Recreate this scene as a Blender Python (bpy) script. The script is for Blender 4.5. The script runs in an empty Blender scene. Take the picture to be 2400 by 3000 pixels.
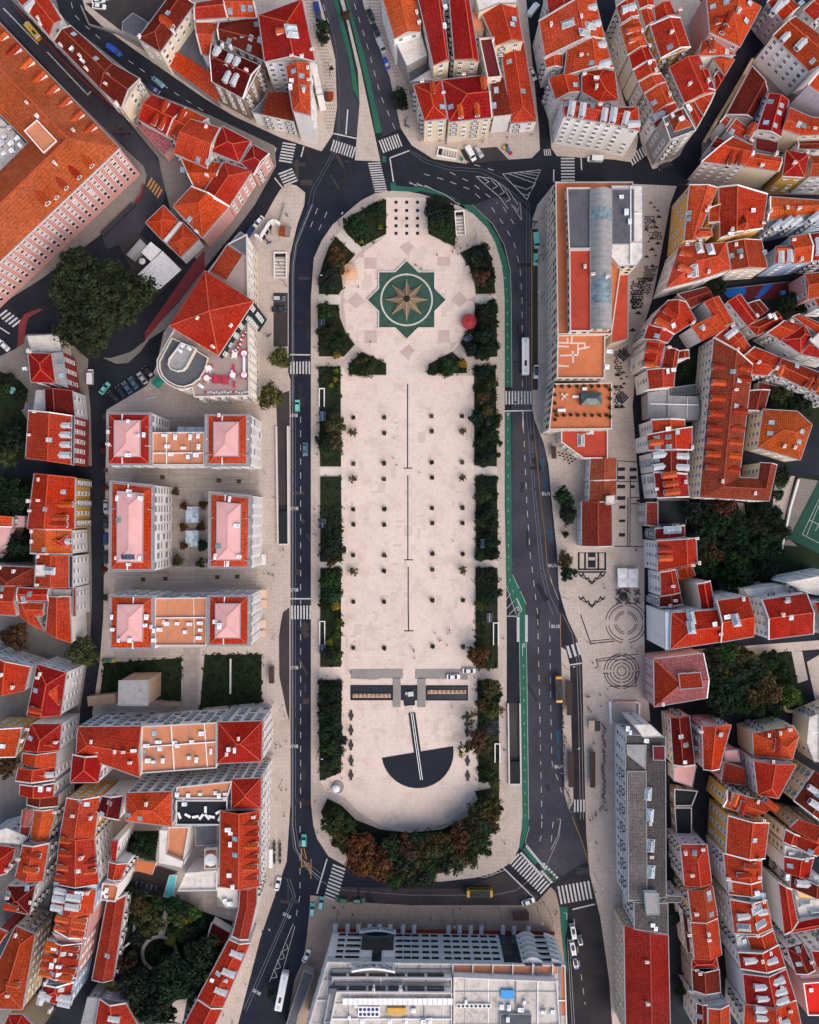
import bpy, bmesh, math, random
from mathutils import Vector, Matrix
random.seed(7)
R = random.random
SC = bpy.context.scene
COL = SC.collection
S = 0.115          # metres per photo pixel at street level
H = 300.0          # flying height of the camera
TILES = {c: (600*(i % 4), 600*(i//4)) for i, c in enumerate('ABCDEFGHIJKLMNOPQRST')}

def W(X, Y, z=0.0):
    k = (H-z)/H*S
    return Vector(((X-1200)*k, (1500-Y)*k, z))
def PX(s):
    out = []; t = 'V'
    for tok in s.split():
        if tok[0].isalpha(): t = tok[0]; tok = tok[1:]
        x, y = map(float, tok.split(','))
        if t == 'V': out.append((x*1.39130, y*1.39130))
        else:
            o = TILES[t]; out.append((o[0]+x/2.875, o[1]+y/2.875))
    return out
def P(s, z=0.0): return [W(x, y, z) for x, y in PX(s)]
def P1(s, z=0.0): return P(s, z)[0]
ORD = ['first','second','third','fourth','fifth','sixth','seventh','eighth','ninth','tenth','eleventh','twelfth','thirteenth','fourteenth','fifteenth','sixteenth','seventeenth','eighteenth','nineteenth','twentieth']
def ordn(i):
    if i < 20: return ORD[i]
    t = (i+1)//10; u = (i+1) % 10
    tens = {2:'twenty',3:'thirty',4:'forty',5:'fifty',6:'sixty',7:'seventy',8:'eighty',9:'ninety'}
    return (tens[t][:-1]+'ieth') if u == 0 else tens[t]+'-'+ORD[u-1]

# ---------------------------------------------------------------- materials
MATS = {}
def nodes(name):
    m = bpy.data.materials.new(name); m.use_nodes = True
    nt = m.node_tree; b = nt.nodes['Principled BSDF']
    return m, nt, b
def link(nt, a, b): nt.links.new(a, b)
def mixc(nt, fac, a, b, mode='MIX'):
    n = nt.nodes.new('ShaderNodeMix'); n.data_type = 'RGBA'; n.blend_type = mode
    for sock, v in ((n.inputs['Factor'], fac), (n.inputs['A'], a), (n.inputs['B'], b)):
        if hasattr(v, 'is_linked') or hasattr(v, 'links'): link(nt, v, sock)
        elif isinstance(v, (int, float)): sock.default_value = v
        else: sock.default_value = (*v, 1) if len(v) == 3 else v
    return n.outputs['Result']
def noise(nt, scale, detail=3, vec=None, rough=.55):
    n = nt.nodes.new('ShaderNodeTexNoise'); n.inputs['Scale'].default_value = scale
    n.inputs['Detail'].default_value = detail; n.inputs['Roughness'].default_value = rough
    if vec is not None: link(nt, vec, n.inputs['Vector'])
    return n.outputs['Fac']
def ramp(nt, fac, lo, hi):
    n = nt.nodes.new('ShaderNodeMapRange'); n.inputs['From Min'].default_value = lo; n.inputs['From Max'].default_value = hi
    link(nt, fac, n.inputs['Value']); return n.outputs['Result']
def coord(nt, kind='Object'):
    return nt.nodes.new('ShaderNodeTexCoord').outputs[kind]
def geo_pos(nt): return nt.nodes.new('ShaderNodeNewGeometry').outputs['Position']
def objrand(nt): return nt.nodes.new('ShaderNodeObjectInfo').outputs['Random']
def objcol(nt): return nt.nodes.new('ShaderNodeObjectInfo').outputs['Color']
def hsv(nt, col, val=None, sat=None, hue=None):
    n = nt.nodes.new('ShaderNodeHueSaturation')
    link(nt, col, n.inputs['Color'])
    for k, v in (('Value', val), ('Saturation', sat), ('Hue', hue)):
        if v is not None: link(nt, v, n.inputs[k])
    return n.outputs['Color']

def mat_plain(name, col, rough=.7, metal=0., var=.12, scale=1.2, spec=.3):
    if name in MATS: return MATS[name]
    m, nt, b = nodes(name)
    p = geo_pos(nt)
    f = ramp(nt, noise(nt, scale, 4, p), .3, .7)
    c = mixc(nt, f, [x*(1-var) for x in col], [min(1, x*(1+var)) for x in col])
    link(nt, c, b.inputs['Base Color'])
    b.inputs['Roughness'].default_value = rough; b.inputs['Metallic'].default_value = metal
    b.inputs['Specular IOR Level'].default_value = spec
    MATS[name] = m; return m
def mat_tiles(name, col, stain, amount=.5, lich=None):
    m, nt, b = nodes(name)
    p = geo_pos(nt); uv = coord(nt, 'UV')
    orn = objrand(nt)
    # per roof variation of tone
    n0 = noise(nt, .12, 3, p)
    base = mixc(nt, ramp(nt, n0, .3, .7), [c*.82 for c in col], [min(1, c*1.15) for c in col])
    base = hsv(nt, base, val=mapr(nt, orn, .62, 1.18), sat=mapr(nt, noise(nt, .07, 2, p), .93, 1.06), hue=mapr(nt, orn, .494, .511))
    # weather streaks running down the slope
    mp = nt.nodes.new('ShaderNodeMapping'); mp.inputs['Scale'].default_value = (1.6, .18, 1)
    link(nt, uv, mp.inputs['Vector'])
    st = ramp(nt, noise(nt, 1.0, 5, mp.outputs['Vector'], .65), .5, .78)
    base = mixc(nt, mult(nt, st, amount), base, stain)
    # blotches
    bl = ramp(nt, noise(nt, .55, 6, p, .7), .56, .74)
    base = mixc(nt, mult(nt, bl, amount*.8), base, stain)
    if lich:
        li = ramp(nt, noise(nt, 1.4, 5, p, .7), .6, .68)
        base = mixc(nt, mult(nt, li, .8), base, lich)
    # courses of tiles
    w = nt.nodes.new('ShaderNodeTexWave'); w.wave_type = 'BANDS'; w.bands_direction = 'X'; w.inputs['Scale'].default_value = .5
    w.inputs['Distortion'].default_value = .6; w.inputs['Detail'].default_value = 1
    link(nt, uv, w.inputs['Vector'])
    w2 = nt.nodes.new('ShaderNodeTexWave'); w2.wave_type = 'BANDS'; w2.bands_direction = 'Y'; w2.inputs['Scale'].default_value = .3
    w2.inputs['Distortion'].default_value = .8
    link(nt, uv, w2.inputs['Vector'])
    cell = nt.nodes.new('ShaderNodeTexVoronoi'); cell.inputs['Scale'].default_value = 2.4; link(nt, uv, cell.inputs['Vector'])
    rr = nt.nodes.new('ShaderNodeSeparateColor'); link(nt, cell.outputs['Color'], rr.inputs['Color'])
    v = mult(nt, mapr(nt, w.outputs['Fac'], .78, 1.10), mapr(nt, w2.outputs['Fac'], .88, 1.06))
    v = mult(nt, v, mapr(nt, rr.outputs['Red'], .72, 1.22))
    base = hsv(nt, base, val=v)
    link(nt, base, b.inputs['Base Color'])
    b.inputs['Roughness'].default_value = .95; b.inputs['Specular IOR Level'].default_value = .04
    bp = nt.nodes.new('ShaderNodeBump'); bp.inputs['Strength'].default_value = .5; bp.inputs['Distance'].default_value = .12
    link(nt, w.outputs['Fac'], bp.inputs['Height']); link(nt, bp.outputs['Normal'], b.inputs['Normal'])
    MATS[name] = m; return m
def mult(nt, a, b_):
    n = nt.nodes.new('ShaderNodeMath'); n.operation = 'MULTIPLY'
    for i, v in enumerate((a, b_)):
        if isinstance(v, (int, float)): n.inputs[i].default_value = v
        else: link(nt, v, n.inputs[i])
    return n.outputs[0]
def mapr(nt, f, lo, hi):
    n = nt.nodes.new('ShaderNodeMapRange'); n.inputs['To Min'].default_value = lo; n.inputs['To Max'].default_value = hi
    link(nt, f, n.inputs['Value']); return n.outputs['Result']
def mat_wall(name, col, stain=(.2,.17,.14), amount=.35):
    m, nt, b = nodes(name); p = geo_pos(nt)
    mp = nt.nodes.new('ShaderNodeMapping'); mp.inputs['Scale'].default_value = (.7, .7, .13); link(nt, p, mp.inputs['Vector'])
    st = ramp(nt, noise(nt, 1.0, 6, mp.outputs['Vector'], .65), .52, .85)
    c = mixc(nt, mult(nt, st, amount), col, stain)
    c = hsv(nt, c, val=mapr(nt, noise(nt, 2.5, 4, p), .85, 1.12))
    c = hsv(nt, c, val=mapr(nt, objrand(nt), .86, 1.05))
    link(nt, c, b.inputs['Base Color']); b.inputs['Roughness'].default_value = .85; b.inputs['Specular IOR Level'].default_value = .2
    MATS[name] = m; return m
def mat_flat(name, col, stain, amount=.5, sc=.5):
    m, nt, b = nodes(name); p = geo_pos(nt)
    st = ramp(nt, noise(nt, sc, 7, p, .68), .48, .72)
    c = mixc(nt, mult(nt, st, amount), col, stain)
    st2 = ramp(nt, noise(nt, sc*5, 5, p, .6), .55, .8)
    c = mixc(nt, mult(nt, st2, amount*.6), c, stain)
    c = hsv(nt, c, val=mapr(nt, noise(nt, .15, 2, p), .8, 1.2))
    link(nt, c, b.inputs['Base Color']); b.inputs['Roughness'].default_value = .9; b.inputs['Specular IOR Level'].default_value = .15
    MATS[name] = m; return m
def mat_obj(name, rough=.35, spec=.5, metal=0., coat=0., var=.06):
    m, nt, b = nodes(name)
    c = hsv(nt, objcol(nt), val=mapr(nt, noise(nt, 3, 3, geo_pos(nt)), 1-var, 1+var))
    link(nt, c, b.inputs['Base Color'])
    b.inputs['Roughness'].default_value = rough; b.inputs['Metallic'].default_value = metal
    b.inputs['Specular IOR Level'].default_value = spec; b.inputs['Coat Weight'].default_value = coat
    MATS[name] = m; return m
def mat_glass(name, col, rough=.12):
    m, nt, b = nodes(name)
    c = hsv(nt, mixc(nt, ramp(nt, noise(nt, .8, 2, geo_pos(nt)), .35, .65), col, [x*1.9+.01 for x in col]), val=mapr(nt, objrand(nt), .6, 1.6))
    link(nt, c, b.inputs['Base Color'])
    b.inputs['Roughness'].default_value = rough; b.inputs['Specular IOR Level'].default_value = .6
    MATS[name] = m; return m
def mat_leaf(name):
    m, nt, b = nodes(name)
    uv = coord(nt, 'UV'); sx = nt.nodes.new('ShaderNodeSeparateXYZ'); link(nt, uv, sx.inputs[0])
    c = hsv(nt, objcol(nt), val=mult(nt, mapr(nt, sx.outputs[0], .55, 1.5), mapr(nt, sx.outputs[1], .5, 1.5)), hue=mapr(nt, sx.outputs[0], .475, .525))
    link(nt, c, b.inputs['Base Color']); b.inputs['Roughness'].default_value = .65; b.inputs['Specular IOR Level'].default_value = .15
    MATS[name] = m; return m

ROOF = {
 'r': mat_tiles('roof_tiles_red', (.43,.030,.016), (.13,.018,.012), .75),
 'o': mat_tiles('roof_tiles_orange', (.48,.058,.022), (.18,.03,.016), .75),
 'd': mat_tiles('roof_tiles_maroon', (.125,.012,.010), (.05,.010,.009), .55, (.22,.05,.03)),
 'b': mat_tiles('roof_tiles_rusty', (.33,.042,.016), (.13,.025,.012), .75, (.34,.12,.03)),
 'n': mat_tiles('roof_tiles_brown', (.25,.042,.024), (.10,.022,.015), .8, (.42,.09,.045)),
 'u': mat_tiles('roof_tiles_dull_red', (0.310,0.030,0.019), (.14,.015,.011), .5),
 'q': mat_tiles('roof_tiles_rose', (0.413,0.138,0.138), (.26,.07,.07), .4),
 'P': mat_flat('roof_panels_pink', (.66,.36,.345), (.50,.25,.24), .4, .6),
 'a': mat_tiles('roof_tiles_weathered', (.33,.055,.026), (.20,.045,.025), .65),
 't': mat_flat('terrace_terracotta', (.54,.215,.115), (.36,.14,.07), .5),
 'k': mat_flat('roof_grey_felt', (.10,.10,.115), (.05,.048,.05), .6),
 'z': mat_flat('roof_zinc_concrete', (.30,.29,.29), (.13,.12,.12), .6),
 'w': mat_flat('roof_pale_render', (.66,.60,.55), (.30,.25,.21), .7),
 'K': mat_tiles('roof_corrugated', (0.129,0.112,0.107), (.05,.045,.045), .8, (.22,.13,.08)),
 'S': mat_flat('roof_red_membrane', (.40,.055,.032), (.22,.03,.02), .6, .4),
 'T': mat_flat('terrace_rose_grey', (.34,.25,.225), (.22,.16,.14), .5),
 'W': mat_flat('roof_stained_concrete', (.56,.505,.46), (.20,.165,.14), .8),
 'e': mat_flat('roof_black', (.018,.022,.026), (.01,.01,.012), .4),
 'm': mat_flat('roof_maroon_sheet', (.13,.016,.017), (.06,.01,.01), .5),
 'p': mat_flat('roof_pink_render', (.60,.33,.31), (.40,.18,.17), .4),
 'c': mat_flat('roof_cream_render', (.62,.52,.42), (.35,.26,.19), .4),
 'B': mat_flat('roof_pale_blue', (.42,.52,.64), (.26,.32,.4), .4),
 'Y': mat_flat('roof_yellow_canvas', (.75,.47,.16), (.6,.35,.1), .3),
 'X': mat_flat('roof_scarlet', (.62,.02,.012), (.38,.012,.01), .4),
}
ROOF['O'] = ROOF['o']
mat_flat('terrace_orange', (.52,.16,.07), (.34,.09,.04), .5)
SLOPED = set('rodbnuqPa')
WALL = {
 'w': mat_wall('wall_white', (.86,.81,.79)), 'c': mat_wall('wall_cream', (.80,.67,.52)), 'p': mat_wall('wall_pink', (.66,.33,.30)),
 'y': mat_wall('wall_yellow', (.74,.42,.11)), 'Y': mat_wall('wall_amber', (.78,.36,.05)), 'g': mat_wall('wall_grey', (.42,.38,.36), (.14,.11,.10), .6),
 'b': mat_wall('wall_brown', (.30,.20,.15)), 'v': mat_wall('wall_lavender', (.66,.56,.62)), 'R': mat_wall('wall_crimson', (.36,.045,.045)),
 'B': mat_wall('wall_blue', (.38,.52,.70)), 'G': mat_wall('wall_green', (.36,.45,.40)), 's': mat_wall('wall_stone', (.40,.27,.19), (.12,.07,.05), .8),
 'T': mat_wall('wall_tan', (.60,.43,.26)), 'C': mat_wall('wall_pale_yellow', (.72,.64,.42)), 'e': mat_wall('wall_black_glass', (.012,.028,.03), (.01,.01,.01), .2),
}
CORN = mat_wall('cornice_stone', (.62,.58,.56))
RIDGE = mat_plain('ridge_tiles', (.50,.075,.030), .85, var=.25, scale=2)
RIDGED = mat_plain('ridge_tiles_dark', (.30,.05,.03), .85, var=.25, scale=2)
GUTTER = mat_plain('gutter_zinc', (.26,.26,.28), .6)
FRAME = mat_plain('window_frame_white', (.84,.81,.79), .6)
PANE = mat_glass('window_pane', (.012,.015,.026))
SKY = mat_glass('skylight_glass', (.16,.22,.25), .15)
IRON = mat_plain('iron_dark', (.03,.03,.035), .6)
ZINC = mat_plain('zinc_sheet', (.42,.43,.45), .55, var=.2)
WHITE = mat_plain('white_paint', (.80,.77,.76), .6)
BRICK = mat_plain('chimney_brick', (.46,.12,.06), .85, var=.3, scale=3)
UNIT = mat_plain('unit_grey_blue', (.42,.52,.60), .55, var=.25)
DARK = mat_plain('dark_void', (.012,.013,.016), .8)
STONE = mat_flat('stone_pale', (.58,.52,.47), (.34,.29,.25), .45, 1.2)
RUBBER = mat_plain('rubber', (.015,.015,.016), .8)
LAMPW = mat_plain('lamp_glass', (.7,.7,.66), .3)
REDL = mat_plain('tail_lamp', (.45,.01,.01), .3)
PAINT = mat_obj('vehicle_paint', .28, .5, 0, .5)
CLOTH = mat_obj('cloth', .85, .2)
SKIN = mat_plain('skin', (.42,.24,.17), .6)
HAIR = mat_plain('hair', (.03,.02,.015), .7)
TINT = mat_obj('painted_surface', .6, .3)
CARGLASS = mat_glass('vehicle_glass', (.012,.02,.026), .08)
LEAF = mat_leaf('leaves')
BARK = mat_plain('bark', (.10,.07,.05), .9, var=.3, scale=5)
BRONZE = mat_flat('bronze_panels', (.185,.135,.09), (.10,.08,.055), .6, 1.5)
# ---------------------------------------------------------------- mesh builder
class MB:
    def __init__(s): s.v = []; s.f = []; s.m = []
    def face(s, pts, m=0, up=None):
        pts = [Vector(p) for p in pts]
        if up is not None:
            n = Vector((0,0,0))
            for i in range(len(pts)):
                a, b = pts[i], pts[(i+1) % len(pts)]
                n += a.cross(b)
            if n.dot(Vector(up)) < 0: pts = pts[::-1]
        i0 = len(s.v); s.v += [tuple(p) for p in pts]; s.f.append(tuple(range(i0, i0+len(pts)))); s.m.append(m)
    def prism(s, poly, z0, z1, m=0, mt=None, bottom=False, top=True):
        poly = ccw([(p[0], p[1]) for p in poly]); n = len(poly)
        for i in range(n):
            a, b = poly[i], poly[(i+1) % n]
            s.face([(a[0],a[1],z0),(b[0],b[1],z0),(b[0],b[1],z1),(a[0],a[1],z1)], m)
        if top: s.face([(x,y,z1) for x, y in poly], m if mt is None else mt)
        if bottom: s.face([(x,y,z0) for x, y in poly[::-1]], m)
    def box(s, c, sz, rot=0, m=0, mt=None):
        x, y, z0 = c; w, d, h = sz; cs, sn = math.cos(rot), math.sin(rot)
        q = [(x+cs*u-sn*v, y+sn*u+cs*v) for u, v in ((-w/2,-d/2),(w/2,-d/2),(w/2,d/2),(-w/2,d/2))]
        s.prism(q, z0, z0+h, m, mt, bottom=True)
    def bar(s, a, b, w, h, m=0):
        a, b = Vector(a), Vector(b); d = (b-a)
        if d.length < 1e-4: return
        t = d.normalized(); side = t.cross(Vector((0,0,1)))
        if side.length < 1e-3: side = Vector((1,0,0))
        side.normalize(); up = side.cross(t)
        o = side*w/2; u = up*h
        A = [a-o, a+o, a+o+u, a-o+u]; Bq = [p+d for p in A]
        for i in range(4):
            j = (i+1) % 4; s.face([A[i], A[j], Bq[j], Bq[i]][::-1], m)
        s.face(A, m); s.face(Bq[::-1], m)
    def cyl(s, c, r, z0, z1, n=10, m=0, r2=None, mt=None):
        r2 = r if r2 is None else r2
        a = [(c[0]+r*math.cos(2*math.pi*i/n), c[1]+r*math.sin(2*math.pi*i/n), z0) for i in range(n)]
        b = [(c[0]+r2*math.cos(2*math.pi*i/n), c[1]+r2*math.sin(2*math.pi*i/n), z1) for i in range(n)]
        for i in range(n):
            j = (i+1) % n; s.face([a[i], a[j], b[j], b[i]], m)
        if r2 > 1e-3: s.face(b, m if mt is None else mt)
        s.face(a[::-1], m)
    def tube(s, pts, r0, r1, n=6, m=0):
        pts = [Vector(p) for p in pts]; rings = []
        for i, p in enumerate(pts):
            t = (pts[min(i+1, len(pts)-1)]-pts[max(i-1, 0)]).normalized()
            u = t.cross(Vector((.3,.9,.1))); u.normalize(); w = t.cross(u)
            r = r0+(r1-r0)*i/(len(pts)-1)
            rings.append([p+(u*math.cos(2*math.pi*k/n)+w*math.sin(2*math.pi*k/n))*r for k in range(n)])
        for a, b in zip(rings, rings[1:]):
            for k in range(n):
                j = (k+1) % n; s.face([a[k], a[j], b[j], b[k]], m)
        s.face(rings[-1], m); s.face(rings[0][::-1], m)
    def mesh(s, name, mats, org=(0,0,0), uv=True, smooth=False):
        me = bpy.data.meshes.new(name)
        o = Vector(org)
        me.from_pydata([tuple(Vector(p)-o) for p in s.v], [], s.f)
        for m in mats: me.materials.append(m)
        me.polygons.foreach_set('material_index', s.m)
        if uv:
            ul = me.uv_layers.new(name='uv'); data = []
            for f in s.f:
                p0, p1, p2 = (Vector(s.v[f[0]]), Vector(s.v[f[1]]), Vector(s.v[f[2]]))
                n = (p1-p0).cross(p2-p0)
                n = n.normalized() if n.length > 1e-9 else Vector((0,0,1))
                u = Vector((0,0,1)).cross(n)
                u = u.normalized() if u.length > .05 else (p1-p0).normalized()
                vv = n.cross(u)
                for i in f:
                    q = Vector(s.v[i]); data += [q.dot(u), q.dot(vv)]
            ul.data.foreach_set('uv', data)
        if smooth: me.polygons.foreach_set('use_smooth', [True]*len(s.f))
        me.update(); return me
    def build(s, name, mats, parent=None, org=(0,0,0), **k):
        return put(name, s.mesh(name, mats, org, **k), parent, loc=None if parent is not None else org)
def put(name, me, parent=None, loc=None, rot=None, scale=None, color=None):
    o = bpy.data.objects.new(name, me); COL.objects.link(o)
    if parent is not None: o.parent = parent
    if loc is not None: o.location = loc
    if rot is not None: o.rotation_euler = rot
    if scale is not None: o.scale = scale
    if color is not None: o.color = (*color, 1)
    return o
def tag(o, label, cat, group=None):
    o['label'] = label; o['category'] = cat
    if group: o['group'] = group
    return o
def empty(name, loc, rotz=0, label=None, cat=None, group=None):
    o = bpy.data.objects.new(name, None); COL.objects.link(o); o.location = loc; o.rotation_euler = (0,0,rotz)
    o.empty_display_size = .2
    if label: tag(o, label, cat, group)
    return o
def dup(root, loc, rotz=0, label=None, group=None, scale=None, colors=None, cat=None):
    r = root.copy(); COL.objects.link(r); r.location = loc; r.rotation_euler = (0,0,rotz)
    if scale is not None: r.scale = scale
    if label: r['label'] = label
    if cat: r['category'] = cat
    if group: r['group'] = group
    for ch in list(root.children):
        c = ch.copy(); COL.objects.link(c); c.parent = r
        if colors and ch.name.split('.')[0] in colors: c.color = (*colors[ch.name.split('.')[0]], 1)
        for g in ch.children:
            d = g.copy(); COL.objects.link(d); d.parent = c
            if colors and g.name.split('.')[0] in colors: d.color = (*colors[g.name.split('.')[0]], 1)
    return r
def struct(o, kind='structure'): o['kind'] = kind; return o
def area(p): return sum(p[i][0]*p[(i+1) % len(p)][1]-p[(i+1) % len(p)][0]*p[i][1] for i in range(len(p)))/2
def ccw(p): return p if area(p) > 0 else p[::-1]
def inside(p, poly):
    x, y = p[0], p[1]; c = False; n = len(poly); j = n-1
    for i in range(n):
        xi, yi = poly[i][0], poly[i][1]; xj, yj = poly[j][0], poly[j][1]
        if (yi > y) != (yj > y) and x < (xj-xi)*(y-yi)/(yj-yi)+xi: c = not c
        j = i
    return c
def offset(poly, d):
    poly = ccw([(p[0], p[1]) for p in poly]); n = len(poly); out = []
    for i in range(n):
        a, b, c = Vector(poly[i-1]), Vector(poly[i]), Vector(poly[(i+1) % n])
        e1 = (b-a); e2 = (c-b)
        if e1.length < 1e-6 or e2.length < 1e-6: out.append(tuple(b)); continue
        n1 = Vector((e1.y, -e1.x)).normalized(); n2 = Vector((e2.y, -e2.x)).normalized()
        q = n1+n2; L = max(.35, q.length_squared/2)
        out.append(tuple(b+q*(d/L) if q.length > .2 else b+n1*d))
    return out
def cen(poly): return (sum(p[0] for p in poly)/len(poly), sum(p[1] for p in poly)/len(poly))
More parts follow.
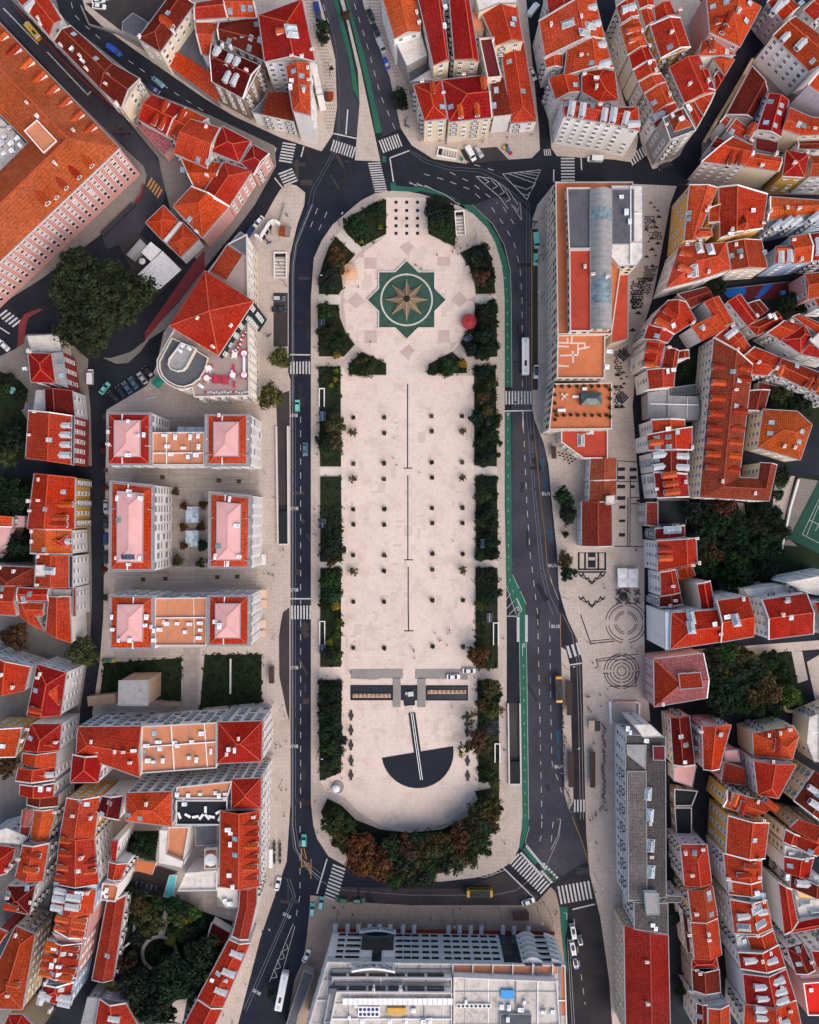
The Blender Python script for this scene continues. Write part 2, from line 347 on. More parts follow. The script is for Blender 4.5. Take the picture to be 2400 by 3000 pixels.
DATA=[
(0,0,'long pink hospital block with weathered orange roof and dormers, top left corner', 22, 'p', 'g a rise=5 -200,-19 1010,1245 -300,2490 -300,1735 235,1200 -200,765;f t z=4 par 210,1110 320,1015 490,1195 375,1300;f w z=-8 -150,830 225,1215 -150,1590', {'dorm': '40,310 150,420 260,530 365,640 470,750 575,855 680,970 785,1075 760,1385 655,1480 545,1570 465,1650 390,1700', 'chim': '320,985 470,1380 630,1110 240,880', 'ac': '50,1160 100,1215 150,1170 40,1300 90,1090 110,1280 20,1220 180,1235', 'cat': 'hospital'}),
(0,0,'narrow white house with orange tiles and grey dormers beside the yellow bus', 13, 'w', 'g r f=.45 400,-40 520,165 415,300 110,-40', {'dorm': '240,70', 'chim': '345,205 330,165'}),
(0,0,'long maroon roofed row house with inset terraces between two sloping roads, north part', 14, 'w', 'g d f=.42 600,217 948,530 838,743 455,345', {'sky': '620,290 805,495', 'chim': '520,390 680,480 735,590', 'ac': '700,520 610,420'}),
(0,0,'maroon roofed house with a big blank cream gable wall', 15, 'c', 'g d f=.5 952,533 1180,662 1026,912 843,747', {'sky': '905,640', 'chim': '900,720 985,880'}),
(0,0,'low red roofed house with four grey dormers below the cream gable wall', 9, 'w', 'g r f=.5 1285,795 1560,905 1400,1140 1165,1010;g r f=.55 1565,905 1760,1000 1520,1210 1405,1140', {'dorm': '1400,885 1545,955 1300,1030 1360,1065 1490,1130'}),
(0,0,'low pink metal roofed annex tapering along the roadside wall', 6, 'p', 'f q 1120,1025 1400,1145 1460,1235 1385,1310', {'win': 0}),
(0,0,'cream house with dark brown hipped roof and white skylights near the police yard', 15, 'c', 'h1 d 1445,-60 1160,325 1350,442 1640,35', {'dorm': '1430,205 1440,225', 'sky': '1415,110', 'chim': '1180,315 1460,270'}),
(0,0,'blue grey shed roof in the police yard with a red lean-to', 5, 'g', 'f k 1035,185 1120,110 1250,190 1165,325 1030,260', {'win': 0, 'cat': 'shed'}),
(0,0,'long low red tiled shed following the curved road', 5, 'g', 's r rise=1.5 1415,547 1840,860 1830,660 1465,430', {'win': 0, 'cat': 'shed'}),
(0,0,'grey corrugated metal roof behind the long low red shed', 6, 'g', 'f k 1500,380 1630,195 1705,440 1760,600 1480,450', {'win': 0, 'cat': 'shed'}),
(600,0,'red house between white party walls, beside the dark brown roof', 15, 'w', 'g r f=.45 -75,20 150,-15 190,150 -85,168', {}),
(600,0,'bright red gabled house between two white party walls and the dark dormered block', 13, 'w', 'g r -85,180 110,195 40,470 -25,460', {}),
(600,0,'red roofed house with four small skylights cut by the top edge', 15, 'w', 'g r 150,-60 400,-60 440,150 195,150', {'sky': '325,70 385,72 215,95'}),
(600,0,'dark stained red roof dotted with a dozen greenish skylights', 14, 'b', 'g d f=.6 120,190 450,145 495,510 120,335', {'sky': '245,205 300,205 255,300 315,300 360,200 390,320 200,220 375,405 205,345 435,205 465,335'}),
(600,0,'big red hipped house with a white glass ridge lantern and an open light well', 21, 'w', 'h0 r f=.4 820,-10 930,520 505,525 450,125;f w z=-9 895,535 950,535 1000,790 940,800', {'dorm': '630,270', 'sky': '725,240 735,290', 'chim': '735,480 820,480 905,430'}),
(600,0,'tall slim white corner block with a red hipped roof pointing to the crossroads', 22, 'w', 'h1 r 882,530 895,975 740,935 683,562', {'sky': '750,600 815,640 830,735', 'chim': '880,690 835,770 870,580', 'ac': '735,690 725,740'}),
(600,0,'maroon roofed house with low white front facing the curved road', 11, 'w', 's d rise=2 475,962 752,1022 710,800 545,800', {}),
(600,0,'dark grey block with steep dark roof, white dormers and a blank concrete side wall', 16, 'b', 'g d f=.42 58,372 470,550 322,832 60,688', {'dorm': '110,435 215,495 275,520 180,675 245,700', 'chim': '220,405 355,600 150,390'}),
(600,0,'little grey link house with flat roof beside the blank concrete wall', 9, 'w', 'f k 395,945 540,790 570,800 475,962', {'win': 0}),
(600,0,'red roofed house with overlapping hips at the bend of the curved road', 11, 'w', 'h r 150,1060 390,1185 290,1372 40,1270;g r -120,1000 130,1075 20,1420 -260,1290', {'sky': '-55,1345 25,1365', 'chim': '70,1240 15,1075 20,1480'}),
(600,0,'pink house with long red roof and balconies facing the west crossroads', 11, 'p', 'h0 r f=.5 402,1440 205,1740 -30,1640 165,1360;h0 r 405,1215 545,1292 412,1472 300,1370', {}),
(600,0,'small dark red tiled roof wedged behind the pink balconied house', 9, 'w', 'g r -200,1330 150,1370 90,1600 -60,1640', {'sky': '-185,1430'}),
(1200,0,'plain two tone red roof at the avenue corner beside grey weathered terraces', 17, 'w', 'g o -245,-60 -130,325 95,265 55,-60', {'chim': '60,110 80,200'}),
(1200,0,'grey weathered flat roofs of an abandoned looking low block with a dark light shaft', 13, 'g', 'f w -130,330 95,268 150,470 -20,560;f k z=-5 -20,562 152,472 190,575 0,690;f w z=-3 0,695 190,578 240,575 268,668', {'win': 0, 'chim': '105,690', 'ac': '40,310 75,300'}),
(1200,0,'pair of long parallel red roofs split by a narrow dark light well', 19, 'c', 'g r f=.85 60,-60 200,552 335,512 265,-60;g r f=.75 330,-60 375,502 587,522 495,-60', {'ac': '300,70 295,225'}),
(1200,0,'beige flat roofed house at the top edge between red roofs and parked white van', 18, 'c', 'f w 545,-60 908,-60 908,28 750,28 585,95', {'win': 0}),
(1200,0,'red gabled house with speckled roof and scattered small vents facing the van alley', 15, 'c', 'g r f=.55 600,96 725,385 958,347 905,30;f t z=-2 520,108 595,103 625,262 540,268', {'sky': '865,205 880,160'}),
(1200,0,'tall narrow slab with mossy dark red roof inside white parapets', 18, 'c', 'f m par 585,330 695,322 775,655 655,668', {'chim': '700,350'}),
(1200,0,'long red roofed wing with hipped end over a low arcade of shops on the alley', 8, 'w', 'h1 r f=.5 765,385 855,1040 1072,1022 965,352', {'sky': '840,520 955,768'}),
(1200,0,'narrow house with patchy maroon roof between cream balconied front and arcade', 13, 'w', 's d rise=2.5 710,978 862,963 785,690 680,705', {'sky': '730,760 712,888'}),
(1200,0,'cream balconied block with red roof and two big hipped gables facing the square', 16, 'c', 'h0 r f=.5 330,1030 695,990 640,632 272,672;h r z=.2 f=.5 125,1020 318,1000 270,672 30,712', {'dorm': '430,970 570,955 190,730 620,690', 'sky': '348,900 275,900', 'chim': '455,640 105,700 285,790'}),
(1200,0,'red roof house cut by the top edge beside the street with the white van', 15, 'w', 'g r 1145,-60 1172,122 1412,25 1400,-60', {}),
(1200,0,'red roofed house with rippled west slope, big square skylight and cloaked dormers', 15, 'w', 'g r f=.62 1088,178 1140,482 1645,325 1565,-15', {'dorm': '1545,70 1580,205', 'sky': '1335,200 1470,275 1520,220', 'chim': '1445,145 1190,215'}),
(1200,0,'red roofed house with striped lean-to and dark patio, skylights on its east slope', 15, 'w', 'g r f=.6 1330,392 1300,640 1722,577 1645,332;g r z=-2 1132,492 1150,580 1292,570 1290,458;f q z=-1 1345,482 1440,462 1440,632 1355,632', {'dorm': '1625,385 1660,540', 'sky': '1430,366 1520,450 1535,530 1600,436', 'chim': '1445,470'}),
(1200,0,'red hipped house with a round roof opening and satellite dish behind the white corner block', 16, 'w', 'h r f=.5 1450,605 1450,775 1600,862 1760,845 1730,600 1640,580;g r z=-1 1170,662 1230,842 1440,772 1420,640', {'chim': '1570,740 1470,630', 'sky': '1395,715', 'ac': '1570,665'}),
(1200,0,'white rounded corner block with rows of dark windows and shell shaped zinc dormers', 21, 'w', 'h r f=.55 1300,980 1725,1050 1938,1103 1928,900 1725,905 1287,832', {'dorm': '1355,955 1448,965 1632,1003 1705,1012 1810,1030 1910,1050', 'sky': '1540,895 1325,875', 'chim': '1600,890'}),
(1800,0,'slim red roofed row house with a white dormer at the top edge', 15, 'c', 'g r 15,55 60,200 207,130 165,-20', {'dorm': '85,90'}),
(1800,0,'red row house with two little brick dormers beside the yellow house', 15, 'c', 'g r f=.6 45,222 108,465 280,382 205,150', {'dorm': '125,262 145,340', 'chim': '225,275'}),
(1800,0,'short red row house just south of the twin dormer roof', 14.5, 'c', 'g r f=.6 122,472 150,588 335,500 283,396', {'chim': '290,400'}),
(1800,0,'red row house with white parapets and a grey roof tank', 14.5, 'c', 'g r f=.6 157,592 192,682 378,602 343,508', {'ac': '292,535', 'chim': '345,600'}),
(1800,0,'red row house with orange hip tiles, second north of the glass roofed corner', 14, 'c', 'g r f=.5 202,692 238,782 442,690 392,618', {}),
(1800,0,'weathered red row house with sunken white roof terraces', 14, 'c', 'g r f=.6 252,790 332,952 502,852 435,692', {'sky': '335,865', 'chim': '460,805'}),
(1800,0,'low red row house in front of the glass roofed corner block', 13, 'w', 'g r 295,980 350,1082 540,912 512,862', {'dorm': '345,1000'}),
(1800,0,'grey white corner block with dark green terrace and a rusty glazed pyramid roof', 20, 'g', 'f k par 400,1000 580,908 686,1106 465,1190;p b z=.3 rise=3.5 450,985 570,922 652,1062 505,1108', {'ac': '485,980 560,1010', 'chim': '430,1060'}),
(1800,0,'detached yellow ochre house with plain red gabled roof', 14, 'y', 'g r f=.58 300,215 390,492 642,397 555,150', {'sky': '468,397', 'chim': '545,100 478,280'}),
(1800,0,'pair of dark red roofs with a white L shaped terrace at the top edge', 13, 'w', 'g r 215,82 262,232 345,180 312,75;g r 330,70 352,182 522,130 470,10', {}),
(1800,0,'red roofed house with a cream gable cut off by the top edge', 14, 'c', 'g r 170,-60 215,75 335,50 335,-60', {}),
(1800,0,'big pink house with bright red hipped roof, long grey dormers and skylights', 18, 'p', 'h1 r f=.45 1240,60 1060,395 803,272 770,-60', {'dorm': '950,200 915,260 880,180', 'sky': '1045,85 1110,175 945,20 1140,25 832,55', 'chim': '1045,100'}),
(1800,0,'red roofed house with small hipped bays just below the big pink house', 13, 'w', 'h r 742,340 705,472 1022,462 905,345;h r z=-1 830,500 930,642 1015,500 900,470', {'dorm': '825,410', 'sky': '950,430 840,370'}),
(1800,0,'large red roof with cream parapets and a chimney, below the yellow house', 14, 'c', 'g r f=.55 460,570 590,866 852,770 712,463;g r z=.2 680,610 735,760 850,760 790,580', {'chim': '630,715 785,690', 'sky': '735,570'}),
(1800,0,'red house with orange ridges tapering to the dark diagonal street', 12, 'w', 'g r 660,832 750,978 848,780 735,790;g r z=-1 840,640 850,770 930,640 870,600', {}),
(1800,0,'dark red low roof behind the glass roofed corner, edging the diagonal street', 11, 'w', 'g r 600,872 690,1085 745,985 662,842', {'ac': '630,930 615,915'}),
(1800,0,'large maroon warehouse roof behind a stone wall on the diagonal street', 8, 'c', 'g d f=.68 rise=2 1160,555 940,968 1168,1002 1292,768', {'win': 0, 'cat': 'warehouse'}),
(1800,0,'tall house with rusty orange roof and huge blank white side walls', 17, 'w', 'g b f=.5 1335,300 1640,605 1960,455 1527,135', {'dorm': '1420,335 1545,400', 'sky': '1520,258 1670,515'}),
(1800,0,'lavender white block with small dark windows on the right edge', 19, 'v', 'g r 1632,715 1960,945 2080,770 1760,560', {}),
(1800,0,'red roofed house with tall narrow dormers near the top right corner', 15, 'g', 'g r 1285,20 1425,182 1560,60 1420,-90', {'dorm': '1390,60 1345,100', 'sky': '1575,25', 'chim': '1450,-10'}),
(1800,0,'white fronted house with small red roof at the top right corner', 15, 'w', 'g r 1590,90 1685,182 1850,60 1725,-20', {}),
(1800,0,'red roofed house with skylights and a curved white parapet below the maroon warehouse', 13, 'w', 'g r f=.5 1302,785 1200,1095 1405,1158 1472,850', {'sky': '1405,888 1388,950 1278,1032 1352,1056 1313,857'}),
(1800,0,'cream house with long red roof and twin skylights below the lavender block', 14, 'c', 'g r f=.35 1418,1090 1570,1142 1850,1130 1850,1000 1660,985 1478,905', {'sky': '1556,1047 1596,1060', 'chim': '1680,1090'}),
(1800,0,'orange red roof with white rounded gables beside the diagonal street', 13, 'w', 'g r 945,1105 1130,1195 1180,1110 1025,1000', {'dorm': '1125,1135', 'chim': '1150,1190', 'sky': '990,1110'}),
(1800,0,'lavender corner block with red roof and a white framed hipped bay', 16, 'v', 'g r f=.55 735,1362 1098,1410 1168,1225 1000,1150;h r z=.6 958,1375 1090,1400 1150,1300 1000,1230', {'dorm': '1050,1370 975,1365', 'ac': '1155,1300'}),
(1800,0,'pair of tiny red roofs on the street side of the lavender corner block', 11, 'w', 'g r 800,1240 885,1248 945,1190 865,1150;g r z=1 890,1030 940,1075 985,1000 940,975', {}),
(1800,0,'cream block with red roof, long awnings and balconies facing the side street', 15, 'c', 'g r f=.55 1100,1402 1382,1445 1412,1325 1125,1280', {'chim': '1235,1400 1360,1300'}),
(1800,0,'ochre yellow house with red pyramid roof and a yellow chimney', 16, 'y', 'p r 1450,1263 1640,1300 1605,1492 1418,1482', {'chim': '1615,1290 1510,1380'}),
(1800,0,'white and blue fronted house with brown weathered roof at the right edge', 15, 'w', 'g b 1645,1490 1850,1490 1850,1310 1655,1310', {}),
(1800,0,'square maroon roof over the dark back yard', 9, 'w', 'f m 1190,1160 1380,1192 1370,1300 1190,1262', {'win': 0}),
(1800,0,'low dull red roofs at the right edge behind the ochre house', 10, 'w', 'g d 1545,1255 1850,1260 1850,1175 1545,1190', {}),
(0,600,'orange red hipped end house between the pink balconied house and the diagonal black gap', 11, 'p', 'h1 r f=.5 1930,14 1705,279 1455,14 1612,-155', {'sky': '1600,120', 'chim': '1660,230'}),
(0,600,'pair of small red hipped roofs divided by a white party wall above the white pergola', 8, 'w', 'h r 1378,0 1512,140 1370,305 1225,150;h r 1545,150 1682,288 1520,445 1405,325;f w z=.8 1512,140 1545,150 1405,325 1370,305', {}),
(0,600,'hotel with red pyramid tower and rounded terrace wings by the west road', 20, 'c', 'f T par 1760,560 1930,330 2085,250 2105,1612 1640,1622 1620,1545 1550,1560 1480,1548 1410,1510 1355,1455 1328,1390 1325,1310 1465,1060;f b z=.8 1765,560 1915,335 2050,420 1905,640;f k z=.5 1935,330 2025,230 2075,262 2078,440;f k z=.6 par 1600,1190 1760,1290 1735,1390 1690,1465 1625,1515 1555,1538 1490,1528 1420,1492 1370,1440 1347,1380 1345,1320 1450,1120;f z z=2.2 par 1530,1160 1660,1210 1575,1370 1545,1400 1490,1408 1440,1390 1418,1350 1425,1300;p r z=6.5 rise=3.2 wall=e 1728,553 2140,812 1840,1272 1424,1020', {'ac': '1545,1190 1520,1230 1700,1530 1600,1215', 'chim': '1670,960 1950,1020 1800,1200', 'cat': 'hotel'}),
(0,600,'orange hipped house with zinc mansard and red facade beside the white van', 12.5, 'R', 'h r f=.45 435,1250 470,1505 260,1495 235,1245;f z z=-1 530,1245 572,1540 472,1506 437,1250', {'ac': '220,1385', 'chim': '250,1235', 'sky': '505,1325 515,1440'}),
(0,600,'stone terrace building with flat beige roof beneath the giant tree', 9, 'c', 'f w 228,1105 500,1090 522,1238 262,1240', {'win': 0}),
(0,600,'dark rust roofed house with white front, just south of the zinc mansard house', 12, 'w', 'g d f=.6 612,1565 635,1790 385,1780 375,1550;f w z=-5 305,1560 375,1560 385,1780 270,1780', {}),
(0,600,'grey corrugated shed beside the big round parasol', 4, 'g', 'f z 1070,420 1182,290 1232,342 1112,457', {'win': 0, 'cat': 'shed'}),
(1200,600,'long cream shopping block with orange roof terraces and a grey barrel vault', 21, 'c', 'f o par 1226,-188 1880,-188 1700,1095 1243,1095;f k z=4 par 1322,-140 1525,-140 1525,376 1340,376;f S z=4 par 1342,380 1525,380 1528,1068 1348,1068;v z z=5 1525,-130 1530,1045 1702,1045 1700,-130;f w z=2.6 1702,-160 1965,-160 1965,440 1920,510 1765,520 1702,440;f k z=3.2 1705,-130 1890,-130 1890,300 1850,330 1705,330;f S z=-9 1702,560 1840,560 1838,1130 1702,1165;f o par 1243,1100 1645,1095 1640,1465 1238,1465;f o z=-4 par 1212,1508 1702,1500 1702,1890 1170,1895', {'ac': '1470,1555 1680,1240 1660,1370 1850,150 1820,70 1780,-60', 'chim': '1540,590 1470,530 1660,610', 'cat': 'shopping centre'}),
(1800,600,'yellow corner house with narrow red roofs above the triangle patterned pavement', 19, 'y', 'g r f=.6 632,-168 586,302 690,300 870,-145;h r z=.3 680,190 670,282 828,262 818,200', {'chim': '770,60 790,30', 'sky': '620,120 625,70'}),
(1800,600,'yellow trimmed house with wide red roof and a tall pointed roof turret', 18, 'y', 'g r f=.3 880,-150 890,282 1250,200 1290,-90;g r z=-1 800,25 795,150 925,160 960,-10;p r z=2 rise=4 1090,75 1125,215 1090,235 1012,195', {'ac': '975,250 1165,50', 'chim': '985,215 1250,160'}),
(1800,600,'sky blue fronted house with wide bright orange roof and grey zinc eaves', 17, 'B', 'g o f=.5 1290,135 1725,75 2000,40 2000,-60 1725,-40 1312,-70;f z z=-.6 1285,215 1725,118 2000,70 2000,42 1725,77 1290,137', {'dorm': '1345,195 1415,180 1490,165 1655,130', 'sky': '1375,130', 'chim': '1450,30 1550,35 1305,60'}),
(1800,600,'large red hipped house with a big square skylight at the tip of the patterned pavement', 15, 'w', 'h r f=.5 545,348 742,330 940,316 985,542 690,640 430,706', {'sky': '675,555 810,380 715,365', 'dorm': '565,535 580,410', 'chim': '625,605 785,570'}),
(1800,600,'old house with speckled rusty red roof and white roof boxes', 14, 'c', 'g b f=.4 948,318 985,548 1292,530 1240,296', {'sky': '985,430 1060,390 1265,400', 'chim': '1060,440 1020,340'}),
(1800,600,'blue house with orange mansard and two grey dormers above the sunken court', 15, 'B', 'g o f=.8 1350,502 1510,500 1512,345 1362,350;g r z=.2 1512,498 1660,482 1640,240 1475,270', {'dorm': '1397,470 1472,465', 'chim': '1505,300 1565,465'}),
(1800,600,'blue and lavender house with red roof at the right edge above the sunken court', 15, 'v', 'g r 1665,472 1850,462 1850,225 1645,240', {'dorm': '1710,310 1715,400'}),
(1800,600,'house with pink blank gable and dull red roof beside the sunken court', 13, 'p', 'g b f=.5 1628,800 1850,755 1850,560 1605,578', {}),
(1800,600,'white house half hidden by trees on the right edge below the pink gable', 12, 'w', 'g b 1668,775 1722,872 1850,880 1850,755', {}),
(1800,600,'red roofed house with raised white party wall and a round white roof', 13, 'w', 'g r f=.5 1285,1078 1400,1145 1600,1010 1430,975;h r z=.5 1395,1142 1570,1258 1660,1105 1600,1010;g r 1575,1260 1850,1320 1850,1180 1665,1110;g r 1500,940 1700,1080 1850,1050 1560,920;f w z=2 1650,1150 1725,1075 1850,1080 1850,1215 1720,1210', {'chim': '1485,985 1650,1140'}),
(1800,600,'red gabled house with long white side wall facing the curved cluster', 14, 'w', 'g r f=.55 950,818 1115,1022 1212,955 1062,752;g d z=-2 1120,832 1205,950 1300,885 1225,800', {'chim': '1190,940'}),
(1800,600,'weathered orange brown roof with white rooftop clutter behind the red gabled house', 12, 'c', 'h0 b f=.5 1200,1108 1418,1000 1370,900 1115,1022', {'ac': '1330,930 1300,945 1350,950'}),
(1800,600,'red roofed house with a dish and inner white patio in the curved cluster', 14, 'w', 'g r f=.5 752,822 890,1045 1010,990 880,768;g r z=.2 648,1028 728,1152 985,1020 890,915;g r z=-.5 850,1110 980,1190 1085,1100 1000,990', {'chim': '740,1050 985,1025', 'sky': '740,1030', 'dorm': '1000,1070'}),
(1800,600,'curving row of red roofs with hipped bays at the bend of the patterned pavement', 15, 'w', 'g r f=.5 450,805 362,900 293,1012 505,1092 692,975 600,820', {'dorm': '440,900 370,985', 'sky': '497,1015', 'chim': '415,1050 655,1000'}),
(1800,600,'red roofed house with a large dark skylight at the pavement bend', 15, 'w', 'g r 285,1010 243,1132 450,1165 500,1095', {'sky': '360,1105'}),
(1800,600,'bright red house with two cross gables north of the white awning', 16, 'w', 'g r f=.65 268,1150 232,1372 385,1368 425,1175', {'dorm': '285,1220 275,1345', 'chim': '455,1205'}),
(1800,600,'brown orange patched roof with white parapets behind the cross gabled house', 14, 'w', 'g b f=.7 430,1195 398,1370 520,1380 545,1230;g b z=.1 545,1232 535,1300 632,1292 628,1222', {}),
(1800,600,'orange red house with rooftop tank box beside the white awning', 16, 'w', 'g o f=.5 272,1388 290,1552 502,1532 512,1385', {'ac': '445,1405 490,1395'}),
(1800,600,'weathered brown ruin roof with broken tiles and antennas behind the curving row', 11, 'g', 'g n f=.5 640,872 830,782 770,690 530,752', {}),
(1800,600,'small house wing with red roof below the curved cluster', 12, 'w', 'g r 985,1190 1045,1290 1150,1200 1085,1105', {'chim': '1030,1220'}),
(1800,600,'long monastery roof in weathered brown red tiles with brick dormers both sides', 15, 'c', 'g n f=.52 835,1118 715,2465 1305,2497 1370,2190 1228,2170 1210,2303 1055,2295 1165,1345', {'dorm': '850,1365 845,1500 838,1630 825,1760 815,1880 810,1990 800,2100 795,2215 1120,1380 1118,1475 1080,1745 1060,1890 1040,2005 1035,2120 1025,2235', 'sky': '1050,1480 1025,1695 1000,1405', 'chim': '1020,1560 900,2330 1180,2430', 'cat': 'monastery'}),
(1800,600,'red roofed house with dark red edge trim at the head of the monastery roof', 13, 'w', 'g r f=.45 1042,1305 1165,1430 1290,1440 1415,1292 1295,1240 1180,1195', {'chim': '1210,1330 1070,1290'}),
(1800,600,'long orange roofed row with green dormers and white wall above the monastery garden', 14, 'w', 'g b f=.45 1350,1420 1725,1610 1850,1675 1850,1465 1725,1410 1412,1290', {'dorm': '1380,1425 1625,1520 1690,1545', 'sky': '1538,1358', 'chim': '1360,1380'}),
(1800,600,'small dark red shed roofs in the monastery garden', 5, 'w', 'f m 1215,1490 1382,1530 1345,1590 1212,1552;f u 1392,1540 1462,1570 1442,1610 1372,1582', {'win': 0, 'cat': 'shed'}),
(1800,600,'grey flat concrete roofs around the dark courtyard west of the monastery', 9, 'g', 'f z 282,1585 460,1555 465,1610 700,1615 720,1725 700,1810 290,1800;f k z=-2 478,1542 695,1512 695,1592 478,1598', {'win': 0}),
(0,1200,'long crimson fronted house with orange roof and four arched zinc dormers', 14, 'R', 'g o f=.42 605,52 600,462 215,402 242,8;f e z=-.4 628,55 622,470 602,464 607,52', {'dorm': '575,135 575,215 575,297 573,385', 'sky': '412,255', 'chim': '255,215 300,20'}),
(0,1200,'yellow fronted house with red roof and a wide hipped attic bay', 14, 'y', 'g r f=.55 635,573 628,1005 228,1000 288,538', {'dorm': '590,800 545,910 545,970', 'sky': '530,693 382,840', 'chim': '335,590 245,770 330,765 262,852'}),
(0,1200,'cream fronted house with orange roof and a large white dormer, south of the yellow front', 14, 'w', 'g o f=.55 605,1015 610,1217 255,1210 265,1003;h r z=1.2 rise=1.5 565,1060 565,1160 330,1110 480,1080', {'sky': '375,1180', 'chim': '275,1110 275,1025', 'dorm': '575,1110'}),
(0,1200,'white house with flower balconies and a dark glazed strip along its orange roof', 15, 'w', 'g o f=.45 582,1232 582,1500 292,1480 308,1220;f e z=.1 612,1232 612,1500 584,1500 584,1232;f w z=1.5 300,1310 390,1310 385,1405 297,1403', {'chim': '330,1235 320,1475', 'sky': '425,1358'}),
(0,1200,'brown red hipped house at the left edge behind the balcony house', 12, 'w', 'h0 n f=.5 295,1328 290,1480 -100,1468 -100,1310', {'chim': '125,1360 10,1330'}),
(0,1200,'pink house at the left edge with a small red roof among garden trees', 11, 'p', 'g r 105,905 102,990 -120,975 -120,885;f p z=-3 112,895 210,900 205,990 108,992;f p z=-1 -100,978 100,1000 60,1120 -100,1270', {}),
(0,1200,'white house with stepped red roofs around a tiled roof patio', 14, 'w', 'g r f=.5 152,1497 412,1507 410,1612 150,1612;g r z=-.5 240,1622 370,1628 365,1740 240,1740;g r z=-.8 235,1622 375,1860 165,1735 150,1622;f w z=-3 440,1510 605,1515 600,1568 440,1565', {'sky': '250,1555 197,1590', 'chim': '425,1520'}),
(0,1200,'plain orange roofed house at the left edge beside the stepped red roofs', 13, 'w', 'g o -100,1480 135,1490 137,1740 -100,1720', {'sky': '15,1510', 'chim': '25,1570'}),
(0,1200,'long orange red roofed house with a ribbed white frontage strip by the lane', 14, 'w', 'g r f=.5 588,1572 605,1965 385,1865 412,1572;f r z=-1 618,1497 640,1497 640,1740 615,1740', {}),
(0,1200,'northern housing block with two pink topped hipped pavilions and orange terrace between', 21, 'w', 'f z 900,28 1282,28 1282,467 900,467;h r z=.15 rise=1.8 915,38 1258,40 1258,458 912,458;h P z=1.45 rise=1.15 962,92 1180,92 1180,396 962,396;f z 1728,42 2110,42 2108,475 1728,475;h r z=.15 rise=1.8 1753,50 2077,50 2075,455 1753,455;h P z=1.45 rise=1.15 1800,105 2010,105 2010,392 1800,392;f t z=-1.5 par 1284,192 1726,190 1726,470 1284,470', {'ac': '1085,100 1218,215 1085,385 1395,220 1485,235 1610,235 1675,225 1415,312 1550,325 1680,315 1445,378 1590,400 1655,385', 'chim': '920,190 920,292 1165,215 1850,50', 'cat': 'housing block', 'nsplit': 1}),
(0,1200,'central housing block, west pavilion with pink topped roof and dark solar panel', 21, 'w', 'f z 927,600 1302,636 1300,1360 918,1360;h r z=.15 rise=1.8 945,618 1280,653 1275,1347 935,1345;h P z=1.45 rise=1.15 987,686 1206,706 1200,1285 985,1285', {'ac': '1092,690 1097,722 993,747 1190,747 985,1250 1183,1250 1090,1303', 'sky': '1000,932 1080,1240', 'cat': 'housing block'}),
(600,1200,'central housing block, east pavilion with pink topped roof facing the ramp', 21, 'w', 'f z 35,690 400,725 388,1340 30,1333;h r z=.15 rise=1.8 52,712 372,742 362,1325 48,1322;h P z=1.45 rise=1.15 102,776 304,796 300,1266 98,1266', {'ac': '215,755 273,977 92,1238 293,1237 197,1298', 'sky': '115,1150', 'cat': 'housing block'}),
(1200,1200,'low cream podium with dark red flat roof and two glass pyramids near the chapel', 9, 'c', 'f S par 1275,85 1668,85 1668,412 1460,412 1275,275', {'win': 1, 'sky': '1517,155 1443,257', 'cat': 'podium'}),
(1200,1200,'old brown tiled chapel with white walls and a bell gable on the east pavement', 8, 'w', 'g n rise=2 1525,405 1510,600 1745,595 1745,412;g n z=.2 rise=1.8 1515,602 1508,785 1745,770 1745,600;g n z=-.3 rise=2.2 1448,772 1448,1152 1708,1152 1704,790;f w z=4 1658,728 1730,722 1732,800 1655,795', {'cat': 'chapel'}),
(1800,1200,"red house with stepped back roofs just west of the monastery's cream wall", 16, 'w', 'g r f=.5 310,85 322,202 598,150 592,85', {'ac': '450,165'}),
(1800,1200,'red house with long brick dormer and four little skylights on the patterned pavement', 16, 'w', 'g r f=.56 275,212 285,345 655,340 655,145', {'dorm': '320,280', 'sky': '358,240 455,230 365,318 460,310 530,190', 'chim': '650,320'}),
(1800,1200,'dark red house with long zinc dormers on both roof slopes', 16, 'w', 'g d f=.46 312,362 332,525 612,540 622,345', {'dorm': '345,385 350,485 595,395 595,490', 'sky': '355,425'}),
(1800,1200,'red house with two zinc dormers next to a brick chimney, north of the roofless ruin', 16, 'w', 'g r f=.5 332,530 360,745 632,735 612,545', {'dorm': '425,555 440,628 445,698', 'chim': '350,670 590,610'}),
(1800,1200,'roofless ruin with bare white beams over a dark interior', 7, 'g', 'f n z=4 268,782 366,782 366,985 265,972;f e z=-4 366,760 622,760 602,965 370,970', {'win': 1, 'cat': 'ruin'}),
(1800,1200,'narrow red roof with a large glazed skylight south of the roofless ruin', 12, 'G', 'g r f=.4 343,1002 343,1095 596,1072 592,975', {'sky': '460,1015 515,1012'}),
(1800,1200,'tall white house with two gabled dormers and bright orange east slope beside the gardens', 17, 'w', 'g r f=.68 358,1105 363,1358 700,1280 690,1080', {'dorm': '395,1180 395,1250', 'chim': '690,1085 705,1290'}),
(1800,1200,'white fronted house with red gabled roof, north of the tall cream apartment house', 15, 'w', 'g r f=.65 385,1370 390,1572 557,1540 512,1345;g r z=-3 530,1350 545,1432 682,1395 655,1312', {'chim': '485,1485 655,1310'}),
(1800,1200,'white house with dark maroon roof tucked below the small chimney house', 14, 'w', 'g d f=.5 380,1582 378,1665 576,1640 552,1545', {'chim': '505,1605 460,1650'}),
(1800,1200,'tall cream apartment house with narrow red roof above the inner courtyard', 20, 'c', 'g r f=.45 rise=1 695,1467 735,1685 848,1670 808,1443', {}),
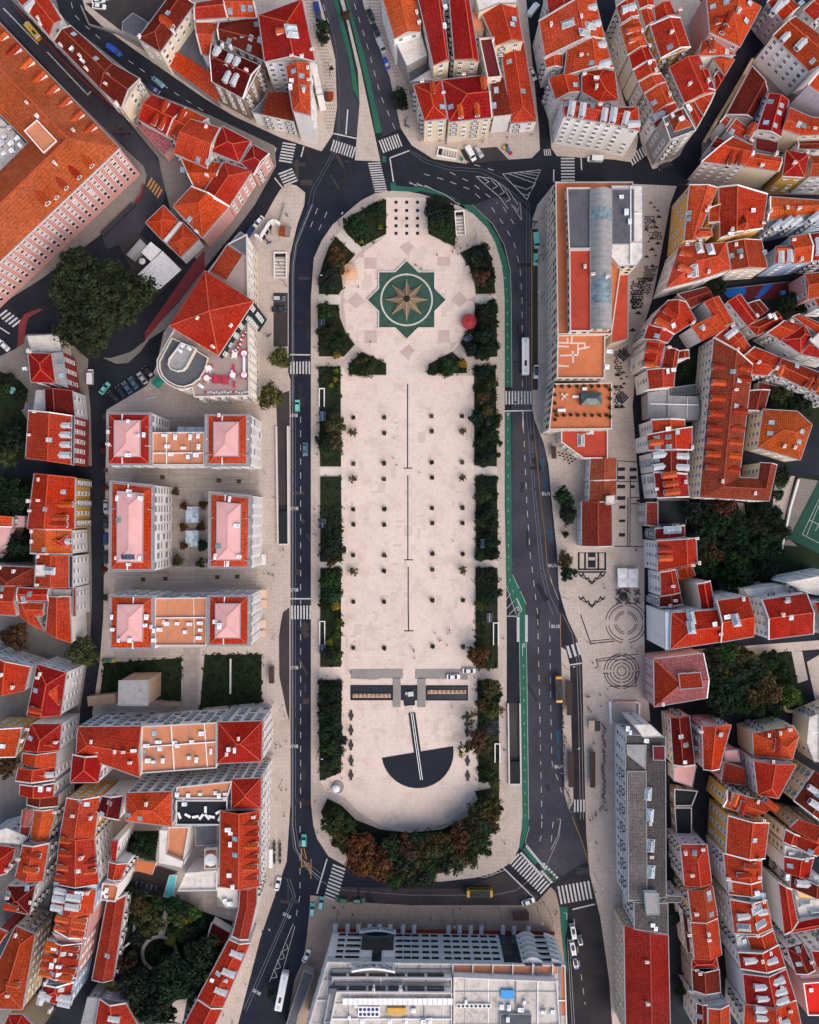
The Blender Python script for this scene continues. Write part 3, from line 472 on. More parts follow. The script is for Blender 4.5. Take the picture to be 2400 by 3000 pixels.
(1800,1200,'old hospital house with large rust orange hipped roof and grey gutter beside the stair garden', 12, 'c', 'h b f=.5 1205,320 1385,372 1567,427 1668,125 1540,12 1250,-5', {'sky': '1325,108 1312,200 1555,270 1580,185', 'chim': '1425,310 1515,320'}),
(1800,1200,'low brown roofed link with cream parapet between monastery and the rust hipped house', 10, 'c', 'g n 1130,-160 1095,5 1260,20 1310,-165', {}),
(0,1800,'southern housing block with furniture strewn orange terrace between two pink topped pavilions', 21, 'w', 'f z 925,-165 1302,-155 1302,297 917,300;h r z=.15 rise=1.8 940,-150 1278,-142 1275,283 935,283;h P z=1.45 rise=1.15 990,-82 1207,-82 1200,227 983,227;f z 1752,-160 2120,-165 2110,262 1745,262;h r z=.15 rise=1.8 1767,-150 2090,-150 2087,252 1763,252;h P z=1.45 rise=1.15 1815,-90 2025,-90 2023,198 1813,198;f t z=-1.5 par 1306,-140 1748,-145 1742,262 1306,262', {'ac': '950,20 955,125 1010,215 1100,215 1240,20 1230,90 1350,125 1410,75 1495,75 1600,80 1690,70 1300,135 1300,215 1565,145 1690,130 1680,195 1855,95 1815,60', 'chim': '1385,60 1280,100', 'cat': 'housing block'}),
(0,1800,'medieval stone tower with flat grey top and broken walls on the lawn', 15.5, 's', 'f z 1003,558 1250,555 1246,768 998,765', {'win': 0, 'cat': 'tower'}),
(0,1800,'long housing block with dark and orange hipped ends and a chain of roof terraces', 20.5, 'w', 'h0 r rise=2.8 655,945 1190,938 1178,1375 640,1180;h1 r z=-.2 rise=2.2 870,1190 832,1416 590,1418 612,1180;h r rise=2.6 1835,905 2215,895 2205,1240 1830,1258;f t z=-1 par 1195,938 1830,905 1830,1290 1195,1335', {'sky': '815,1145 1300,1000 1210,1155', 'ac': '1130,1145 1255,1225 1300,1235 1380,1225 1600,1200 1660,1220 1350,1130 1240,1100 1620,1070 1700,1000 1475,1075 1780,1150 1930,1130 1980,1140 1340,1070 1500,1100', 'chim': '780,1065 975,1150 1050,1150 1105,1240 2015,1040 1915,1170', 'cat': 'housing block'}),
(0,1800,'red hipped house with an orange lozenge bay and tall white side facing the tower lawn', 16, 'w', 'h0 r f=.5 562,490 512,850 225,850 312,415;h r z=.3 rise=2 515,580 500,770 360,700 380,570', {'dorm': '285,800', 'chim': '325,530 345,500', 'sky': '300,640'}),
(0,1800,'red roofed house with a grey gutter valley at the left edge by the cobbled ramp', 15, 'w', 'g r f=.5 258,440 212,640 -100,690 -100,330', {'chim': '20,505 115,610'}),
(0,1800,'red hipped house with an orange attic bay opposite the long housing block', 16, 'w', 'h0 r f=.5 522,920 503,1142 187,1142 262,918;h r z=.3 rise=1.6 465,1060 465,1120 270,1130 330,1060', {'sky': '257,1042', 'chim': '245,960 480,1070'}),
(0,1800,'yellow fronted house with orange roof and white parapets at the left edge', 15, 'y', 'g o f=.6 185,955 130,1200 -100,1180 -100,950', {'sky': '20,1110', 'chim': '190,1060'}),
(0,1800,'faded orange row house with white party walls', 15, 'w', 'g r f=.5 482,1158 472,1282 182,1252 192,1166', {}),
(0,1800,'red row house with a big white fronted dormer near the leafy courtyard', 15, 'w', 'g r f=.5 467,1284 465,1392 130,1402 152,1297;h r z=.8 rise=1.3 410,1315 405,1385 305,1380 312,1310', {'dorm': '440,1345'}),
(0,1800,'red row house with a white lean-to skylight box', 15, 'w', 'g r f=.5 460,1422 452,1532 165,1522 167,1432', {'ac': '350,1465 420,1465'}),
(0,1800,'small dark red roofed row house above the mossy shed', 14, 'w', 'g d f=.5 496,1528 492,1616 226,1602 232,1540', {}),
(0,1800,'row house with orange and pale pink roof halves next to the mossy shed', 13.5, 'w', 'g o f=.5 480,1635 405,1910 255,1905 285,1645;g q z=-.3 285,1645 250,1790 170,1780 190,1645', {'chim': '470,1660'}),
(0,1800,'red hipped corner house with yellow flank, south of the long housing block', 17, 'Y', 'g r f=.5 845,1535 800,1870 505,1860 562,1545', {'sky': '732,1598 675,1568', 'chim': '775,1705 620,1690'}),
(0,1800,'dark roofed house with a ribbed white skylight box beside the yellow flanked corner', 17, 'w', 'g d f=.5 1040,1525 1005,1730 815,1660 862,1527', {'sky': '925,1588 860,1680', 'chim': '1080,1700'}),
(1800,1800,'large corner house with blue zinc attic band, red roof and a glazed roof terrace', 23, 'w', 'h0 r f=.5 470,297 900,232 902,-45 478,-15;g r z=.5 862,-118 1122,-155 1173,188 898,236;f B z=-.7 430,300 468,297 476,-18 425,-20', {'sky': '645,110 645,30 1022,50', 'ac': '840,80 945,20', 'chim': '885,160 1080,-130'}),
(1800,1800,'tall house with mottled orange roof and blank white west wall above the long stair', 24, 'w', 'g r f=.55 1300,212 1677,165 1618,-182 1240,-125;f w z=-8 1085,-215 1420,-255 1545,-205 1300,-130 1120,-155', {'sky': '1490,25 1465,-120', 'chim': '1410,0 1440,-110'}),
(1800,1800,'white terraced house with ribbed pergola at the right edge above the long stair', 20, 'w', 'f w par 1440,-270 1900,-360 1900,-130 1640,-175;g r z=4 1725,165 1900,160 1900,-140 1690,-100', {}),
(1800,1800,'pink house with pink tiled roof and brown front hip beside the wooded slope', 12, 'p', 'h0 q f=.45 rise=3.5 end=b 335,780 780,705 750,328 330,375;f b z=3.7 540,500 725,488 748,615 555,630', {'chim': '400,750'}),
(1800,1800,'decayed house with dark collapsed maroon roof beside the tall pink house', 11, 'c', 'g d f=.4 470,870 495,1268 680,1268 632,852;f p z=-4 498,1285 690,1275 655,1450 500,1400', {'sky': '560,1030 600,1100', 'ac': '590,1240'}),
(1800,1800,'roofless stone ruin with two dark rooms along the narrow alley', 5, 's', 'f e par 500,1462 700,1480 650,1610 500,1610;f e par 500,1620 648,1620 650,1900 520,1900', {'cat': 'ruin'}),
(1800,1800,'tall pink house with orange red pointed roof beside the decayed maroon roof', 16, 'p', 'g r f=.4 740,942 750,1305 885,1302 985,930', {'sky': '895,1012', 'chim': '725,985'}),
(1800,1800,'pale yellow house with red hipped roof and a sunken roof terrace below the wooded slope', 14, 'C', 'h r f=.45 1163,1000 1172,1195 1500,1222 1558,1020 1505,935 1330,968', {'dorm': '1370,1130', 'sky': '1345,1020', 'chim': '1290,1010 1390,995 1470,965'}),
(1800,1800,'lavender white house with big red hipped roof, a tall blank wall toward the alley', 17, 'w', 'h1 r f=.45 1172,1235 1205,1520 1382,1552 1535,1265', {'chim': '1330,1235'}),
(1800,1800,'dark red low roofed house leaning on the tall blank lavender wall', 13, 'p', 's d rise=2 905,1412 1105,1442 1080,1290 922,1243;f p z=-2 930,1150 1040,1140 1060,1240 930,1240', {}),
(1800,1800,'yellow house with stacked red attic boxes and yellow stair gables', 17, 'y', 'g r f=.5 917,1620 1165,1705 1345,1605 950,1480', {'dorm': '1000,1580 1290,1580 1080,1600', 'chim': '1200,1570'}),
(1800,1800,'tan house with maroon roof and rounded white dormers near the right edge', 17, 'T', 'g d f=.5 1685,1315 1510,1568 1760,1760 1900,1500', {'dorm': '1650,1460 1660,1580', 'sky': '1710,1520'}),
(1800,1800,'stained cream building with bare flat top filling the right edge by the alley', 12, 'c', 'f w 1640,870 1900,760 1900,1260 1680,1240 1620,1080', {}),
(0,1800,'terraced block with dark roof deck of white furniture between red hipped roofs', 21, 'w', 'h r rise=2.6 1060,1500 1452,1490 1448,1788 1060,1740;f e z=-1 par 1485,1560 1920,1560 1915,1770 1485,1770;f t z=-.5 par 1490,1450 1960,1400 1918,1545 1490,1545;h r rise=2.4 1950,1385 2205,1375 2200,1640 1950,1640;g r f=.48 2190,1655 2188,2285 1848,2285 1855,1655;f t z=-8 par 1420,1785 1600,1785 1550,2075 1405,2015;f w z=-6.5 1345,1815 1418,1815 1403,2018 1552,2080 1535,2140 1335,2100;f k z=-9 1650,1785 1832,1775 1832,1938 1650,1945;f t z=-8 par 1725,1970 1832,1965 1832,2135 1725,2140;f w z=-9 par 1570,2170 1832,2150 1832,2320 1500,2325', {'dorm': '2150,1760 2150,1850 2147,1940 2147,2035 2145,2125 2143,2220', 'sky': '1980,1890 1980,2025 1085,1690 1180,1715', 'ac': '1500,1510 1590,1520 1690,1510 1820,1500 1850,1520 1905,1510 1560,1590 1945,1840 1943,1930 1935,2190 1965,2285 1925,1805', 'chim': '1240,1590 1900,1540 2140,1700', 'cat': 'housing block'}),
(0,2400,'red hipped house at the left edge below the mossy shed rows', 13, 'w', 'h0 r f=.5 137,240 60,455 -150,480 -150,190', {'chim': '70,420 110,370'}),
(0,2400,'red house with two pointed gable dormers and teal street front', 16, 'g', 'g r f=.5 417,202 362,517 127,490 190,217', {'dorm': '320,305 300,425', 'chim': '165,330'}),
(0,2400,'white terraced house with a maroon lean-to under the orange and pink row roof', 13, 'w', 'f w 60,72 240,150 185,215 -100,190 -100,120;f m z=.6 178,50 262,60 240,150 165,118', {'chim': '160,178'}),
(0,2400,'dark red many hipped roof with white skylight boxes and curved white parapet', 15, 'w', 'h d f=.5 302,560 250,805 40,760 60,560;p d z=.4 90,690 200,690 180,790 60,760', {'sky': '75,620 230,580', 'chim': '75,650 265,690', 'dorm': '130,740'}),
(0,2400,'long rust orange roof with tan street front and a pointed white gable wall', 15, 'T', 'h b f=.42 297,965 190,1605 -200,1590 132,897', {'sky': '170,1015', 'chim': '145,965 70,1480', 'dorm': '145,1385'}),
(0,2400,'small red roof at the left edge beside the tan street front', 14, 'R', 'g r 0,920 62,948 -20,1080 -120,1060', {}),
(0,2400,'red roofed house with tan wall at the bottom left corner', 13, 'T', 'h r 75,1642 190,1640 340,1790 10,1790', {}),
(0,2400,'long red roofed house with a row of tiled box dormers along the alley', 17, 'w', 'g r f=.45 800,160 835,545 462,545 505,140', {'dorm': '545,170 535,275 515,400 500,480 790,355 785,430', 'sky': '655,437', 'chim': '700,310 690,320'}),
(0,2400,'pale blue walled house with ribbed grey dormers on both slopes', 17, 'B', 'g r f=.45 812,590 785,790 428,765 455,560;f B z=.5 455,530 830,555 812,586 457,556', {'dorm': '495,595 480,660 465,735 665,655 650,735', 'sky': '540,665 580,790 512,780', 'ac': '660,615 690,620', 'chim': '745,610'}),
(0,2400,'red roofed house with brick dormers above a pink V shaped party wall', 17, 'p', 'g r f=.45 762,792 728,1000 458,935 482,800;f p z=.4 440,950 575,1005 722,985 700,1030 520,1072', {'dorm': '510,825 495,905 710,850 700,900 690,960'}),
(0,2400,'crowded bright orange roof packed with dormers and white skylight boxes', 17, 'p', 'g o f=.5 692,1045 645,1335 340,1300 400,1010', {'dorm': '425,1040 415,1080 400,1150 385,1215 372,1285 640,1085 630,1155 615,1270 590,1330', 'sky': '533,1135 495,1310 440,1300 475,1110', 'ac': '445,1220 505,1230 460,1085', 'chim': '605,1125 480,1170'}),
(0,2400,'red roofed end house with slate grey dormers and blue edging at the alley mouth', 17, 'B', 'h1 r f=.5 622,1372 577,1592 318,1515 372,1395', {'dorm': '365,1470 350,1520 585,1500 575,1550', 'sky': '515,1435', 'chim': '430,1600 390,1370'}),
(0,2400,'long dull red strip roof beside the walled garden with a white framed rooflight', 8, 'w', 'g u f=.4 1065,635 955,1352 775,1352 900,690', {'sky': '905,1150'}),
(0,2400,'slim white house with orange roof terrace and two little red roofs by the garden pool', 17, 'w', 's r rise=.8 940,345 975,352 1002,180 945,172;g r f=.5 1075,372 1020,512 905,498 918,358;f o z=-1.5 par 868,530 1012,545 978,690 850,672', {'ac': '905,590 880,610 900,645', 'chim': '1000,545'}),
(0,2400,'red roofed house with grey side roof and lone dormer at the bottom of the garden', 12, 'g', 'g r f=.5 840,1510 790,1790 1190,1790 1062,1548;f z z=-1 740,1500 838,1507 788,1790 670,1790', {'dorm': '945,1670'}),
(600,2400,'bent red roofed house with white parapets stepping down the west pavement', 15, 'w', 'g u f=.5 440,572 440,700 370,1012 230,982 286,755 297,596;f w z=-3 105,570 280,580 285,750 180,745 105,650', {'ac': '175,680 220,700'}),
(600,2400,'red roofed house with three blue grey eyebrow dormers near the bottom bus', 13, 'w', 'g r f=.45 385,1042 160,1572 -60,1505 205,1010', {'dorm': '300,1140 235,1295 165,1450', 'sky': '115,1300', 'ac': '65,1350', 'chim': '185,1345'}),
(600,2400,'red roofed house cut off by the bottom edge below the eyebrow dormers', 13, 'w', 'g r f=.4 152,1592 60,1800 -200,1780 -62,1515', {}),
(600,2400,'low rust red shed roof among the garden trees', 5, 'w', 'g d 62,868 215,962 100,1090 25,1000', {'cat': 'shed', 'win': 0}),
(600,2400,'hotel with white and blue grey window wall, stepped terraces and two curved name signs', 22, 'w', 'f W par 1035,1195 3035,1222 3055,1950 810,1950;f W z=2.5 par 1075,1325 2082,1330 2082,1950 960,1950;f c z=2.7 1095,1372 2075,1378 2075,1440 1070,1432;f W z=5.5 par 1110,1445 2083,1450 2083,1950 1010,1950;f c z=.3 1075,1262 2080,1266 2080,1322 1060,1318;f t z=.25 2090,1222 2970,1232 2965,1300 2090,1296;f o z=.25 2985,1245 3030,1245 3040,1650 3000,1650;f W z=3 par 2095,1320 2965,1358 3005,1950 2095,1950;f k z=4 2490,1640 2750,1640 2750,1950 2490,1950', {'ac': '1330,1690 1700,1690 1220,1660 1560,1690 2500,1570 2560,1575 2850,1610 2930,1615 2550,1670 2660,1590 2200,1530 2690,1530 1760,1600 1840,1690 1900,1690 1280,1560', 'chim': '1425,1420 1650,1420', 'cat': 'hotel', 'win': 2}),
(600,2400,'long grey canopy roof curving along the west side of the white hotel', 5, 'g', 'f k 835,1275 918,1310 790,1640 760,1790 670,1790', {'win': 0, 'cat': 'canopy'}),
(1800,1800,'long office block with corrugated concrete roof, square light wells and white penthouse', 15.5, 'w', 'f K z=.2 100,1010 430,1035 436,2380 112,2412 92,1320;f K z=.5 108,1320 268,1320 275,2405 120,2405;f w z=3 165,928 300,925 412,1030 240,1035;f z z=3 258,2345 372,2350 378,2525 275,2530;f K z=.4 165,2425 450,2435 452,2695 168,2650;f K z=-3 395,2365 570,2375 560,2425 395,2425;f m z=1.5 325,1108 425,1110 425,1228 330,1225;f z z=.7 105,1100 268,1100 262,1300 110,1180', {'sky': '280,1510 297,1690 305,1945 308,2165', 'ac': '110,960 130,990 265,1060 320,2610 345,2640', 'chim': '295,1750 305,2030', 'cat': 'office block', 'win': 1}),
(1800,2400,'long red roofed warehouse range continuing south of the concrete office roof', 14, 'T', 'g u f=.55 rise=2 80,895 95,1850 475,1850 455,975', {'chim': '270,1192 275,1540', 'cat': 'warehouse'}),
(1800,2400,'lavender house with red hipped roof at the head of the narrow alley', 15, 'v', 'h0 r f=.52 556,210 588,558 822,537 782,213', {'sky': '675,285', 'chim': '590,275 650,465 740,250'}),
(1800,2400,'yellow house with dark red roof and three tiny skylights in a row', 15, 'y', 'g u f=.55 618,603 652,862 873,820 828,558', {'sky': '793,620 797,645 800,672 815,800', 'chim': '685,790'}),
(1800,2400,'red house with twin white chimneys and a maroon lean-to along the alley', 14, 'w', 'g r f=.5 640,868 672,1175 906,1138 872,832;f d z=-4 575,770 640,865 662,1125 612,1122', {'chim': '785,955 793,1010 625,965'}),
(1800,2400,'low house with orange and sooty dark roof halves', 12, 'g', 'h r f=.5 655,1180 650,1255 880,1258 862,1162;g d z=-.2 f=.4 650,1262 660,1440 896,1455 884,1262', {'chim': '715,1290 690,1262'}),
(1800,2400,'white terraced house with split red roofs at the bottom of the narrow alley', 14, 'w', 'g d 692,1545 690,1790 785,1790 782,1562;g r f=.5 790,1590 790,1790 978,1790 970,1560;f w z=-4 610,1440 880,1462 925,1555 700,1535', {'sky': '715,1660'}),
(1800,2400,'yellow corner house with broad red gabled roof and one small skylight', 18, 'y', 'g r f=.52 958,-30 938,290 1268,330 1306,30', {'sky': '1180,178', 'chim': '1210,325 1250,5'}),
(1800,2400,'red roofed house with a short lean-to dormer south of the broad gable', 17, 'w', 'g r f=.6 918,285 940,512 1240,520 1243,338', {'dorm': '1060,470 1170,395', 'chim': '1215,480 950,490'}),
(1800,2400,'red roofed house with flat grey and pale blue roof terraces', 17, 'w', 'g r f=.6 952,520 960,632 1250,622 1240,524;f z z=.5 955,528 1040,532 1040,605 965,605;f B z=.8 1140,605 1275,625 1270,665 1150,690', {'ac': '1190,610'}),
(1800,2400,'red roofed house with opposed shed dormers and two square skylights', 17, 'w', 'g r f=.55 972,672 1008,958 1332,916 1283,680', {'dorm': '1055,815 1255,775', 'sky': '1090,910 1230,885 1195,762', 'chim': '1160,715 1250,680'}),
(1800,2400,'orange roofed house with a white sunken terrace on the street side', 17, 'w', 'g o f=.45 1115,985 1150,1090 1372,1045 1338,932;f w z=-1 1020,968 1110,975 1150,1100 1042,1112', {'ac': '1090,1020', 'sky': '1060,1005', 'chim': '1195,965'}),
(1800,2400,'red roofed house with white crosswall and two broad ribbed dormers', 17, 'w', 'g r f=.5 1040,1118 1062,1258 1442,1242 1385,1055', {'dorm': '1115,1185 1340,1180', 'chim': '1310,1120 1235,1180'}),
(1800,2400,'red roofed house with five broad ribbed white dormers', 17, 'w', 'g r f=.5 1080,1300 1105,1558 1530,1522 1446,1258', {'dorm': '1200,1405 1225,1505 1395,1345 1415,1435 1430,1510', 'chim': '1395,1400'}),
(1800,2400,'red roofed house with ribbed dormers cut by the bottom edge near the right corner', 17, 'w', 'g r f=.5 1095,1562 1085,1800 1590,1800 1532,1526', {'dorm': '1205,1590 1215,1665 1440,1700', 'chim': '1470,1600 1380,1665'}),
(1800,2400,'red roofed house with white rooftop patio and skylights near the right edge', 17, 'w', 'g r f=.5 1425,310 1428,440 1640,492 1682,322;f w z=-1 par 1428,212 1578,262 1562,352 1428,302;g r 1442,85 1420,190 1530,228 1562,142;g r 1562,142 1530,232 1705,310 1850,240', {'sky': '1480,392 1620,340 1700,490 1655,275', 'ac': '1480,280'}),
(1800,2400,'plain red roofed house at the right edge south of the tan house', 17, 'T', 'g r 1550,0 1475,70 1850,250 1900,80', {}),
(1800,2400,'red roofed house with one long round topped white dormer', 17, 'w', 'g d f=.5 1490,458 1478,575 1850,690 1850,580', {'dorm': '1550,530', 'ac': '1450,480'}),
(1800,2400,'angular red roof wrapped round a pale glazed courtyard at the right edge', 15, 'w', 'g r f=.45 1378,528 1430,970 1545,862 1492,592;g r f=.45 1435,970 1850,900 1850,800 1548,862;f w z=-2 1515,605 1850,660 1850,800 1560,850;f Y z=-1 1530,600 1850,640 1850,690 1560,665', {'sky': '1600,705 1685,770'}),
(1800,2400,'lavender grey house with dark red hipped roof and a pointed skylight bay', 15, 'v', 'h0 d f=.5 1450,1082 1530,1302 1692,1272 1588,1040', {'sky': '1547,1098 1555,1218', 'chim': '1650,1190'}),
(1800,2400,'white house with small red roof squeezed against the right edge', 15, 'w', 'g r 1655,1105 1700,1240 1850,1240 1850,1080', {}),
(1800,2400,'bright scarlet flat roof terrace at the bottom right edge', 13, 'p', 'f X par 1582,1372 1850,1350 1850,1645 1622,1645;f p z=-1 1565,1320 1850,1290 1850,1345 1582,1368', {'win': 0, 'ac': '1650,1430'}),
]
# ---------------------------------------------------------------- small building parts, shared meshes
def m_window(w=1.15, h=1.75, balc=False, lit=False):
    b = MB(); f = .16
    b.box((0,-.03,0),(w,.06,h),0,1)                                     # pane, set in the frame
    for x in (-w/2-f/2+.02, w/2+f/2-.02): b.box((x,-.07,-f),(f,.14,h+2*f),0,0)
    b.box((0,-.07,h),(w,.14,f),0,0); b.box((0,-.12,-f),(w+2*f,.24,f),0,0)
    b.box((0,-.05,0),(.09,.1,h),0,0); b.box((0,-.05,h*.62),(w,.1,.07),0,0)
    if balc:
        b.box((0,-.45,-.28),(w+.9,.9,.14),0,0)
        for x in (-w/2-.42, w/2+.42): b.box((x,-.44,-.14),(.06,.88,.95),0,2)
        b.box((0,-.86,.72),(w+.9,.08,.09),0,2)
        for k in range(9): b.box((-(w+.8)/2+(w+.8)*k/8,-.86,-.14),(.05,.05,.86),0,2)
    return b.mesh('window', [FRAME, PANE, IRON])
WIN = m_window(); WINB = m_window(1.1, 2.1, True); WINW = m_window(1.9, 1.5); DOOR = m_window(1.5, 2.4)
def m_shut():
    b = MB(); b.box((0,-.05,0),(1.2,.1,1.75),0,1)
    for k in range(8): b.box((0,-.11,.1+.2*k),(1.15,.03,.06),0,1)
    b.box((0,-.1,-.16),(1.5,.24,.14),0,0); b.box((0,-.08,1.75),(1.5,.16,.14),0,0)
    for x in (-.68,.68): b.box((x,-.08,-.02),(.14,.14,1.77),0,0)
    return b.mesh('window', [FRAME, TINT])
WINS = m_shut()
hw = MB(); hw.box((0,-.1,0),(2.2,.12,1.6),0,1); hw.box((0,-.06,-.1),(2.4,.12,.1),0,0); hw.box((0,-.06,1.6),(2.4,.12,.1),0,0); hw.box((0,-.14,0),(.07,.1,1.6),0,2); HWIN = hw.mesh('window', [FRAME, DARK, IRON])
hw = MB(); hw.box((0,-.06,0),(1.15,.1,1.5),0,1); hw.box((0,-.08,-.1),(1.3,.16,.1),0,0); SWIN = hw.mesh('window', [CORN, DARK])
hw = MB(); hw.box((0,-.05,0),(1.9,.08,2.1),0,1); hw.box((0,-.30,-.12),(2.1,.6,.12),0,0); hw.box((-.5,-.12,0),(.08,.1,2.1),0,2); hw.box((.45,-.12,.0),(.9,.1,.9),0,2); BWIN = hw.mesh('window', [CORN, mat_glass('block_glass', (.06,.055,.06), .2), GUTTER])
def m_chimney(mat):
    b = MB(); b.box((0,0,-1.2),(1.0,.6,2.4),0,0); b.box((0,0,1.2),(1.2,.8,.16),0,1)
    for x in (-.25,.25): b.cyl((x,0),.14,1.36,1.75,8,2)
    return b.mesh('chimney', [mat, WHITE, BRICK])
CHIM = [m_chimney(WALL['w']), m_chimney(BRICK), m_chimney(WALL['c'])]
def m_sky():
    b = MB(); b.box((0,0,0),(1.5,1.9,.14),0,0); b.box((0,0,.14),(1.2,1.6,.03),0,1); b.box((0,0,.17),(.08,1.6,.03),0,0)
    return b.mesh('skylight', [GUTTER, SKY])
SKYL = m_sky()
def m_lantern():
    b = MB(); w, l, h = 1.5, 2.6, .9
    b.box((0,0,0),(2*w,2*l,.25),0,0)
    r0, r1 = (0,-l+.8,h+.25), (0,l-.8,h+.25); c = [(-w+.1,-l+.1,.25),(w-.1,-l+.1,.25),(w-.1,l-.1,.25),(-w+.1,l-.1,.25)]
    for q in ([c[0],c[1],r0],[c[1],c[2],r1,r0],[c[2],c[3],r1],[c[3],c[0],r0,r1]): b.face(q, 1, up=(0,0,1))
    for k in range(9):
        t = k/8; y = -l+.1+(2*l-.2)*t; yy = max(-l+.8, min(l-.8, y))
        for sx in (-1, 1): b.bar((sx*(w-.1),y,.27),(0,yy,h+.29),.09,.06,0)
    b.bar(r0, r1, .16, .12, 0)
    return b.mesh('skylight', [WHITE, SKY])
LANT = m_lantern()
def m_unit():
    b = MB(); b.box((0,0,0),(1.5,1.1,1.15),0,0); b.box((0,0,1.15),(1.62,1.2,.1),0,1); b.cyl((.3,0),.34,1.25,1.29,12,0); b.box((-.45,-.56,.2),(.4,.04,.7),0,2)
    return b.mesh('roof_unit', [UNIT, WHITE, IRON])
UNITM = m_unit()
def m_dormer(tile):
    # front at y=0 facing -y, runs back into the slope
    b = MB(); w, h, L, g = 1.55, 1.45, 3.4, .55
    b.box((0,L/2,-.9),(w,L,h+.9),0,0)
    if tile: r = [(0,-.18,h+g),(0,L+.4,h+g)]
    else: r = [(0,-.12,h+.3),(0,L+.2,h+.3)]
    for sx in (-1,1):
        b.face([(sx*(w/2+.16),-.18,h-.05), (sx*(w/2+.16),L+.3,h-.05), r[1], r[0]], 2, up=(0,0,1))
    b.face([(-w/2,0,h),(w/2,0,h),(0,0,r[0][2])], 0, up=(0,-1,0))
    b.box((0,-.04,.25),(.95,.08,1.05),0,1); b.box((0,-.08,.25),(.08,.1,1.05),0,0)
    b.box((0,-.06,.15),(1.15,.2,.1),0,0)
    return b.mesh('dormer', [WHITE if not tile else WALL['w'], PANE, ROOF['o'] if tile else ZINC])
DORM = [m_dormer(False), m_dormer(True)]
def m_solar():
    b = MB(); b.box((0,0,0),(4.1,1.6,.12),0,0,1)
    for k in range(1,4): b.box((-2.05+4.1*k/4,0,.12),(.06,1.6,.02),0,0)
    return b.mesh('solar_panel', [GUTTER, mat_glass('solar_cells', (.01,.014,.035), .2)])

ALLW = []          # every wing as (world polygon, eave height, building number)
def parse(ox, oy, h, wall, wings):
    out = []
    for w in wings.split(';'):
        tk = w.split(); d = dict(t=tk[0], c=tk[1], z=0., f=.5, rise=None, par=False, wall=wall, end=None); pts = []
        for t in tk[2:]:
            if t == 'par': d['par'] = True
            elif '=' in t:
                k, v = t.split('='); d[k] = v if k in ('wall', 'end') else float(v)
            elif ',' in t:
                x, y = map(float, t.split(',')); pts.append((ox+x/2.875, oy+y/2.875))
        if d['t'] == 'h' and len(pts) == 4 and math.dist(pts[0], pts[1])+math.dist(pts[2], pts[3]) < math.dist(pts[1], pts[2])+math.dist(pts[3], pts[0]): pts = pts[1:]+pts[:1]
        d['e'] = h+d['z']; d['p'] = [W(x, y, d['e']) for x, y in pts]
        out.append(d)
    return out
def ztop(x, y, skip=None):
    z = 0
    for poly, bb, e, bi in ALLW:
        if e > z and bb[0] <= x <= bb[2] and bb[1] <= y <= bb[3] and inside((x, y), poly): z = e
    return z

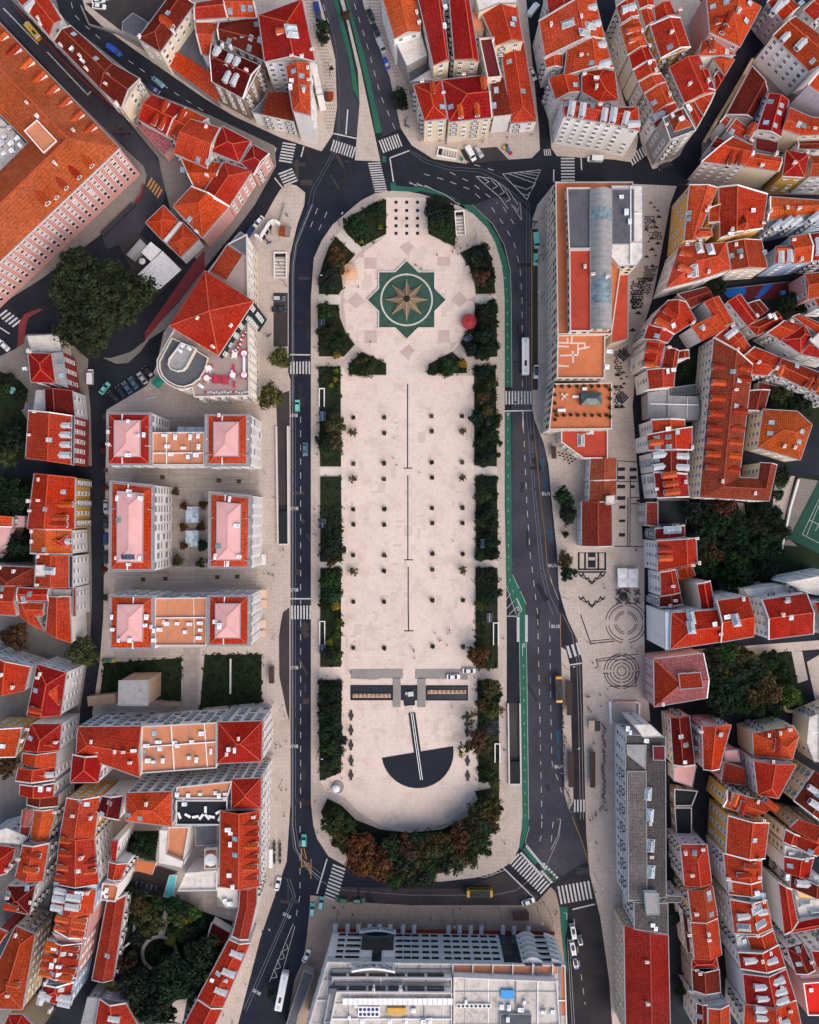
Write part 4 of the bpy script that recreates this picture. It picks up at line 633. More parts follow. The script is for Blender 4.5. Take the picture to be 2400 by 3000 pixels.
def roof_wing(d, rm, wm, faces):
    """adds one wing's roof to rm and its gables to wm; faces collects (points) for placing things on it"""
    P_ = d['p']; e = d['e']; t = d['t']; n = len(P_); sl = d['c'] in SLOPED
    def f(pts, m=0):
        pts = [Vector(p) for p in pts]
        q = []
        for p in pts:
            if not q or (p-q[-1]).length > 1e-3: q.append(p)
        if len(q) > 2 and (q[0]-q[-1]).length < 1e-3: q.pop()
        if len(q) < 3: return
        rm.face(q, m, up=(0,0,1)); faces.append(q)
    ridge = 3 if d['c'] in 'dnu' else 0 if d['c'] == 'P' else 1
    if t == 'f':
        poly = ccw([(p[0], p[1]) for p in P_])
        f([(x, y, e) for x, y in poly])
        if d['c'] in 'tczwW' and abs(area(poly)) > 120:                      # low walls, gutters and pipes across the deck
            e0 = max(((Vector(poly[(i+1) % len(poly)])-Vector(poly[i])) for i in range(len(poly))), key=lambda v: v.length).normalized()
            inn = offset(poly, -.4)
            def cut(o, dv, hgt, wd, mi):
                hits = []
                for i in range(len(inn)):
                    a, b_ = Vector(inn[i]), Vector(inn[(i+1) % len(inn)]); r = b_-a; den = dv.x*r.y-dv.y*r.x
                    if abs(den) < 1e-6: continue
                    t_ = ((a-o).x*r.y-(a-o).y*r.x)/den; u_ = ((a-o).x*dv.y-(a-o).y*dv.x)/den
                    if 0 <= u_ <= 1: hits.append(t_)
                hits.sort()
                for q in range(0, len(hits)-1, 2):
                    p0, p1 = o+dv*hits[q], o+dv*hits[q+1]; rm.bar((p0.x,p0.y,e+.01), (p1.x,p1.y,e+.01), wd, hgt, mi)
            pv = Vector((-e0.y, e0.x)); c0 = Vector(cen(poly)); rq = random.Random(int(c0.x*31+c0.y*7)); ext = max((Vector(p)-c0).dot(e0) for p in poly); ex2 = max((Vector(p)-c0).dot(pv) for p in poly)
            k_ = -ext+rq.uniform(3, 6)
            while k_ < ext-2: cut(c0+e0*k_, pv, rq.choice((.12,.5,.5,.12)), rq.choice((.14,.28)), 2 if d['c'] in 'kK' else rq.choice((2,6))); k_ += rq.uniform(4.5, 9)
            if ex2 > 4: cut(c0+pv*rq.uniform(-.3,.3)*ex2, e0, .7, .3, 6)
            if ex2 > 9: cut(c0+pv*.6*ex2, e0, .2, .2, 2)
        if d['par']:
            inn = offset(poly, -.32)
            k = len(poly)
            for i in range(k):
                a, b_, c, dd = poly[i], poly[(i+1) % k], inn[(i+1) % k], inn[i]
                h1 = e+.75
                wm.face([(a[0],a[1],h1),(b_[0],b_[1],h1),(c[0],c[1],h1),(dd[0],dd[1],h1)], 1, up=(0,0,1))
                wm.face([(a[0],a[1],e),(b_[0],b_[1],e),(b_[0],b_[1],h1),(a[0],a[1],h1)], 0)
                wm.face([(c[0],c[1],e+.01),(dd[0],dd[1],e+.01),(dd[0],dd[1],h1),(c[0],c[1],h1)], 0)
        else:
            o1 = offset(poly, .12); i1 = offset(poly, -.12); k = len(poly)
            for i in range(k):
                j = (i+1) % k
                A = [(o1[i][0],o1[i][1],e+.14),(o1[j][0],o1[j][1],e+.14),(i1[j][0],i1[j][1],e+.14),(i1[i][0],i1[i][1],e+.14)]
                rm.face(A, 2, up=(0,0,1))
                rm.face([(i1[j][0],i1[j][1],e),(i1[i][0],i1[i][1],e),A[3],A[2]], 2)
                rm.face([(o1[i][0],o1[i][1],e-.2),(o1[j][0],o1[j][1],e-.2),A[1],A[0]], 2)
        return
    if t == 'p':
        c = cen(P_); rise = d['rise'] or .5*min((Vector(P_[i]).xy-Vector(c)).length for i in range(n))*.6
        ap = Vector((c[0], c[1], e+rise))
        for i in range(n):
            f([P_[i], P_[(i+1) % n], ap])
            rm.bar(Vector(P_[i])+Vector((0,0,.02)), ap+Vector((0,0,.02)), .35, .1, ridge)
        return
    k = n//2; A = P_[:k]; B = P_[k:][::-1]
    wid = sum((A[i]-B[i]).length for i in range(k))/k
    if t == 's':
        rise = d['rise'] or wid*.25
        for i in range(k-1):
            a0, a1 = A[i], A[i+1]; b0, b1 = B[i]+Vector((0,0,rise)), B[i+1]+Vector((0,0,rise))
            f([a0, a1, b1, b0])
            wm.face([B[i], B[i+1], b1, b0], 0); wm.face([B[i+1], B[i], b0, b1], 0)
        for i in (0, k-1):
            q = B[i]+Vector((0,0,rise)); wm.face([A[i], B[i], q], 0); wm.face([A[i], q, B[i]], 0)
        return
    if t == 'v':
        m_ = 8; rise = wid*.32
        def pt(i, s_):
            q = A[i].lerp(B[i], s_); return q+Vector((0,0, math.sin(math.pi*s_)*rise))
        for j in range(m_):
            nseg = 22
            for q in range(nseg):
                s0, s1 = j/m_, (j+1)/m_; u0, u1 = q/nseg, (q+1)/nseg
                glass = 4 if q in (3, 4, 14, 15, 16, 17) else 0
                f([pt(0,s0).lerp(pt(1,s0),u0), pt(0,s0).lerp(pt(1,s0),u1), pt(0,s1).lerp(pt(1,s1),u1), pt(0,s1).lerp(pt(1,s1),u0)], glass)
        for u in range(23):
            for j in range(m_):
                rm.bar(pt(0,j/m_).lerp(pt(1,j/m_),u/22)+Vector((0,0,.03)), pt(0,(j+1)/m_).lerp(pt(1,(j+1)/m_),u/22)+Vector((0,0,.03)), .12, .08, 2)
        for i in (0, 1):
            q = [pt(i, j/m_) for j in range(m_+1)]; wm.face(q, 0); wm.face(q[::-1], 0)
        return
    rise = d['rise'] if d['rise'] is not None else max(.8, wid*.5*.47)
    fr = d['f']
    Rg = [A[i].lerp(B[i], fr)+Vector((0,0,rise)) for i in range(k)]
    base0, base1 = Rg[0].copy(), Rg[-1].copy()
    hip0 = t in ('h', 'h0'); hip1 = t in ('h', 'h1')
    if hip0:
        L = (Rg[1]-Rg[0]).length; ins = min(.48 if k == 2 and hip1 else .85, (A[0]-B[0]).length*.5/max(L, .1)); Rg[0] = Rg[0].lerp(Rg[1], ins)
    if hip1:
        L = (base1-Rg[-2] if not (k == 2 and hip0) else base1-base0).length; ins = min(.48 if k == 2 and hip0 else .85, (A[-1]-B[-1]).length*.5/max(L, .1))
        Rg[-1] = base1.lerp(base0 if k == 2 else Rg[-2], ins)
    for i in range(k-1):
        f([A[i], A[i+1], Rg[i+1], Rg[i]]); f([B[i], B[i+1], Rg[i+1], Rg[i]])
        rm.bar(Rg[i]+Vector((0,0,.02)), Rg[i+1]+Vector((0,0,.02)), .32, .13, ridge)
    for (hp, i) in ((hip0, 0), (hip1, k-1)):
        if hp:
            f([A[i], B[i], Rg[i]], 5 if d['end'] else 0)
            for q in (A[i], B[i]): rm.bar(q+Vector((0,0,.03)), Rg[i]+Vector((0,0,.02)), .28, .11, ridge)
        else:
            wm.face([A[i], B[i], Rg[i]], 0); wm.face([B[i], A[i], Rg[i]], 0)
            # rendered verge along the party wall
            vk = int(abs(A[i].x*7+B[i].y*3)) % 5
            for q in (A[i], B[i]):
                if vk < 3: wm.bar(q+Vector((0,0,.02)), Rg[i]+Vector((0,0,.02)), .24+.1*vk, .2, 1)
                else: rm.bar(q+Vector((0,0,.02)), Rg[i]+Vector((0,0,.02)), .28, .12, ridge)
    # gutters
    for rail in (A, B):
        for i in range(k-1): rm.bar(rail[i]+Vector((0,0,-.06)), rail[i+1]+Vector((0,0,-.06)), .26, .14, 2)
    if hip0: rm.bar(A[0]+Vector((0,0,-.06)), B[0]+Vector((0,0,-.06)), .26, .14, 2)
    if hip1: rm.bar(A[-1]+Vector((0,0,-.06)), B[-1]+Vector((0,0,-.06)), .26, .14, 2)

def on_roof(faces, px, py, h):
    z = h
    best = None
    for it in range(3):
        w = W(px, py, z); hit = None
        for q in faces:
            if inside(w, q):
                n = (q[1]-q[0]).cross(q[2]-q[0])
                if n.length < 1e-6: continue
                n.normalize()
                if n.z < 0: n = -n
                if n.z < .05: continue
                zz = q[0].z-(n.x*(w.x-q[0].x)+n.y*(w.y-q[0].y))/n.z
                if hit is None or zz > hit[0]: hit = (zz, n)
        if hit is None: return w if best is None else best[0], Vector((0,0,1)) if best is None else best[1]
        z = hit[0]; best = (W(px, py, z), hit[1])
    return best

def building(idx, rec, wl):
    ox, oy, label, h, wall, wings, opt = rec
    cat = opt.get('cat', 'house')
    rnd = random.Random(idx*13+5)
    name = {'house': 'house', 'shed': 'shed'}.get(cat, cat.replace(' ', '_'))
    allp = [p for d in wl for p in d['p']]
    c = cen(wl[0]['p']); org = Vector((c[0], c[1], 0))
    root = empty(name, org, 0, label, cat)
    faces = []; fw = []; roofs = []; byroof = {}; bywall = {}
    for d in wl:
        rm = MB(); byroof[len(byroof)] = (rm, d); wm = bywall.setdefault(d['wall'], MB())
        nf0 = len(faces); roof_wing(d, rm, wm, faces); fw += [len(byroof)-1]*(len(faces)-nf0)
        poly = offset(d['p'], -.12)
        z0 = 0.0
        wm.prism(poly, z0, d['e']-.02, 0, top=False)
        if d['t'] != 'f' and d['e'] > 5:                                  # cornice under the eaves
            o1 = offset(d['p'], .06); k = len(o1)
            for i in range(k):
                j = (i+1) % k
                wm.face([(o1[i][0],o1[i][1],d['e']-.55),(o1[j][0],o1[j][1],d['e']-.55),(o1[j][0],o1[j][1],d['e']-.1),(o1[i][0],o1[i][1],d['e']-.1)], 1)
                wm.face([(poly[i][0],poly[i][1],d['e']-.7),(poly[j][0],poly[j][1],d['e']-.7),(o1[j][0],o1[j][1],d['e']-.55),(o1[i][0],o1[i][1],d['e']-.55)], 1)
                wm.face([(o1[i][0],o1[i][1],d['e']-.1),(o1[j][0],o1[j][1],d['e']-.1),(poly[j][0],poly[j][1],d['e']-.1),(poly[i][0],poly[i][1],d['e']-.1)], 1)
    for kcol, wm in bywall.items():
        wm.build('wall', [WALL[kcol], CORN if kcol in 'wcgsTCeG' else FRAME], root, org)
    for _, (rm, d) in byroof.items():
        key = d['c']+(d['end'] or '')
        mat = ROOF.get(key[0]) or ROOF['r']
        if key[0] == 'o' and d['t'] == 'f': mat = MATS['terrace_orange']
        if key[0] == 'u' and d['t'] == 'f': mat = ROOF['u']
        roofs += [rm.build('roof', [mat, RIDGE, GUTTER, RIDGED, SKY, ROOF['b'] if len(key) > 1 else mat, WHITE], root, org)]
    # windows on the walls that look toward the open side
    if opt.get('win', 1):
        slots = []
        step_f = 3.25
        for d in wl:
            e = d['e']
            if e < 4.5 or (d['z'] < -5.5 and opt.get('win', 1) != 2): continue
            poly = offset(d['p'], -.12); n = len(poly)
            for i in range(n):
                a, b = Vector(poly[i]), Vector(poly[(i+1) % n]); L = (b-a).length
                if L < 2.6: continue
                t = (b-a)/L; nn = Vector((t.y, -t.x)); mid = (a+b)/2
                if nn.dot(-mid) < .06*mid.length: continue
                m0 = W(0, 0)
                if opt.get('win') == 2 and nn.y > .8: continue
                if abs(mid.x) > 150 or abs(mid.y) > 185: continue
                nf = max(1, int((e-.9)/step_f)); sp = 2.75 if cat not in ('shopping centre',) else 2.2
                nc = max(1, int((L-1.0)/sp)); blank = rnd.random() < .12 and cat == 'house'
                if blank: continue
                balc = rnd.random() < .3; colskip = rnd.random() < .3
                for q in range(nc):
                    x = a+t*(L*(q+.5)/nc)
                    zt = ztop(x.x+nn.x*1.0, x.y+nn.y*1.0)
                    for fl in range(nf):
                        z = e-2.55-step_f*fl
                        if z < .9: z = .35
                        if zt > z-.3: continue
                        if colskip and rnd.random() < .2: continue
                        kind = 0
                        if z < 1.5: kind = 2 if rnd.random() < .6 else 3
                        elif balc and q % 2 == 0: kind = 1
                        slots.append((-(nn.dot(-mid))/mid.length*(z+2), x, z, nn, kind))
        slots.sort(key=lambda s_: s_[0])
        rest = MB()
        for (_, x, z, nn, kind) in slots[:100]:
            me = (WIN, WINB, WINW, DOOR)[kind]; tc = None
            if kind == 0 and rnd.random() < .16: me = WINS; tc = rnd.choice(((.06,.12,.08),(.25,.24,.23),(.5,.47,.44),(.14,.05,.03),(.12,.16,.2)))
            if cat == 'housing block' and kind != 3: me = BWIN
            if cat == 'shopping centre': me = SWIN
            put('door' if kind == 3 else 'window', me, root, (x.x-org.x+nn.x*.02, x.y-org.y+nn.y*.02, z), (0,0,math.atan2(nn.x, -nn.y)), None, tc)
        if len(slots) > 100:
            for (_, x, z, nn, kind) in slots[100:]:
                rot = math.atan2(nn.x, -nn.y)
                rest.box((x.x+nn.x*.05, x.y+nn.y*.05, z-.12), (1.45,.1,2.0), rot, 0); rest.box((x.x+nn.x*.08, x.y+nn.y*.08, z), (1.15,.1,1.75), rot, 1)
            o = rest.build('window', [FRAME, PANE], root, org); o['kind'] = 'stuff'
    def pts(key):
        for s_ in opt.get(key, '').split():
            x, y = map(float, s_.split(',')); yield ox+x/2.875, oy+y/2.875
    d0 = wl[0]['p']; e0 = (Vector(d0[1])-Vector(d0[0])); ang = math.atan2(e0.y, e0.x)
    tile = any(q in label for q in ('brick', 'tiled', 'gable', 'hipped', 'hospital', 'monastery', 'attic', 'packed'))
    def on(p):
        best = (-1, 0)
        for q, wi in zip(faces, fw):
            if inside(p, q) and q[0].z > best[0] and q[0].z < p.z+4: best = (q[0].z, wi)
        return roofs[best[1]]
    for x, y in pts('dorm'):
        p, n = on_roof(faces, x, y, h+1)
        if n.z > .995: n = Vector((-p.x, -p.y, 200)).normalized()
        dn = Vector((n.x, n.y)).normalized()
        put('dormer', DORM[1 if tile else 0], on(p), (p.x-org.x+dn.x*.9, p.y-org.y+dn.y*.9, p.z-.45), (0,0,math.atan2(dn.x, -dn.y)), (1+.25*rnd.random(),)*3)
    for x, y in pts('chim'):
        p, n = on_roof(faces, x, y, h+1)
        put('chimney', CHIM[rnd.choice((0,0,1,2))], on(p), (p.x-org.x, p.y-org.y, p.z+.1), (0,0,ang+rnd.choice((0, math.pi/2))), (1,1,.7+.5*rnd.random()))
    for x, y in pts('sky'):
        p, n = on_roof(faces, x, y, h+1)
        big = any(q in label for q in ('lantern', 'glazed', 'square skylight', 'glass pyramids', 'glass ridge', 'light wells'))
        u = Vector((0,0,1)).cross(n)
        u = u.normalized() if u.length > .05 else Vector((math.cos(ang), math.sin(ang), 0))
        v = n.cross(u); M = Matrix((u, v, n)).transposed().to_4x4()
        o = put('skylight', LANT if big else SKYL, on(p)); o.matrix_local = Matrix.Translation(p-org+n*.05) @ M
        if big: o.scale = (.8,.8,1)
    for x, y in pts('ac'):
        p, n = on_roof(faces, x, y, h+.5)
        put('roof_unit', UNITM, on(p), (p.x-org.x, p.y-org.y, p.z-.1), (0,0,ang+rnd.choice((0, math.pi/2))), (.65+.55*rnd.random(), .65+.5*rnd.random(), .6+.6*rnd.random()))
    return root, org, faces

PARSED = [parse(r[0], r[1], r[3], r[4], r[5]) for r in DATA]
for i, wl in enumerate(PARSED):
    for d in wl:
        q = [(p.x, p.y) for p in d['p']]
        ALLW.append((q, (min(a for a, b in q), min(b for a, b in q), max(a for a, b in q), max(b for a, b in q)), d['e'], i))
BLD = {}
for i, rec in enumerate(DATA):
    BLD[rec[2]] = building(i, rec, PARSED[i])
def find(s): return next(v for k, v in BLD.items() if s in k)
r_, o_, f_ = find('west pavilion with pink')
p_, n_ = on_roof(f_, 1080/2.875, 1200+1240/2.875, 22)
so = put('solar_panel', m_solar(), r_); u_ = Vector((0,0,1)).cross(n_).normalized()
so.matrix_local = Matrix.Translation(p_-o_+n_*.12) @ Matrix((u_, n_.cross(u_), n_)).transposed().to_4x4()
# ---------------------------------------------------------------- light, sky, camera
w = bpy.data.worlds.new('World'); SC.world = w; w.use_nodes = True
nt = w.node_tree; sk = nt.nodes.new('ShaderNodeTexSky'); sk.sky_type = 'NISHITA'; sk.sun_disc = False
SUN_EL, SUN_AZ = math.radians(48), math.radians(140)     # azimuth from image top, clockwise
sk.sun_elevation = SUN_EL; sk.sun_rotation = SUN_AZ; sk.air_density = 1.2; sk.dust_density = 2.5
bg = nt.nodes['Background']; nt.links.new(sk.outputs[0], bg.inputs['Color']); bg.inputs['Strength'].default_value = .105
sd = bpy.data.lights.new('sun', 'SUN'); sd.energy = 1.5; sd.angle = math.radians(62); sd.color = (1, .90, .80)
so = bpy.data.objects.new('sun', sd); COL.objects.link(so)
dirv = Vector((math.sin(SUN_AZ)*math.cos(SUN_EL), math.cos(SUN_AZ)*math.cos(SUN_EL), math.sin(SUN_EL)))
so.rotation_euler = dirv.to_track_quat('Z', 'Y').to_euler()
cd = bpy.data.cameras.new('camera'); cam = bpy.data.objects.new('camera', cd); COL.objects.link(cam)
cam.location = (0, 0, H); cd.sensor_fit = 'VERTICAL'; cd.sensor_height = 24; cd.lens = 12*H/(1500*S)
cd.clip_start = 1; cd.clip_end = 6000; SC.camera = cam
SC.view_settings.view_transform = 'Standard'; SC.view_settings.look = 'None'; SC.view_settings.exposure = .74; SC.view_settings.gamma = 1
SC.cycles.use_denoising = True; SC.cycles.max_bounces = 5; SC.cycles.diffuse_bounces = 3
# ---------------------------------------------------------------- ground, roads, pavements
def mat_asphalt(name, col, patch):
    m, nt, b = nodes(name); p = geo_pos(nt)
    c = mixc(nt, ramp(nt, noise(nt, .09, 5, p, .6), .38, .66), col, patch)
    c = hsv(nt, c, val=mapr(nt, noise(nt, .7, 5, p, .7), .72, 1.28))
    c = hsv(nt, c, val=mapr(nt, noise(nt, 6, 2, p), .85, 1.15))
    link(nt, c, b.inputs['Base Color']); b.inputs['Roughness'].default_value = .85; b.inputs['Specular IOR Level'].default_value = .2
    MATS[name] = m; return m
def mat_paving(name, col, dirt, bw, bh, mortar=.03, mcol=None, amt=.5, rot=0, jitter=.25):
    m, nt, b = nodes(name); p = geo_pos(nt)
    mp = nt.nodes.new('ShaderNodeMapping'); mp.inputs['Rotation'].default_value = (0,0,rot); link(nt, p, mp.inputs['Vector'])
    br = nt.nodes.new('ShaderNodeTexBrick'); br.offset = 0.; br.inputs['Scale'].default_value = 1
    br.inputs['Brick Width'].default_value = bw; br.inputs['Row Height'].default_value = bh; br.inputs['Mortar Size'].default_value = mortar
    br.inputs['Mortar Smooth'].default_value = .3
    br.inputs['Color1'].default_value = (*[x*(1-jitter*.5) for x in col], 1); br.inputs['Color2'].default_value = (*[min(1, x*(1+jitter*.4)) for x in col], 1)
    br.inputs['Mortar'].default_value = (*(mcol or [x*.62 for x in col]), 1)
    link(nt, mp.outputs['Vector'], br.inputs['Vector'])
    c = br.outputs['Color']
    c = mixc(nt, mult(nt, ramp(nt, noise(nt, .16, 7, p, .68), .5, .78), amt), c, dirt)
    c = mixc(nt, mult(nt, ramp(nt, noise(nt, 1.1, 6, p, .7), .58, .8), amt*.8), c, dirt)
    c = hsv(nt, c, val=mapr(nt, noise(nt, .05, 3, p), .88, 1.12))
    link(nt, c, b.inputs['Base Color']); b.inputs['Roughness'].default_value = .9; b.inputs['Specular IOR Level'].default_value = .15
    MATS[name] = m; return m
ASPH = mat_asphalt('asphalt_dark', (.011,.0125,.019), (.021,.0225,.031))
ASPW = mat_asphalt('asphalt_navy', (.009,.012,.023), (.015,.019,.032))
ASPE = mat_asphalt('asphalt_grey', (.032,.032,.044), (.054,.051,.064))
ASPD = mat_asphalt('asphalt_tram_lane', (.018,.016,.019), (.032,.029,.031))
ASPB = mat_asphalt('asphalt_brown', (.038,.031,.032), (.058,.047,.046))
PLAZA = mat_paving('plaza_slabs', (.68,.545,.475), (.42,.305,.24), .9, .9, .06, (.585,.46,.40), .7, 0, .10)
CALC = mat_paving('calcada_pale', (.53,.435,.38), (.28,.20,.15), .45, .45, .05, None, .55)
CALCG = mat_paving('calcada_grey', (.23,.20,.18), (.10,.085,.075), .5, .5, .05, None, .6)
PAVS = mat_paving('calcada_brown', (.36,.27,.215), (.18,.125,.10), .5, .5, .05, None, .6)
CALCW = mat_paving('calcada_warm', (.58,.43,.32), (.32,.22,.15), .45, .45, .05, None, .4)
DECK = mat_paving('housing_deck', (.40,.335,.295), (.15,.12,.10), 9., .55, .05, (.2,.165,.14), .6)
DECK2 = mat_paving('housing_deck_plain', (.34,.29,.26), (.17,.14,.12), 2, 2, .04, None, .5)
LAWN = mat_flat('lawn_dark', (.013,.022,.010), (.036,.029,.016), .6, .35)
SOIL = mat_flat('bed_soil', (.075,.05,.032), (.16,.10,.06), .6, .7)
GREENP = mat_flat('bike_green', (.025,.115,.075), (.014,.062,.045), .45, .6)
REDP = mat_flat('lane_maroon', (.20,.035,.04), (.10,.02,.025), .5, .5)
PAINTW = mat_flat('line_white', (.52,.50,.49), (.16,.155,.16), .8, 1.6)
PAINTY = mat_flat('line_yellow', (.48,.24,.06), (.2,.11,.04), .6, 2)
KERB = mat_plain('kerb_stone', (.42,.35,.30), .85)
RAIL = mat_plain('tram_rail', (.20,.20,.22), .4, .6)
BLACKP = mat_flat('paving_black', (.018,.02,.028), (.035,.036,.042), .4, 2)
def mat_water(name, col):
    m, nt, b = nodes(name); p = geo_pos(nt)
    c = mixc(nt, ramp(nt, noise(nt, .5, 4, p), .35, .7), col, [x*1.5 for x in col]); link(nt, c, b.inputs['Base Color'])
    b.inputs['Roughness'].default_value = .12; b.inputs['Specular IOR Level'].default_value = .4
    MATS[name] = m; return m
WGREEN = mat_water('basin_green', (.030,.062,.042)); WBLACK = mat_water('pool_black', (.014,.017,.024)); WTURQ = mat_water('pool_turquoise', (.12,.50,.52))

def sheet(name, polys, mat, z=0., t=None, kerb=None):
    b = MB()
    for k, s in enumerate(polys):
        if k: z += .0013
        q = P(s) if isinstance(s, str) else s
        if t: b.prism([(p[0],p[1]) for p in q], z-t, z, 1, 0)
        else: b.face([(p[0],p[1],z) for p in ccw([(p[0],p[1]) for p in q])], 0)
    o = b.build(name, [mat, kerb or KERB]); return struct(o)
g = MB(); g.face([(-3000,-3000,0),(3000,-3000,0),(3000,3000,0),(-3000,3000,0)]); struct(g.build('ground', [ASPH]))
ZP = .13      # pavement level
PLAZA_OUT = 'V655,626 661,544 678,506 701,473 744,436 761,422 791,407 825,402 862,404 887,409 923,420 967,434 997,451 1025,479 1043,511 1055,551 1060,581 1063,632 1063,1060 1066,1234 1067,1310 1067,1545 1099,1655 1099,1741 1093,1784 1083,1807 1067,1822 1040,1838 1000,1848 930,1856 850,1855 800,1846 769,1835 731,1825 692,1803 668,1766 660,1737 655,1690'
sheet('pavement', [PLAZA_OUT], CALC, ZP, ZP)
sheet('pavement', ['V606,387 625,391 643,406 641,431 626,474 611,537 608,585 608,731 607,784 612,800 612,1690 604,1813 580,1883 548,1977 498,2170 330,2170 300,1900 200,1700 195,1500 210,1400 218,1300 225,863 310,812 330,770 345,700 500,500 520,494 540,478 556,460 575,425 590,400',
  'V760,-20 766,12 821,163 844,270 867,306 913,335 970,343 1120,333 1137,315 1135,270 1118,100 1106,-20',
  'V1165,390 1132,431 1122,461 1121,500 1121,860 1125,883 1145,933 1155,979 1162,1056 1172,1153 1177,1240 1187,1278 1197,1308 1216,1347 1226,1391 1229,1536 1233,1705 1235,1761 1242,1841 1264,1930 1283,2064 1290,2170 1330,2170 1330,1950 1300,1540 1369,1519 1357,1360 1357,1180 1332,856 1344,719 1374,629 1411,431 1425,392 1300,386',
  'B1130,-30 1165,-30 1310,560 1480,1360 1265,1350 1305,870 1290,600 1200,200',
  'B960,-30 1030,200 1100,500 1115,900 1080,1130 985,1275 640,1160 250,980 0,830 -575,430 -865,220 -1005,80 -1035,-30',
  'C1085,480 1160,900 1195,1250 1240,1315 1725,1345 D130,1365 180,1300 200,1150 80,850 -60,300 -300,-30 C1130,-30',
  'D225,1200 320,1425 420,1400 550,1310 700,1000 900,640 1000,450 900,300 700,-30 0,-30 60,400'], CALC, ZP, ZP)
sheet('pavement', ['D545,1555 600,1560 720,1440 740,1215 950,900 1150,520 1330,300 1500,120 1700,-30 2100,-30 2100,1640 1260,1640 960,1590',
  'B-1600,-30 -1260,-30 -1220,120 -1110,230 -540,680 -420,790 60,980 590,1230 600,1400 420,1725 290,1900 0,2260 -230,2000 -345,1540 -390,1330 -720,930 -1630,0',
  'A-50,150 1050,1250 1210,1400 1235,1480 1215,1580 1120,1725 850,1975 360,2340 -50,2600',
  'V-20,1010 190,1012 194,1250 190,1355 168,1500 150,1640 128,1760 60,2170 -20,2170',
  'E-50,1300 140,1210 230,1090 500,1080 745,1300 735,1450 765,1725 775,2200 0,2120 -50,2100'], CALCG, ZP, ZP)
sheet('pavement', ['E870,1290 980,1340 1080,1330 1180,1240 1260,1130 1420,1030 1725,600 1725,540 1500,830 1260,1090 1220,1150 1100,1240 940,1290'], CALCG, ZP+.01, ZP)
sheet('pavement', ['R890,640 990,650 1100,690 1725,722 S950,722 1080,690 1190,570 1235,620 1265,760 1275,930 1310,1250 1330,1725 1330,1900 R650,1900 690,1725 760,1345 830,1185 860,1000 880,800'], PAVS, ZP, ZP)
sheet('pavement', ['O1275,275 1318,300 1350,430 1365,1050 1380,1560 1345,1660 1302,1500 1287,700','R530,1390 560,1370 600,1390 610,1440 580,1490 520,1500 440,1725 R520,1725 560,1520'][:1], CALC, ZP, ZP)
sheet('red_lane', ['E1725,380 1725,545 1280,1075 1225,1140 1225,1070 1640,480', 'E150,1200 160,1000 210,920 330,875 360,880 240,950 220,1020 205,1170'], REDP, ZP+.02, ZP)
# roads of other tones, each a thin sheet on the base asphalt
sheet('road', ['V640,432 626,474 611,537 608,585 608,731 607,784 612,860 612,1690 604,1813 580,1883 548,1977 498,2156 R420,1725 520,1400 545,1370 600,1400 690,1725 760,1340 830,1200 870,900 885,700 890,640 1100,560 1725,575 1560,470 1350,440 1190,400 1030,310 930,170 895,0 N895,0 J895,0 F890,1725 890,700 905,560 985,300 1080,170 1250,20 B1320,1690'], ASPW, .005)
sheet('road', ['G540,0 700,150 800,330 850,560 860,800 865,1725 K865,1390 985,1640 O985,0 1000,700 1010,1725 S1010,60 980,190 1040,330 1150,420 1280,480 1500,350 1490,0 O1485,1725 1470,400 1400,150 1290,0 K1260,1700 1250,1500 1170,600 1130,290 1040,0 G1033,1725 1033,300 1040,120 1000,60 900,-60 700,-60'], ASPE, .005)
sheet('road', ['R1100,570 1725,585 S450,585 800,450 1090,650 1060,690 950,715 0,715 R1725,715 1100,690'], ASPB, .006)
sheet('road', ['A-20,-60 120,-20 500,400 1010,960 1300,1300 1400,1480 1380,1700 1150,2000 900,2100 860,2000 1190,1600 1210,1500 1190,1390 1000,1230 600,790 0,150', 'B920,-30 1080,-30 1200,450 1250,780 1300,870 1280,1150 1100,1110 1120,900 1100,520 1030,200','B1200,-30 1330,-30 1560,650 1650,1080 1500,1150 1480,1050 1300,400'], ASPE, .004)
sheet('road', ['O1280,-20 1340,60 1420,220 1460,400 1475,1000 1490,1725 S1500,150 1540,480 1620,850 1700,1400 1725,1725 1335,1725 1330,1200 1372,830 1370,740 1250,720 1240,560 1510,420 1400,0 O1385,1560 1370,1050 1355,430 1320,250 1278,270'], ASPD, .009)
sheet('bus_bay', ['F580,742 700,742 700,1195 580,1195', 'G1035,205 1080,205 1082,1560 1035,1560', 'N660,-20 715,-60 715,900 690,820 655,640 628,520 626,180 640,80', 'C425,1260 470,1350 520,1375 840,1350 735,1238','J600,-120 715,-160 718,140 610,140'], ASPB, ZP+.012)
